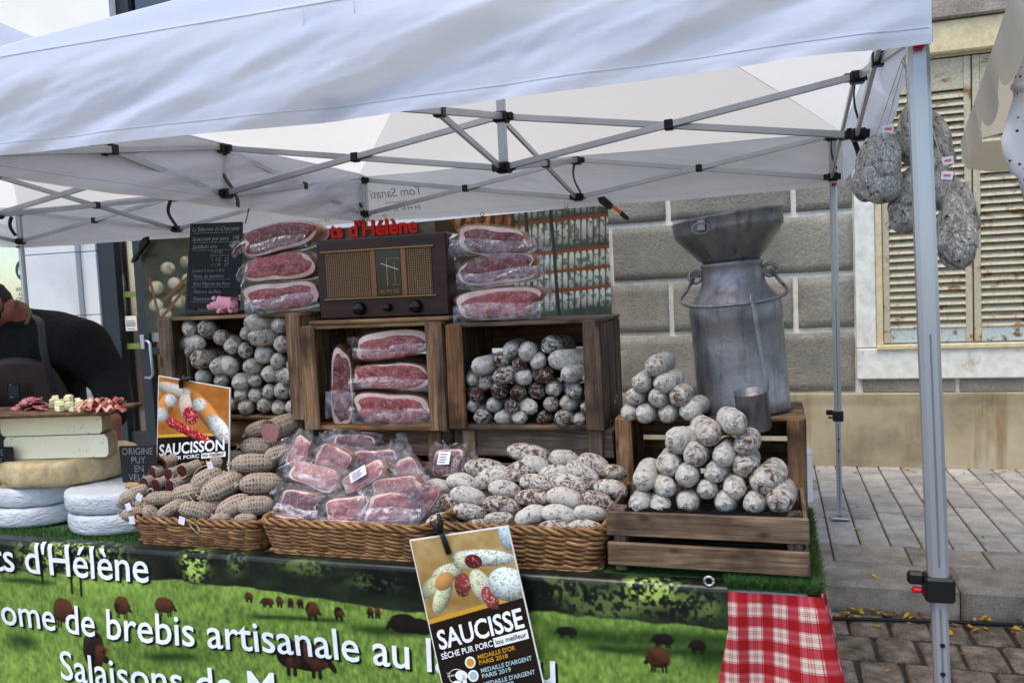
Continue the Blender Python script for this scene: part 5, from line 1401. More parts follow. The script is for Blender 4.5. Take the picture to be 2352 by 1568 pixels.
V, F, _u = gridf(14, 10, lambda u, v: np.stack([0.74+0.42*u, -0.03+0.30*v, 0.735+0.13*np.clip(v*1.1, 0, 1)*np.clip(u*2, 0.3, 1)+0.006*np.sin(u*40)*np.cos(v*23)], 1))
tag(obj('filler_bed', V, F, bpy.data.materials['dark_filler'], smooth=True), 'dark packing bed under the netted sausages in left basket', 'packing')  # added dark sheet filling the empty space below the netted heap
# coppa with a pink cut face on top of the netted heap
M_COP = meat_mat('coppa_face', s(120, 70, 70), s(150, 100, 98), s(176, 130, 126), 0.5)
cut_s([(1527, 140, 66, 0.16, 0.20)], ['thick netted coppa cut open to pink marbled meat'], M_COP, 'cut netted sausages in the left basket', 'cut_sausage')

# ================================================================ RADIO
VARN = noisy('dark_varnish', [s(30, 11, 8), s(46, 18, 12), s(58, 25, 16)], 5, 0.42, (1, 1, 8), bump=0.05)
LIGHTV = noisy('light_varnish', [s(110, 66, 36), s(134, 86, 50)], 6, 0.4, (4, 1, 1))
BRASS = flat('aged_brass', s(150, 112, 66), 0.4, 0.3)
def grille():
    t = NT('grille_cloth'); v = t.co(rand=False)
    a = t.n('ShaderNodeTexWave', wave_type='BANDS', bands_direction='X'); t.set(a.inputs[0], v); a.inputs['Scale'].default_value = 42; a.inputs['Distortion'].default_value = 0.6
    b = t.n('ShaderNodeTexWave', wave_type='BANDS', bands_direction='Z'); t.set(b.inputs[0], v); b.inputs['Scale'].default_value = 42; b.inputs['Distortion'].default_value = 0.6
    m_ = t.math('MULTIPLY', a.outputs[1], b.outputs[1])
    c = t.ramp(m_, [(0.05, s(66, 48, 34)), (0.6, s(152, 120, 86))])
    return t.prin(c, 0.9, 0, t.bump(m_, 0.6, 0.003))
GRIL = grille()
p0, p1 = atY(735, 735, 0.335), atY(1034, 725, 0.335)
RX0, RX1, RZ0, RZ1, RY = float(p0[0]), float(p1[0]), 1.372, 1.640, 0.335
rad = emp('vintage_radio', ((RX0+RX1)/2, RY+0.1, RZ0), 'vintage dark wooden radio with woven grille and three knobs', 'radio')
w = RX1-RX0
V, F = cbox(RX0, RX1, RY, RY+0.21, RZ0, RZ1, 0.006); obj('cabinet', V, F, VARN, rad)
def rpan(nm, u0, u1, v0, v1, dy0, dy1, mt, parent=rad, ch=0.0015):
    V, F = cbox(RX0+w*u0, RX0+w*u1, RY-dy1, RY-dy0, RZ0+(RZ1-RZ0)*v0, RZ0+(RZ1-RZ0)*v1, ch); return obj(nm, V, F, mt, parent)
rpan('grille', 0.075, 0.425, 0.265, 0.83, 0.0005, 0.004, GRIL); rpan('grille', 0.70, 0.885, 0.265, 0.83, 0.0005, 0.004, GRIL)
rpan('trim', 0.426, 0.468, 0.262, 0.832, 0.0005, 0.007, LIGHTV); rpan('trim', 0.66, 0.699, 0.262, 0.832, 0.0005, 0.007, LIGHTV)
rpan('trim', 0.045, 0.91, 0.833, 0.85, 0.0005, 0.012, BRASS); rpan('trim', 0.06, 0.915, 0.243, 0.26, 0.0005, 0.012, BRASS)
dial = rpan('dial_glass', 0.469, 0.659, 0.262, 0.832, 0.0005, 0.005, flat('dial_black', s(14, 16, 22), 0.12))
for (a, b, c, d) in ((0.55, 0.556, 0.38, 0.72), (0.61, 0.614, 0.42, 0.68), (0.55, 0.65, 0.716, 0.722), (0.58, 0.65, 0.40, 0.405)):
    rpan('dial_mark', a, b, c, d, 0.0052, 0.0058, BRASS, dial, 0.0001)
V, F = text_geo('OC PO GO', 0.014, 0, 'CENTER'); obj('dial_lettering', np.stack([RX0+w*0.565+V[:, 0], 0*V[:, 0]+RY-0.0062, RZ0+0.082+V[:, 1]], 1), F, BRASS, dial)
V, F = tube([(RX0+w*0.51, RY-0.0065, RZ0+0.178), (RX0+w*0.64, RY-0.0065, RZ0+0.155)], 0.0011, 6); obj('needle', V, F, WHITE, dial)
KNOB = flat('knob_bakelite', s(22, 17, 15), 0.25)
for u, rr_ in ((0.325, 0.021), (0.545, 0.013), (0.755, 0.021)):
    V, F = lathe([(0, 0.024), (rr_*0.75, 0.023), (rr_*0.95, 0.018), (rr_, 0.005), (rr_*1.06, 0.0)], 28, (RX0+w*u, RY-0.0005, RZ0+0.034), rot('X', 90)); obj('knob', V, F, KNOB, rad, smooth=True)
V, F = cbox(RX0-0.01, RX1+0.02, RY-0.06, RY+0.2, 1.358, 1.371, 0.004); tag(obj('plank', V, F, W_WARM[0]), 'thin brown plank under the radio', 'plank')

# ================================================================ MENU BOARD, TOY PIG
SLATE = noisy('blackboard', [s(16, 17, 19), s(28, 29, 32)], 6, 0.75)
CHALK = noisy('chalk', [s(96, 98, 100), s(176, 176, 176)], 160, 0.95)
def plane_frame(TL, TR, BL):
    TL, TR, BL = map(np.array, (TL, TR, BL)); ex = TR-TL; W_ = np.linalg.norm(ex); ex = ex/W_
    ed = BL-TL; ed = ed-ex*(ed @ ex); H_ = np.linalg.norm(ed); ed = ed/H_; n = np.cross(ed, ex)
    if n[1] > 0: n = -n
    return TL, ex, ed, n, W_, H_
def on(fr, x, y, k=0.0): return fr[0]+np.multiply.outer(np.asarray(x, float), fr[1])+np.multiply.outer(np.asarray(y, float), fr[2])+np.multiply.outer(np.asarray(k, float)*np.ones_like(np.asarray(x, float)), fr[3])
def panel(fr, W_, H_, th, ch=0.002):
    V, F = cbox(0, W_, 0, H_, -th, 0, ch); return on(fr, V[:, 0], V[:, 1], 0)+V[:, 2:3]*fr[3], F
Yb = 0.43
frb = plane_frame(atY(436, 514, Yb+0.02), atY(557, 509, Yb+0.02), atY(446, 708, Yb-0.02))
mb_ = emp('menu_board', atY(500, 712, Yb), 'tall black chalkboard price list leaning behind the pink pig', 'chalkboard')
V, F = panel(frb, frb[4], frb[5], 0.006); slate = obj('slate', V, F, SLATE, mb_)
yy = 0.0
for body, x, y, sz in (('La Sélection du Charcutier', 0.012, 0.035, 0.023), ('Saucisson pur porc  18€', 0.015, 0.075, 0.023), ('Jambon cru', 0.018, 0.108, 0.023), ('> A l\'os', 0.095, 0.128, 0.017), ('(pièce entière)', 0.095, 0.143, 0.014), ('> 1/2   22', 0.10, 0.163, 0.019), ('> 1/4   27', 0.10, 0.184, 0.019),
                       ('Jambon à cuire > A la', 0.02, 0.207, 0.016), ('Noix de Jambon', 0.025, 0.232, 0.020), ('Filet Mignon de Porc', 0.027, 0.264, 0.019), ('Poitrine de Porc', 0.03, 0.297, 0.018), ('Saucisson de tête', 0.03, 0.327, 0.020)):
    V, F = text_geo(body, sz, -0.0003, 'LEFT', 0.25)
    sc = min(1.0, (frb[4]-x-0.006)/V[:, 0].max()); V[:, 0] *= sc
    y = y*frb[5]/0.36
    tag(obj('chalk_writing', on(frb, x+V[:, 0], y-V[:, 1], 0.0012), F, CHALK, slate), kind='stuff')
for y in (0.042, 0.082, 0.115, 0.238, 0.27, 0.333):
    y = y*frb[5]/0.36; V, F = cbox(0.02, frb[4]-0.04, y, y+0.0007, 0.0002, 0.0012, 0.0001); obj('chalk_line', on(frb, V[:, 0], V[:, 1], 0)+V[:, 2:3]*frb[3], F, CHALK, slate)
fr2 = plane_frame(atY(432, 578, Yb+0.04), atY(448, 578, Yb+0.04), atY(440, 712, Yb+0.01)); V, F = panel(fr2, 0.05, fr2[5], 0.012); obj('easel_upright', V, F, BLACK, mb_)
q0, q1 = atY(438, 712, Yb-0.02), atY(600, 712, Yb-0.02)
V, F = cbox(q0[0], q1[0], Yb-0.06, Yb+0.02, 1.4035, 1.418, 0.003); obj('easel_ledge', V, F, BLACK, mb_)

def skin(name, verts, edges, radii, mat, parent, root=0, sub=2, branch=0.6):
    base = np.array(wloc(parent)) if parent is not None else np.zeros(3)
    me = bpy.data.meshes.new(name); me.from_pydata([tuple(np.array(v)-base) for v in verts], edges, [])
    o = bpy.data.objects.new(name, me); COL.objects.link(o)
    md = o.modifiers.new('s', 'SKIN'); md.branch_smoothing = branch; md.use_smooth_shade = True
    sv = me.skin_vertices[0].data
    for i, r_ in enumerate(radii):
        sv[i].radius = (r_, r_) if np.isscalar(r_) else r_
        sv[i].use_root = i == root
    m2 = o.modifiers.new('b', 'SUBSURF'); m2.levels = sub; m2.render_levels = sub
    dg = bpy.context.evaluated_depsgraph_get(); dg.update()
    out = bpy.data.meshes.new_from_object(o.evaluated_get(dg)); bpy.data.objects.remove(o)
    out.name = name; out.materials.clear(); out.materials.append(mat)
    out.polygons.foreach_set('use_smooth', [True]*len(out.polygons))
    o = bpy.data.objects.new(name, out); COL.objects.link(o)
    if parent is not None: o.parent = parent
    return o
PINK = noisy('pink_rubber', [s(214, 138, 148), s(226, 156, 164)], 8, 0.4)
pg = atY(510, 692, 0.31); pig = emp('toy_pig', (pg[0], pg[1], 1.4035), 'pink rubber pig figurine standing left of the ham stack', 'figurine')
pz = 1.4035
def pv(x, y, z): return (pg[0]+x, pg[1]+y, pz+z)
vs = [pv(0.045, 0, .040), pv(0.02, 0, .042), pv(-0.012, 0, .040), pv(-0.033, 0, .037), pv(-0.050, 0, .030), pv(-0.061, 0, .026), pv(0.056, 0, .044),
      pv(-.005, -.014, .020), pv(-.008, -.016, .004), pv(-.005, .014, .020), pv(-.008, .016, .004), pv(.042, -.014, .020), pv(.042, -.016, .004), pv(.042, .014, .020), pv(.042, .016, .004)]
es = [(0, 1), (1, 2), (2, 3), (3, 4), (4, 5), (0, 6), (2, 7), (7, 8), (2, 9), (9, 10), (0, 11), (11, 12), (0, 13), (13, 14)]
skin('body', vs, es, [.024, .027, .025, .019, .013, .011, .016, .010, .008, .010, .008, .011, .008, .011, .008], PINK, pig, 1)
for sy in (-1, 1):
    V, F = lathe([(0.0, 0.014), (0.005, 0.010), (0.008, 0.003), (0.006, -.003), (0, -.004)], 12, (0, 0, 0)); V[:, 1] *= 0.5
    obj('ear', (V @ rot('Y', 40).T)+np.array(pv(-0.026, sy*0.014, 0.056)), F, PINK, pig, smooth=True)
    V, F = lathe([(0, .0025), (.002, .0015), (.0026, 0)], 10, pv(-0.043, sy*0.0135, 0.040), rot('X', 90 if sy < 0 else -90)); obj('eye', V, F, BLACK, pig, smooth=True)
V, F = tube([pv(.068, 0, .05), pv(.075, .004, .056), pv(.073, -.004, .062), pv(.078, 0, .066)], .003, 6); obj('tail', V, F, PINK, pig, smooth=True)

# ================================================================ MILK CAN, FUNNEL, LADLE
def tin():
    t = NT('old_tinned_steel'); v = t.co(rand=False)
    f = t.noise(v, 9, 6, 0.62, 0.6)
    c = t.ramp(f, [(0.28, s(92, 90, 92)), (0.5, s(124, 122, 124)), (0.75, s(146, 142, 140))])
    st = t.noise(t.co((6, 6, 1), rand=False), 6, 4, 0.6)
    c = t.mix(t.ramp(st, [(0.52, 0.0), (0.68, 0.6)]), c, s(70, 66, 70))
    return t.prin(c, t.ramp(f, [(0.3, 0.55), (0.7, 0.36)]), 0.72, t.bump(t.noise(v, 14, 5, 0.6), 0.35, 0.008))
TIN = tin()
pc = atY(1708, 950, 0.36); cc = np.array([pc[0], 0.40, 1.056]); MC = rot('Y', -3.2)
can = emp('milk_can', cc, 'old metal milk can with wire bail on the right crate', 'milk can')
k = 0.134
prof = [(0, 0.004), (k*0.98, 0.0), (k, 0.006), (k, 0.040), (k*0.985, 0.046), (k*0.99, 0.2), (k*0.99, 0.262), (k*1.005, 0.268), (k*1.005, 0.30), (k*0.99, 0.318), (k*0.93, 0.333), (k*0.80, 0.352), (k*0.70, 0.375), (k*0.66, 0.400), (k*0.655, 0.43), (k*0.68, 0.437), (k*0.66, 0.442), (k*0.6, 0.44), (k*0.58, 0.38)]
V, F = lathe(prof, 64, cc, MC); body = obj('body', V, F, TIN, can, smooth=True)
def cp(a, r_, z, dz=0): return cc+MC @ np.array([r_*math.sin(R(a)), -r_*math.cos(R(a)), z])
dia = [(-14, .205), (0, .232), (14, .205), (0, .172), (-14, .205)]
path = []
for (a0, z0), (a1, z1) in zip(dia[:-1], dia[1:]):
    for q in np.linspace(0, 1, 6)[:-1]: path.append(cp(-14+(a0+(a1-a0)*q)*1.6, k*0.993, z0+(z1-z0)*q))
path.append(path[0]); ENGR = flat('engraved_line', s(150, 150, 152), 0.5, 0.5)
V, F = tube(path, 0.0008, 5); obj('diamond_mark', V, F, ENGR, body)
V, F = text_geo('JAPY', 0.028, 0, 'CENTER'); obj('engraved_name', np.array([cp(-14+math.degrees(x/k), k*0.994+0.0005, 0.192+y) for x, y, _ in V]), F, ENGR, body)
bail = []
for q in np.linspace(0, 1, 40):
    a = -88+176*q; rr_ = k*0.74+0.075*math.sin(math.pi*q)**0.5
    bail.append(cc+MC @ np.array([rr_*math.sin(R(a))*1.12, -rr_*math.cos(R(a))*1.0-0.01, 0.405-0.085*math.sin(math.pi*q)**0.35]))
V, F = tube(bail, 0.0052, 8); obj('bail', V, F, TIN, can, smooth=True)
for sg_ in (-1, 1):
    th = np.linspace(0, 2*math.pi, 20); c0 = cc+MC @ np.array([sg_*k*0.80, -0.005, 0.408])
    V, F = tube(np.stack([c0[0]+0.018*np.cos(th), 0*th+c0[1], c0[2]+0.018*np.sin(th)], 1), 0.0055, 8); obj('lug', V, F, TIN, can, smooth=True)
fc = cc+MC @ np.array([0.005, 0, 0.438]); MF = rot('Y', -6.5)
fun = emp('milk_funnel', fc, 'dented wide metal funnel resting in the can neck', 'funnel')
q = 0.158
V, F = lathe([(0.070, -0.03), (0.075, 0.0), (0.082, 0.008), (q*0.62, 0.022), (q*0.92, 0.080), (q*0.985, 0.093), (q*1.0, 0.105), (q*1.0, 0.130), (q*1.02, 0.134), (q*1.01, 0.139), (q*0.98, 0.136), (q*0.97, 0.105), (q*0.6, 0.03), (0.06, 0.0)], 64, fc, MF); obj('bowl', V, F, TIN, fun, smooth=True)
th = np.linspace(0, 2*math.pi, 24); c0 = fc+MF @ np.array([-0.065, -q*0.925-0.010, 0.108])
V, F = tube(np.stack([c0[0]+0.024*np.cos(th), 0*th+c0[1], c0[2]+0.015*np.sin(th)-0.002], 1), 0.0022, 6); obj('ring', V, F, TIN, fun, smooth=True)
V, F = cbox(c0[0]-0.012, c0[0]+0.012, c0[1]+0.001, c0[1]+0.006, c0[2]-0.008, c0[2]+0.022, 0.002); obj('ring_plate', V, F, TIN, fun)
l0 = atY(1728, 682, 0.235); l1 = atY(1762, 888, 0.20); lc = atY(1735, 985, 0.195)
lad = emp('milk_ladle', lc, 'long handled metal ladle hooked on the milk can bail', 'ladle')
V, F = lathe([(0, 0.003), (0.040, 0.0), (0.0435, 0.004), (0.0445, 0.105), (0.0455, 0.107), (0.0435, 0.107), (0.042, 0.006), (0, 0.007)], 40, lc, rot('Y', -5) @ rot('X', 8)); cup = obj('cup', V, F, TIN, lad, smooth=True)
hp = [l0+np.array([0.0, 0.012, -0.012]), l0+np.array([0.004, 0.008, 0.004]), l0+np.array([0.0, -0.008, 0.006]), l0+np.array([-0.002, -0.014, -0.01])]
for qv in np.linspace(0.05, 1, 14): hp.append(l0*(1-qv)+(l1+np.array([0.0, 0.02, 0]))*qv+np.array([0, -0.013, 0]))
hp.append(lc+np.array([0.030, 0.012, 0.10])); hp.append(lc+np.array([0.032, 0.014, 0.07]))
V, F = tube(hp, 0.0085, 8, flat=0.35); obj('handle', V, F, TIN, lad, smooth=True)
# ================================================================ POSTERS
def poster(name, label, TL, TR, BL, BR, cv, th=0.004):
    P = [np.array(p, float) for p in (TL, TR, BL, BR)]
    nrm = np.cross(P[2]-P[0], P[1]-P[0]); nrm /= np.linalg.norm(nrm)
    if nrm @ (CAM-P[0]) < 0: nrm = -nrm
    def f(u, v, k=0.0):
        u = np.asarray(u, float); v = np.asarray(v, float)
        return (P[0][None]*((1-u)*(1-v))[:, None]+P[1][None]*(u*(1-v))[:, None]+P[2][None]*((1-u)*v)[:, None]+P[3][None]*(u*v)[:, None])+nrm*k
    T = emp(name, (P[2]+P[3])/2, label, 'sign')
    V, F = cbox(-0.012, 1.012, -0.008, 1.008, -1, 0, 0.004); V2 = f(V[:, 0], V[:, 1])+np.outer(V[:, 2]*th-0.0008, nrm); obj('backing_board', V2, F, WHITE, T)
    sheet('print', cv, lambda u, v: f(u, v), T, PRINTG)
    return T, f
SL = math.tan(R(8.5))
def slant(f, W_, H_): return lambda u, v, k=0.0: f(u, np.asarray(v, float)-SL*W_/H_*(np.asarray(u, float)-0.5), k)
def ptext(T, f, body, u, v, h, W_, H_, mat, off=0.0, align='LEFT', width=None, shear=0.0, k=0.0012, name='lettering'):
    """letters with cap height h (share of the sheet height)"""
    f = slant(f, W_, H_)
    V, F = text_geo(body, 1.0, off, align, shear)
    sc = h*H_/0.73; X = V[:, 0]*sc; Y = V[:, 1]*sc
    if width: X = X*(width*W_/(V[:, 0].max()-V[:, 0].min())/sc)*1.0
    for Vw, Fw in words(np.column_stack([X, Y]), F, sc*0.17) if len(body) > 3 else [(np.column_stack([X, Y]), F)]:
        obj(name, f(u+Vw[:, 0]/W_, v-Vw[:, 1]/H_, k), Fw, mat, T)
PW = flat('print_white', s(240, 240, 240), 0.3); PG = flat('print_gold', s(206, 152, 40), 0.3); PB = flat('print_pale_blue', s(170, 196, 202), 0.3); PK_ = flat('print_black', s(20, 15, 13), 0.3)
def disc(T, f, u, v, r_, W_, H_, mat, k, nm):
    f = slant(f, W_, H_); th = np.arange(28)*2*math.pi/28; V = f(u+r_/W_*np.cos(th), v+r_/H_*np.sin(th), k); obj(nm, V, [list(range(28))], mat, T)
def lou_box(T, f, u0, v0, u1, v1, W_, H_, slope=0.0):
    f = slant(f, W_, H_); q = np.array([(u0, v0+slope*0), (u1, v0-0.0), (u1, v1), (u0, v1)]); o = obj('white_band', f(q[:, 0], q[:, 1], 0.0012), [[0, 1, 2, 3]], PW, T)
    V, F = text_geo('lou meilleur', 1.0, 0.012); sc = (u1-u0)*0.9*W_/V[:, 0].max()
    obj('band_lettering', f(u0+(u1-u0)*0.05+V[:, 0]*sc/W_, v1-(v1-v0)*0.26-V[:, 1]*sc/H_, 0.002), F, PK_, T)
WHM = ((150, 140, 124), 70, 5, .55)
# tall poster hanging over the banner: dry sausage
TL, TR = atY(943, 1242, -0.150), atY(1165, 1210, -0.150)
ex = TR-TL; W2 = np.linalg.norm(ex); exn = ex/W2; dn = np.array([exn[2], 0, -exn[0]]); dn /= np.linalg.norm(dn); H2 = 0.452
dn = dn+np.array([0.012, -0.02, 0])
cw, chh = 190, 300
cv = Canvas(cw, chh, (150, 120, 74)); gn = fbm(cw, chh, 8, 5, 3); cv.a = (np.array([148, 118, 70])+(gn[..., None]-.5)*50+(1-cv.y/130.)[..., None]*26)/255.
ys_ = cv.y+SL*(cv.x-cw/2)-136; cv.put((ys_ > 0).astype(float), (30, 22, 18)); cv.put(((ys_ > -8) & (ys_ <= 0)).astype(float), (196, 148, 50))
cv.ell(58, 64, 34, 15, -12, (188, 188, 160), WHM, 1, .6); cv.ell(22, 84, 14, 34, 62, (180, 184, 140), WHM, 1, .6); cv.ell(38, 104, 36, 15, -52, (176, 184, 146), WHM, 1, .6)
cv.ell(48, 78, 22, 14, -30, (178, 130, 76), None, 1, .4)
cv.ell(132, 46, 62, 15, 8, (196, 208, 200), WHM, 1, .6); cv.ell(90, 48, 18, 16, 20, (190, 190, 160), WHM, 1, .5); cv.ell(112, 50, 17, 13, 10, (86, 30, 34), ((150, 90, 90), 60, 2, .6), 1, .4)
cv.ell(82, 88, 16, 22, 18, (112, 52, 46), ((180, 120, 110), 60, 4, .6), 1, .5); cv.ell(118, 96, 20, 34, -18, (188, 190, 160), WHM, 1, .5); cv.ell(128, 116, 15, 22, -18, (128, 58, 52), ((206, 150, 140), 60, 8, .58), 1, .4)
cv.ell(165, 96, 36, 30, 5, (196, 212, 206), WHM, 1, .6); cv.ell(184, 14, 14, 26, 0, (170, 196, 204), WHM, 1, .5)
P1, fp = poster('sausage_poster', 'dark tilted price poster with sausages clipped over the banner', TL, TR, TL+dn*H2, TR+dn*H2, cv)
ptext(P1, fp, 'SAUCISSE', 0.05, 0.615, 0.115, W2, H2, PW, 0.022, width=0.90)
ptext(P1, fp, 'SÈCHE PUR PORC', 0.05, 0.675, 0.036, W2, H2, PW, 0.016, width=0.55); lou_box(P1, fp, 0.615, 0.632, 0.97, 0.685, W2, H2)
for k, (a, b, mt) in enumerate((("MEDAILLE D'OR", 'PARIS 2018', PG), ("MEDAILLE D'ARGENT", 'PARIS 2019', PB), ("MEDAILLE D'ARGENT", 'PARIS 2020', PB))):
    v = 0.727+k*0.080
    ptext(P1, fp, a, 0.42, v, 0.026, W2, H2, mt, 0.012, width=0.39 if k == 0 else 0.53); ptext(P1, fp, b, 0.42, v+0.033, 0.026, W2, H2, mt, 0.012, width=0.30)
    disc(P1, fp, 0.335, v+0.005, 0.0155, W2, H2, PW, 0.0012, 'medal'); disc(P1, fp, 0.335, v+0.005, 0.011, W2, H2, PG if k == 0 else PB, 0.0018, 'medal_centre')
th = np.linspace(0, 2*math.pi, 30); V, F = tube(fp(0.17+0.085*np.cos(th), 0.825+0.045*np.sin(th), 0.0012), 0.0008, 4); obj('logo_ring', V, F, PW, P1)
ptext(P1, fp, 'Lou', 0.07, 0.765, 0.011, W2, H2, PW); ptext(P1, fp, 'Meilleur', 0.07, 0.785, 0.013, W2, H2, PW)
for (u, v, a, b) in ((0.215, 0.82, 0.018, 0.014), (0.235, 0.855, 0.006, 0.018), (0.155, 0.86, 0.013, 0.006)):
    th = np.arange(20)*2*math.pi/20; obj('logo_figure', fp(u+a/W2*np.cos(th), v+b/H2*np.sin(th), 0.0013), [list(range(20))], PW, P1)
def handclip(T, pts, r_=0.007):
    c = MB()
    for path in pts: c.add(*tube(path, [r_*1.25]+[r_]*(len(path)-2)+[r_*0.6], 8))
    return c
for path in ([fp([0.38], [0.10], 0.008)[0], fp([0.37], [0.02], 0.012)[0], fp([0.34], [-0.05], 0.010)[0]], [fp([0.35], [-0.03], 0.010)[0], fp([0.31], [-0.07], 0.008)[0], fp([0.26], [-0.10], 0.010)[0]], [fp([0.35], [-0.03], 0.010)[0], fp([0.37], [-0.09], 0.010)[0], fp([0.36], [-0.14], 0.008)[0]]):
    V, F = tube(path, [0.008, 0.0075, 0.0045], 10); obj('clip', V, F, BLACK, P1, smooth=True)
# poster standing behind the netted sausages: dry salami
TL, TR, BL, BR = atY(365, 864, 0.20), atY(526, 892, 0.13), atY(360, 1100, 0.19), atY(523, 1112, 0.12)
W3 = np.linalg.norm(TR-TL); H3 = np.linalg.norm(BL-TL)
cw, chh = 150, 215
cv = Canvas(cw, chh, (170, 110, 50)); gn = fbm(cw, chh, 8, 15, 3); cv.a = (np.array([168, 104, 42])+(gn[..., None]-.5)*50)/255.
ys_ = cv.y+SL*(cv.x-cw/2)-116; cv.put((ys_ > 0).astype(float), (26, 19, 17)); cv.put(((ys_ > -6) & (ys_ <= 0)).astype(float), (206, 166, 60))
cv.ell(36, 24, 44, 15, 8, (170, 166, 152), WHM, 1, .6); cv.ell(16, 58, 34, 17, -58, (184, 120, 60), None, 1, .6); cv.ell(8, 78, 16, 16, -58, (190, 190, 186), WHM, 1, .5); cv.ell(28, 46, 14, 15, -58, (190, 190, 186), WHM, 1, .5)
cv.ell(66, 58, 20, 34, -14, (196, 170, 158), WHM, 1, .5); cv.ell(71, 72, 17, 19, -14, (150, 26, 32), ((226, 160, 160), 60, 4, .6), 1, .3)
cv.ell(108, 66, 60, 19, 52, (186, 122, 62), None, 1, .6); cv.ell(130, 92, 36, 19, 56, (202, 200, 196), WHM, 1, .6); cv.ell(88, 46, 14, 17, 52, (190, 190, 184), WHM, 1, .5)
for k in range(5): cv.ell(34+k*16, 94+k*6, 17, 11, 24, (150, 26, 32), ((222, 150, 150), 70, 4+k, .6), 1, .4)
P2, fq = poster('salami_poster', 'orange and black salami poster standing behind the netted sausages', TL, TR, BL, BR, cv)
ptext(P2, fq, 'SAUCISSON', 0.03, 0.705, 0.115, W3, H3, PW, 0.022, width=0.92)
ptext(P2, fq, 'SEC PUR PORC', 0.03, 0.762, 0.038, W3, H3, PW, 0.014, width=0.58); lou_box(P2, fq, 0.64, 0.722, 0.97, 0.775, W3, H3)
ptext(P2, fq, "MEDAILLE D'OR", 0.40, 0.83, 0.028, W3, H3, PG, 0.012); ptext(P2, fq, "PARIS 2018", 0.40, 0.87, 0.028, W3, H3, PG, 0.012)
for path in ([fq([0.36], [0.07], 0.008)[0], fq([0.37], [0.0], 0.012)[0], fq([0.42], [-0.06], 0.010)[0]], [fq([0.38], [-0.02], 0.012)[0], fq([0.46], [-0.03], 0.012)[0], fq([0.52], [-0.05], 0.010)[0]]):
    V, F = tube(path, [0.007, 0.0085, 0.0045], 10); obj('clip', V, F, BLACK, P2, smooth=True)

# ================================================================ CHEESES
RINDC = noisy('cheese_rind', [s(150, 128, 92), s(186, 164, 122), s(204, 186, 148)], 16, 0.7, bump=0.4, bscale=60, fine=0.2)
def paste():
    t = NT('cheese_paste'); v = t.co(rand=False)
    c = t.ramp(t.noise(v, 6, 4), [(0.3, s(246, 232, 192)), (0.7, s(252, 242, 210))])
    ho = t.voro(v, 60); k = t.ramp(ho, [(0.11, 1.0), (0.19, 0.0)])
    msk = t.ramp(t.noise(v, 12, 3), [(0.5, 0.0), (0.58, 1.0)])
    kk = t.math('MULTIPLY', k, msk)
    c = t.mix(t.math('MULTIPLY', kk, 0.8), c, s(150, 126, 74))
    return t.prin(c, 0.45, 0, t.bump(t.math('SUBTRACT', 1.0, kk), 0.6, 0.004))
PASTE = paste()
def wrap():
    t = NT('white_wrap_paper'); v = t.co()
    a = t.noise(t.co((1, 1, 2.2)), 16, 5, 0.6, 1.8); b = t.noise(v, 40, 3, 0.5, 2.0)
    c = t.ramp(t.noise(v, 5, 4), [(0.3, s(176, 178, 184)), (0.7, s(206, 208, 212))])
    return t.prin(c, 0.38, 0, t.bump(t.math('ADD', a, t.math('MULTIPLY', b, 0.3)), 0.8, 0.012))
WRAP = wrap()
def wheel(C, r_, h, mat, seed, name, label, group):
    n = 64; prof = [(0.02, 0), (0.9, 0.0), (0.985, 0.08), (1.0, 0.25), (1.012, 0.5), (1.0, 0.75), (0.985, 0.93), (0.93, 1.0), (0.5, 1.01), (0.01, 1.01)]
    V, F = lathe([(a*r_, b*h) for a, b in prof], n)
    th = np.arctan2(V[:, 1], V[:, 0]); kk = 1+0.018*n2(np.cos(th)*4+seed, np.sin(th)*4+V[:, 2]*30, seed)+0.008*n2(th*14, V[:, 2]*60, seed+1)
    V[:, :2] *= kk[:, None]; V[:, 2] += 0.004*n2(V[:, 0]*30, V[:, 1]*30, seed)
    return tag(obj(name, V+np.array(C), F, mat, smooth=True, loc=C), label, 'cheese', group)
WG = 'white wrapped cheese wheels'
RWC = (0.500, 0.155); LWC = (0.105, 0.19)
wheel((RWC[0], RWC[1], TZ+0.002), 0.185, 0.066, WRAP, 1, 'wrapped_cheese', 'lower white wrapped cheese of the stack beside left basket', WG)
wheel((RWC[0]-0.015, RWC[1]+0.005, TZ+0.070), 0.185, 0.066, WRAP, 2, 'wrapped_cheese', 'upper white wrapped cheese of the stack beside left basket', WG)
wheel((LWC[0], LWC[1]-0.005, TZ+0.002), 0.19, 0.066, WRAP, 3, 'wrapped_cheese', 'lower white wrapped cheese at the left picture edge', WG)
wheel((LWC[0], LWC[1]+0.01, TZ+0.070), 0.19, 0.066, WRAP, 4, 'wrapped_cheese', 'upper white wrapped cheese at the left picture edge', WG)
wc = atY(150, 1085, 0.22); wc = np.array([wc[0]+0.01, 0.24, TZ+0.139])
wheel(wc, 0.228, 0.088, RINDC, 5, 'whole_cheese', 'whole tan rind cheese wheel under the two cut halves', 'tan rind cheeses')
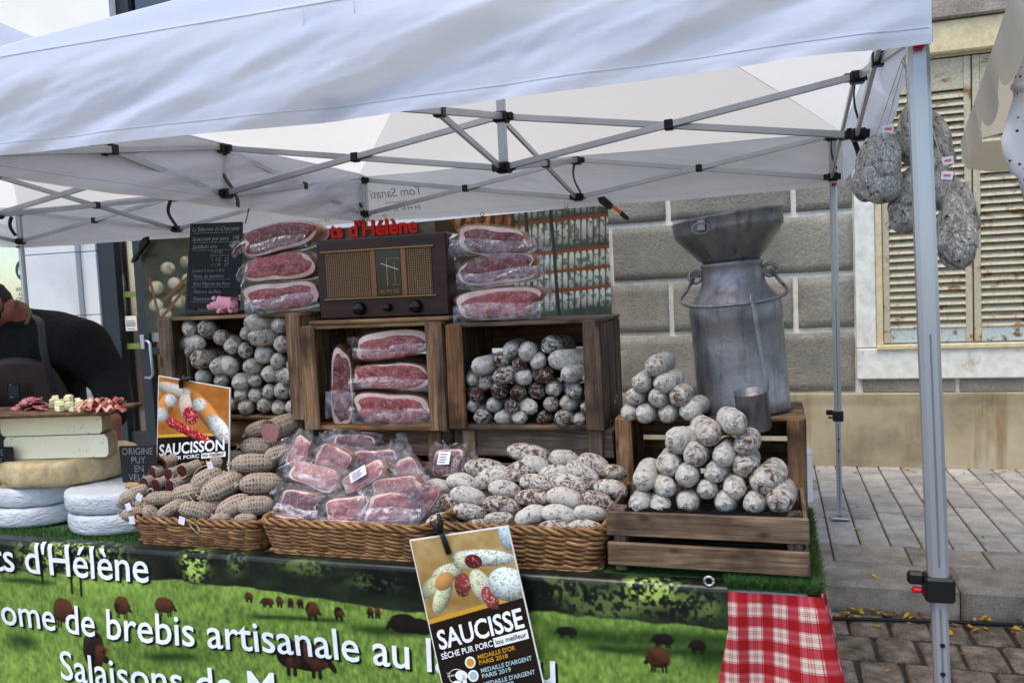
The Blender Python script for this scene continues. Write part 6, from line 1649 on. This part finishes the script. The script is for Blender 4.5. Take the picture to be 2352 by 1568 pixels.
def half(C, r_, h, ang, seed, label):
    Hh = emp('cheese_half', C, label, 'cheese', 'tan rind cheeses'); n = 40
    th = np.linspace(0, math.pi, n); M = rot('Z', ang)
    rg = lambda sc, z: np.column_stack([sc*r_*np.cos(th), sc*r_*np.sin(th)*1.0, np.full(n, z)])
    rings = [rg(0.94, 0), rg(0.99, 0.15*h), rg(1.0, 0.5*h), rg(0.99, 0.85*h), rg(0.94, h)]
    V = np.vstack(rings); F = [[i*n+k, i*n+k+1, (i+1)*n+k+1, (i+1)*n+k] for i in range(4) for k in range(n-1)]
    F += [list(range(n)), [4*n+k for k in range(n)]]
    V[:, 2] += 0.002*n2(V[:, 0]*40, V[:, 1]*40, seed)
    obj('rind', V @ M.T+np.array(C), F, RINDC, Hh, smooth=False)
    out = [(r_[0], r_[2]) for r_ in [g[0] for g in rings]]+[(g[-1][0], g[-1][2]) for g in rings[::-1]]
    V = np.array([(x*0.995, -0.001-(0.004 if False else 0), z) for x, z in out]); cen = V.mean(0)
    V2 = np.vstack([V, cen+(V-cen)*0.97+np.array([0, -0.0015, 0])]); m_ = len(V)
    F = [[k, (k+1) % m_, m_+(k+1) % m_, m_+k] for k in range(m_)]+[[m_+k for k in range(m_)]]
    obj('cut_face', V2 @ M.T+np.array(C), F, PASTE, Hh)
    return Hh
hc = atY(132, 1010, 0.10)
half((hc[0]-0.02, 0.11, TZ+0.229), 0.196, 0.080, 12, 1, 'lower half cheese with pale cut face on the whole wheel')
half((hc[0]-0.035, 0.11, TZ+0.311), 0.192, 0.074, 12, 2, 'upper half cheese with pale cut face under the board')
# serving board and what lies on it
bz = TZ+0.388; bcx = atY(150, 948, 0.10)[0]
V, F = cbox(bcx-0.44, bcx+0.20, 0.02, 0.24, bz, bz+0.014, 0.004, rot('Z', 12), (bcx, 0.12, 0)); tag(obj('serving_board', V, F, W_DARK[0]), 'brown wooden serving board balanced on the cheese stack', 'board')
rs = random.Random(3)
CUBE = flat('cheese_cube', s(232, 222, 176), 0.5)
def bpx(px, dy=0.0, dz=0.0):
    p = atY(px, 940, 0.10+dy); return np.array([p[0], 0.10+dy, bz+0.014+dz])
for k in range(34):
    lay = 0 if k < 18 else (1 if k < 29 else 2)
    c = bpx(rs.uniform(112+8*lay, 200-12*lay), rs.uniform(-0.045, 0.06-0.02*lay), lay*0.0165+0.009)
    V, F = cbox(-0.009, 0.009, -0.009, 0.009, -0.008, 0.008, 0.0012); M = rot('Z', rs.uniform(0, 90)) @ rot('X', rs.uniform(-14, 14)*(lay > 0))
    tag(obj('cheese_cube', V @ M.T+c, F, CUBE), 'small pale cheese cube piled in the middle of the board', 'cheese cube', 'cheese cubes on the serving board')
SALA = NT('salami_slice'); _v = SALA.co(); _k = SALA.ramp(SALA.voro(_v, 260), [(0.25, s(216, 176, 172)), (0.45, s(140, 56, 62))]); SALA = SALA.prin(_k, 0.4)
for k in range(38):
    lay = k/38.
    c = bpx(rs.uniform(32+30*lay, 112-20*lay), rs.uniform(-0.04, 0.05)*(1-lay*0.6), 0.004+lay*0.032)
    V, F = lathe([(0.0, 0.0016), (0.015, 0.0016), (0.0165, 0.0), (0.015, -0.0016), (0, -0.0016)], 16); V[:, 0] *= 1.15
    M = rot('Z', rs.uniform(0, 180)) @ rot('X', rs.uniform(-35, 35)) @ rot('Y', rs.uniform(-25, 25))
    tag(obj('salami_slice', V @ M.T+c, F, SALA, smooth=True), 'thin red salami slice heaped at left of the board', 'salami slice', 'salami slices on the serving board')
HSL = [noisy('ham_slice_pink', [s(176, 104, 92), s(206, 150, 130), s(222, 184, 160)], 30, 0.4), noisy('ham_slice_red', [s(124, 48, 42), s(168, 90, 78), s(206, 156, 136)], 30, 0.4)]
for k in range(26):
    lay = k/26.; c = bpx(rs.uniform(196, 276-18*lay), rs.uniform(-0.045, 0.05)*(1-lay*0.5), 0.006+lay*0.022); sd_ = k
    a0 = rs.uniform(0, 180)
    V, F, _u = gridf(14, 6, lambda u, v: np.column_stack([(u-0.5)*0.075, (v-0.5)*0.032+0.006*np.sin(u*9+sd_), 0.008*np.sin(u*11+sd_)+0.007*np.sin(v*7+u*5+sd_)]))
    tag(obj('ham_slice', V @ rot('Z', a0).T+c, F, HSL[k % 2], smooth=True), 'folded cured ham slice heaped at right of the board', 'ham slice', 'ham slices on the serving board')
# chalk labels
def chalk_label(pxs, Yc, lines, label, sz, foot):
    TL, TR, BL = (atY(*p, Yc) for p in pxs); fr = plane_frame(TL, TR, BL); L = emp('chalk_label', (TL+TR)/2*np.array([1, 1, 0])+np.array([0, 0, BL[2]]), label, 'label')
    V, F = panel(fr, fr[4], fr[5], 0.004); sl = obj('slate', V, F, SLATE, L)
    for k, body in enumerate(lines):
        V, F = text_geo(body, sz, -0.0006, 'CENTER', 0.05); sc = min(1.0, fr[4]*0.92/(V[:, 0].max()-V[:, 0].min()))
        tag(obj('chalk_writing', on(fr, fr[4]/2+V[:, 0]*sc, fr[5]*(0.24+0.235*k)-V[:, 1], 0.001), F, CHALK, sl), kind='stuff')
    b = on(fr, [fr[4]*foot], [fr[5]*0.98])[0]
    V, F = cbox(b[0]-0.03, b[0]+0.03, b[1]-0.02, b[1]+0.03, b[2]-0.016, b[2]-0.001, 0.004); obj('wooden_foot', V, F, W_PLAIN[0], L)
chalk_label(((272, 1024), (357, 1022), (278, 1108)), 0.10, ('ORIGINE', 'PUY', 'EN', 'VELAY'), 'black chalk label ORIGINE PUY EN VELAY between cheese and poster', 0.033, 0.35)
chalk_label(((-70, 1024), (29, 1026), (-66, 1108)), 0.05, ('TOMME', 'BREBIS', 'ARTISANALE'), 'black chalk label cut by the left picture edge', 0.033, 0.9)

# ================================================================ HANGING SAUSAGES BY THE FRONT POST
def hang(px, py, a, b, tilt, Yc, lab, r3=0):
    P = atY(px, py, Yc); m_ = pxm(P); r_ = b*m_
    tip = P+np.array([math.sin(R(tilt))*a*m_*0, 0, 0])
    ax = np.array([math.sin(R(tilt)), 0.05, math.cos(R(tilt))])
    o = put_sausage(PE[r3 % 4], M_HG, P, ax, r_, lab, 'large sausages hanging by the front post', (a*m_/(r_*2.25), 1, 1), r3*1.7, 'hanging_sausage')
    top = P+ax/np.linalg.norm(ax)*a*m_*0.98
    # string as a child in local space
    anchor = np.array([2.995, Yc, 2.0])
    M = o.matrix_basis.inverted()
    loc = np.array([(M @ Vector(tuple(map(float, q)))) for q in (top, top*0.5+anchor*0.5+np.array([0, 0, 0.0]), anchor)])
    V, F = tube(loc, 0.0012/r_, 5)
    me = bpy.data.meshes.new('string'); me.from_pydata((V).tolist(), [], F); me.materials.append(STRING)
    c = bpy.data.objects.new('string', me); COL.objects.link(c); c.parent = o
    return o, P, r_
HK = 1/(1.96*1.26531)
def hx(x, y): return 2400/1.26531+x*HK, y*HK
H_ = [(320, 955, 205, 105, 6, 0.20, 'plump front hanging sausage with tag, left of the post', 0), (255, 960, 190, 85, 10, 0.28, 'hanging sausage at far left behind the plump front one', 1), (500, 750, 195, 90, 2, 0.26, 'highest hanging sausage half behind the metal post', 2),
      (470, 1140, 190, 95, 6, 0.24, 'low hanging sausage directly left behind the post', 3), (640, 800, 170, 75, -8, 0.30, 'hanging sausage right of the post at mid height', 1), (640, 1020, 180, 70, -6, 0.27, 'dark hanging sausage just right behind the post', 2), (735, 1310, 225, 95, -4, 0.18, 'lowest long hanging sausage right of the post', 3), (780, 1190, 170, 70, -8, 0.30, 'hanging sausage partly hidden behind the lowest right one', 0)]
for (x, y, a, b, tl, Yc, lab, v_) in H_:
    o, P, r_ = hang(*hx(x, y), a*HK, b*HK, tl, Yc, lab, v_)
for (x, y, Yc, dr) in ((355, 735, 0.15, 5), (690, 1000, 0.15, 8), (695, 915, 0.20, -6)):
    P = atY(*hx(x, y), Yc); V, F = cbox(-0.013, 0.013, -0.0006, 0.0006, -0.010, 0.010, 0.0003)
    t_ = emp('paper_tag', P, {355: 'small white paper tag on the plump hanging sausage', 690: 'lower white paper tag right of the post', 695: 'upper pinkish paper tag right of the post'}[x], 'tag')
    obj('card', V @ rot('Y', dr).T+P, F, TAGM, t_); V, F = cbox(-0.008, 0.008, -0.0012, -0.0007, -0.003, 0.003, 0.0002); obj('red_print', V @ rot('Y', dr).T+P, F, flat('tag_red', s(206, 110, 120), 0.6) if 'tag_red' not in bpy.data.materials else bpy.data.materials['tag_red'], t_)
# tags among netted sausages
for (x, y, Yc, dr, nm) in ((1190, 335, 0.06, -14, 'white paper tag on string above the netted heap'), (728, 570, -0.05, -20, 'white paper tag at far left of the netted heap'), (1030, 648, -0.09, 14, 'white paper tag hanging over left basket rim'), (788, 515, -0.02, 30, 'white paper tag slanting near the dark cut sausages'), (748, 645, -0.08, -8, 'pale paper tag low at the left basket corner')):
    P = atY(NTX[0]+NTX[2]*x, NTX[1]+NTX[2]*y, Yc); V, F = cbox(-0.011, 0.011, -0.0006, 0.0006, -0.012, 0.012, 0.0003); tag(obj('paper_tag', V @ rot('Y', dr).T+P, F, TAGM), nm, 'tag')
def netp(pts, Y): return [atY(NTX[0]+NTX[2]*x, NTX[1]+NTX[2]*y, Y+0.004*(i % 2)) for i, (x, y) in enumerate(pts)]
def smooth_path(P, n=8):
    P = np.array(P); out = []
    for i in range(len(P)-1):
        p0, p1, p2, p3 = P[max(i-1, 0)], P[i], P[i+1], P[min(i+2, len(P)-1)]
        for t in np.linspace(0, 1, n, endpoint=False):
            out.append(0.5*((2*p1)+(-p0+p2)*t+(2*p0-5*p1+4*p2-p3)*t*t+(-p0+3*p1-3*p2+p3)*t**3))
    out.append(P[-1]); return np.array(out)
for k, (pts, Y, nm) in enumerate((([(1190, 330), (1130, 350), (1095, 400), (1100, 470), (1060, 500), (1000, 495)], 0.03, 'loose string loop from the high paper tag'), ([(1035, 470), (1080, 520), (1110, 560), (1060, 570), (1020, 545)], 0.0, 'curled string loop in the middle of netted heap'), ([(1060, 640), (1110, 670), (1130, 700), (1120, 718), (1090, 690), (1065, 655)], -0.085, 'string loop hanging over the left basket rim'), ([(835, 485), (850, 465), (868, 478), (860, 500)], 0.0, 'small string curl below the dark cut sausages'))):
    V, F = tube(smooth_path(netp(pts, Y)), 0.0012, 5); tag(obj('string', V, F, STRING, smooth=True), nm, 'string')

# ================================================================ NEIGHBOUR'S CREAM AWNING AND HUNG GARMENT
CREAM = cloth_mat('cream_awning', s(222, 212, 192), 0.25, 0.2, tcol=(0.75, 0.68, 0.55, 1))
aw = emp('cream_awning', (3.9, 1.0, 1.85), 'cream scalloped awning edge of the neighbouring stall at right', 'awning')
def ewp(t): return np.array([3.50-0.15*(2.2-t*2.7), 2.2-t*2.7, 0])     # eave line from far corner towards the camera
def fva(u, v):
    L = u*2.7; p0 = np.stack([3.50-0.151*L, 2.2-L, 0*L], 1)
    scal = 0.055*np.abs(np.sin(L*math.pi/0.32))**0.55
    drop = (0.085+scal)*v
    Z = 2.02-drop; sway = 0.012*np.sin(L*9)*v
    return np.stack([p0[:, 0]+sway+0.02*v, p0[:, 1], Z], 1)
V, F, _u = gridf(220, 8, fva); obj('scalloped_valance', V, F, CREAM, aw, smooth=True)
def fvb(u, v):
    L = u*2.0; scal = 0.055*np.abs(np.sin(L*math.pi/0.32))**0.55
    return np.stack([3.505+L, 2.2+0.05*L+0.01*np.sin(L*8)*v, 2.02-(0.085+scal)*v], 1)
V, F, _u = gridf(160, 8, fvb); obj('scalloped_valance', V, F, CREAM, aw, smooth=True)
V, F, _u = gridf(12, 12, lambda u, v: np.stack([3.50-0.151*u*2.7+v*1.9, 2.2-u*2.7+v*0.08*0, 2.02+0.35*v-0.03*np.sin(v*3.1)*np.sin(u*3.1)], 1)); obj('roof_cloth', V, F, CREAM, aw, smooth=True)
gw = atY(2325, 290, 0.35)
def spot():
    t = NT('printed_baby_cotton'); v = t.co(rand=False); d = t.voro(v, 42)
    c = t.mix(t.ramp(d, [(0.13, 1.0), (0.19, 0.0)]), s(228, 230, 240), t.mix(t.ramp(t.noise(v, 30, 2), [(0.45, 0.0), (0.55, 1.0)]), s(150, 40, 44), s(40, 60, 100)))
    return t.prin(c, 0.85, 0, t.bump(t.noise(v, 12, 4), 0.3, 0.02))
SPOT = spot()
gar = emp('baby_garment', gw, 'white printed baby garment hanging at the right picture edge', 'garment')
def gpt(x, y, Y=0.38): p = atY(*hx(x, y), Y); return (p[0], p[2])
out = [gpt(1110, 180), (gpt(1160, 120)), gpt(1300, 150), gpt(1420, 350), gpt(1400, 800), gpt(1300, 1100), gpt(1140, 1180), gpt(1100, 1020), gpt(1050, 985), gpt(1010, 880), gpt(998, 800), gpt(1030, 690), gpt(1075, 540), gpt(1068, 480), gpt(1090, 380)]
O = np.array(out); cen = O.mean(0); rings = []
for q, yy in ((1.0, 0.0), (0.96, -0.016), (0.8, -0.026), (0.5, -0.032), (0.05, -0.034)):
    r_ = cen+(O-cen)*q; rings.append(np.column_stack([r_[:, 0], 0.38+yy+0.008*n2(r_[:, 0]*30, r_[:, 1]*14, 4)*(q < 1), r_[:, 1]]))
nO = len(O); V = np.vstack(rings+[np.column_stack([r[:, 0], 0.76-r[:, 1], r[:, 2]]) for r in rings[1:]])
F = [[i*nO+k, i*nO+(k+1) % nO, (i+1)*nO+(k+1) % nO, (i+1)*nO+k] for i in range(4) for k in range(nO)]
F += [[(0 if i == 0 else 4+i)*nO+(k+1) % nO, (0 if i == 0 else 4+i)*nO+k, (5+i)*nO+k, (5+i)*nO+(k+1) % nO] for i in range(4) for k in range(nO)]
F += [[4*nO+k for k in range(nO)], [8*nO+k for k in range(nO)]]
obj('body', V, F, SPOT, gar, smooth=True)
COLR = flat('white_ribbing', s(228, 230, 242), 0.9)
a, b = gpt(1066, 500), gpt(1135, 520); V, F = tube([(a[0], 0.37, a[1]), ((a[0]+b[0])/2, 0.345, (a[1]+b[1])/2), (b[0], 0.35, b[1])], 0.012, 8); obj('cuff', V, F, COLR, gar, smooth=True)
a, b = gpt(1066, 160), gpt(1140, 190); V, F = tube([(a[0], 0.37, a[1]), ((a[0]+b[0])/2, 0.345, (a[1]+b[1])/2), (b[0], 0.35, b[1])], 0.014, 8); obj('cuff', V, F, COLR, gar, smooth=True)

# ================================================================ VENDOR
SKINM = noisy('skin', [s(104, 58, 46), s(134, 80, 64)], 12, 0.5, bump=0.08)
SWEAT = noisy('black_sweater', [s(8, 8, 10), s(14, 14, 17)], 30, 0.95, bump=0.9, bscale=11, bdist=0.03)
APRON = noisy('brown_leather', [s(26, 12, 10), s(40, 20, 16), s(48, 27, 21)], 6, 0.55, bump=0.2, bscale=60)
HAIR = noisy('dark_hair', [s(18, 14, 12), s(38, 30, 26)], 60, 0.6, (1, 1, 0.2), bump=0.5)
per = emp('person', (-0.62, 0.95, ROADZ), 'person in black sweater and brown leather apron leaning behind the cheeses', 'person')
def W3p(px, py, Y): return tuple(atY(px, py, Y))
pelvis = W3p(120, 1180, 0.98); waist = W3p(105, 1020, 0.92); chest = W3p(88, 850, 0.84); neckb = W3p(52, 735, 0.74); neck = W3p(25, 715, 0.70)
hd0 = W3p(-30, 730, 0.66); hd1 = W3p(-45, 700, 0.64); hd2 = W3p(-48, 675, 0.65)
shL = W3p(175, 760, 0.80); elL = W3p(262, 872, 0.84); wrL = W3p(262, 968, 0.64); palm = W3p(262, 1004, 0.62)
shR = W3p(-70, 790, 0.72); elR = W3p(-110, 930, 0.62); wrR = W3p(-60, 960, 0.40); palR = W3p(-40, 966, 0.34)
hipA = (pelvis[0]+0.10, pelvis[1], pelvis[2]-0.06); hipB = (pelvis[0]-0.10, pelvis[1], pelvis[2]-0.06)
knA = (pelvis[0]+0.12, pelvis[1]-0.03, 0.36); knB = (pelvis[0]-0.12, pelvis[1]-0.01, 0.36)
anA = (pelvis[0]+0.12, pelvis[1]+0.04, ROADZ+0.09); anB = (pelvis[0]-0.13, pelvis[1]+0.05, ROADZ+0.09); ftA = (anA[0]+0.02, anA[1]-0.16, ROADZ+0.035); ftB = (anB[0]-0.02, anB[1]-0.16, ROADZ+0.035)
BV = [pelvis, waist, chest, neckb, neck, hd0, hd1, hd2, shL, elL, wrL, palm, shR, elR, wrR, palR, hipA, knA, anA, ftA, hipB, knB, anB, ftB]
BE = [(0, 1), (1, 2), (2, 3), (3, 4), (4, 5), (5, 6), (6, 7), (2, 8), (8, 9), (9, 10), (10, 11), (2, 12), (12, 13), (13, 14), (14, 15), (0, 16), (16, 17), (17, 18), (18, 19), (0, 20), (20, 21), (21, 22), (22, 23)]
BR_ = [.15, .14, .155, .07, .056, .072, .092, .07, .075, .052, .030, .030, .075, .052, .030, .030, .10, .062, .042, .04, .10, .062, .042, .04]
# five fingers on the visible hand, curled down over the table edge
up_ = np.array(palm)-np.array(wrL); up_ /= np.linalg.norm(up_)
sidev = np.array([0.95, 0.30, 0.0]); fwd = np.array([0.2, -0.95, 0.0])
base_i = len(BV)
for k, (so, ln) in enumerate(((-0.030, 0.075), (-0.011, 0.085), (0.009, 0.080), (0.027, 0.064))):
    b0_ = np.array(palm)+sidev*so+up_*0.022
    pts = [b0_, b0_+up_*ln*0.45+fwd*0.012, b0_+up_*ln*0.8+fwd*0.004, b0_+up_*ln-fwd*0.010]
    i0 = len(BV); BV += [tuple(p) for p in pts]; BR_ += [.0105, .0100, .0092, .0075]; BE += [(11, i0), (i0, i0+1), (i0+1, i0+2), (i0+2, i0+3)]
b0_ = np.array(palm)-sidev*0.028-up_*0.01; i0 = len(BV)
BV += [tuple(b0_), tuple(b0_-sidev*0.018+up_*0.026+fwd*0.012), tuple(b0_-sidev*0.020+up_*0.055+fwd*0.014)]; BR_ += [.013, .0105, .0085]; BE += [(11, i0), (i0, i0+1), (i0+1, i0+2)]
def blob(name, V, E, Rr, mat, parent, vox=0.007, it=6):
    """one continuous surface grown round tapering limbs"""
    base = np.array(wloc(parent)); mb = MB()
    for a, b in E:
        pa, pb = np.array(V[a], float), np.array(V[b], float); L = np.linalg.norm(pb-pa)
        n = max(2, int(L/(0.35*min(Rr[a], Rr[b])))+1)
        for q in np.linspace(0, 1, n):
            r_ = Rr[a]*(1-q)+Rr[b]*q
            prof = [(max(1e-4, r_*math.sin(t)), -r_*math.cos(t)) for t in np.linspace(0.02, math.pi-0.02, 9)]
            v, f = lathe(prof, 14, pa*(1-q)+pb*q-base); m_ = len(v)
            mb.add(v, f+[list(range(14))[::-1], [m_-14+k for k in range(14)]])
    me = bpy.data.meshes.new(name); me.from_pydata(np.vstack(mb.V).tolist(), [], mb.F)
    o = bpy.data.objects.new(name, me); COL.objects.link(o)
    md = o.modifiers.new('r', 'REMESH'); md.mode = 'VOXEL'; md.voxel_size = vox
    ms = o.modifiers.new('s', 'SMOOTH'); ms.iterations = it; ms.factor = 0.5
    dg = bpy.context.evaluated_depsgraph_get(); dg.update()
    out = bpy.data.meshes.new_from_object(o.evaluated_get(dg)); bpy.data.objects.remove(o)
    out.name = name; out.materials.clear(); out.materials.append(mat)
    out.polygons.foreach_set('use_smooth', [True]*len(out.polygons))
    o = bpy.data.objects.new(name, out); COL.objects.link(o); o.parent = parent
    return o
BR_[:4] = [.12, .11, .09, .055]; BR_[8:10] = [.05, .042]; BR_[12:14] = [.05, .042]
blob('body', BV, BE, BR_, SKINM, per, 0.006, 4)
SV = [pelvis, waist, chest, W3p(120, 800, 0.84), W3p(45, 770, 0.78), W3p(36, 735, 0.73), W3p(190, 795, 0.82), W3p(252, 872, 0.84), W3p(262, 955, 0.68), shR, elR, wrR]
blob('sweater', SV, [(0, 1), (1, 2), (2, 3), (3, 4), (4, 5), (3, 6), (6, 7), (7, 8), (2, 9), (4, 9), (9, 10), (10, 11)], [.18, .185, .205, .178, .13, .072, .125, .088, .056, .12, .08, .045], SWEAT, per, 0.012, 10)
blob('trousers', [pelvis, hipA, knA, anA, hipB, knB, anB], [(0, 1), (1, 2), (2, 3), (0, 4), (4, 5), (5, 6)], [.165, .115, .08, .065, .115, .08, .065], SWEAT, per, 0.015, 6)
# leather apron bib, straps, patch
ap = atY
def apf(u, v):
    top = np.array([-60, 850]); cx = 40+70*v; wdt = 75+95*v**0.7
    px = cx+(u-0.5)*2*wdt; py = 838+330*v+18*np.cos((u-0.5)*3.1)*(1-v)*-1
    cv_ = (u-0.5)*2
    Y = 0.70-0.0*v+0.10*cv_**2*(0.5+v)+0.06*v
    P = [atY(a, b, c) for a, b, c in zip(px, py, Y-0.10)]
    return np.array(P)
V, F, _u = gridf(20, 20, apf); apo = obj('apron', V, F, APRON, per, smooth=True)
md = apo.modifiers.new('t', 'SOLIDIFY'); md.thickness = 0.004
for pts in ([(66, 722, .66), (92, 740, .60), (100, 800, .55), (112, 860, .555), (122, 900, .57)],):
    V, F = tube(smooth_path([atY(*p) for p in pts]), 0.016, 8, flat=0.22); obj('apron_strap', V, F, flat('grey_leather', s(34, 34, 38), 0.5), per, smooth=True)
V, F = cbox(-0.028, 0.028, -0.003, 0.003, -0.034, 0.034, 0.006); pp = atY(32, 900, 0.565); obj('leather_patch', V @ rot('Z', 15).T+pp, F, bpy.data.materials['grey_leather'], per)
for (px, py) in ((24, 884), (27, 912), (104, 842)):
    V, F = lathe([(0, .003), (.0035, .002), (.0045, 0)], 10, atY(px, py, 0.548), rot('X', 90)); obj('rivet', V, F, BRASS, per, smooth=True)
# hair cap, ear
hc_ = np.array(hd1); hv = np.array(hd2)-np.array(hd0); hv /= np.linalg.norm(hv)
V, F = lathe([(0.001, 0.112), (0.05, 0.102), (0.082, 0.072), (0.099, 0.03), (0.102, -0.01), (0.098, -0.040), (0.088, -0.075), (0.078, -0.085)], 30)
V = V*(1+0.06*np.sin(V[:, :1]*90)*np.cos(V[:, 2:3]*70))
V[:, 2] = np.where((V[:, 1] < -0.02) & (V[:, 2] < 0.02), 0.02+0.2*V[:, 2], V[:, 2])
obj('hair', V @ (rot('Z', -65) @ rot('X', 10)).T+hc_+np.array([0.015, 0.02, 0.0]), F, HAIR, per, smooth=True)
er = np.array(W3p(-2, 700, 0.585)); V, F = lathe([(0, 0.006), (0.012, 0.008), (0.020, 0.004), (0.022, -0.003), (0.012, -0.008), (0, -0.008)], 18); V[:, 0] *= 0.75; V[:, 1] *= 1.5
obj('ear', (V @ (rot('Z', -20) @ rot('X', 90) @ rot('Y', 20)).T)+er, F, SKINM, per, smooth=True)
V, F = tube(smooth_path([atY(38, 690, .70), atY(58, 700, .66), atY(70, 720, .63), atY(60, 745, .60)]), 0.008, 8, flat=0.4); obj('collar_band', V, F, flat('tan_collar', s(96, 76, 44), 0.7), per, smooth=True)

# ================================================================ LEAVES AND CABLE ON THE GROUND
LEAFM = [noisy('yellow_leaf', [s(176, 124, 30), s(214, 170, 50)], 60, 0.6), noisy('brown_leaf', [s(120, 72, 28), s(168, 108, 40)], 60, 0.7), noisy('green_leaf', [s(120, 130, 40), s(170, 168, 60)], 60, 0.6)]
def leaf_mesh(name, seed):
    n = 10; V = []
    for i in range(n+1):
        t = i/n; w_ = 0.5*math.sin(math.pi*t**0.8)*0.55
        for sgn in (-1, 0, 1): V.append((t-0.5, sgn*w_, 0.10*math.sin(t*3+seed)+0.12*abs(sgn)*math.sin(seed*2+t*2)))
    F = [[3*i+j, 3*i+j+1, 3*i+j+4, 3*i+j+3] for i in range(n) for j in (0, 1)]
    V += [(0.5, -0.012, 0.0), (0.5, 0.012, 0.0), (0.85, 0.012, 0.06), (0.85, -0.012, 0.06)]; b = len(V)-4; F.append([b, b+1, b+2, b+3])
    me = bpy.data.meshes.new(name); me.from_pydata(V, [], F); me.polygons.foreach_set('use_smooth', [True]*len(me.polygons)); return me
LM = [leaf_mesh('fallen_leaf', k) for k in range(4)]
rl = random.Random(11)
spots = [(rl.uniform(2.85, 4.2), KERB-abs(rl.gauss(0.05, 0.10)), ROADZ+0.012) for _ in range(85)]+[(rl.uniform(2.8, 3.9), rl.uniform(0.3, 1.75), ROADZ+0.010) for _ in range(45)]+[(rl.uniform(2.8, 4.4), rl.uniform(2.0, 4.4), 0.006) for _ in range(46)]+[(rl.uniform(2.9, 4.4), YW-0.1-abs(rl.gauss(0, 0.08)), 0.006) for _ in range(12)]
for k, (x, y, z) in enumerate(spots):
    mi = rl.choice((0, 0, 0, 1, 1, 2)); o = bpy.data.objects.new('fallen_leaf', with_mat(LM[k % 4], LEAFM[mi])); COL.objects.link(o)
    sc = rl.uniform(0.022, 0.046); o.location = (x, y, z); o.scale = (sc, sc*rl.uniform(.7, 1.2), sc); o.rotation_euler = (rl.uniform(-.25, .25), rl.uniform(-.25, .25), rl.uniform(0, 6.28))
    where = 'gutter cobbles' if (z < 0 and y > 1.6) else ('road cobbles' if z < 0 else 'pavement')
    tag(o, f"{('yellow', 'brown', 'greenish')[mi]} fallen leaf lying on the {where} right of the table", 'leaf', f"{('yellow', 'brown', 'greenish')[mi]} fallen leaves on the {where}")
xs = np.linspace(2.0, 6.0, 50); V, F = tube(np.stack([xs, 1.80+0.03*np.sin(xs*2.1)+0.05*(xs-3), 0*xs+ROADZ+0.014], 1), 0.008, 8); tag(obj('cable', V, F, BLACK, smooth=True), 'black cable lying along the gutter cobbles', 'cable')
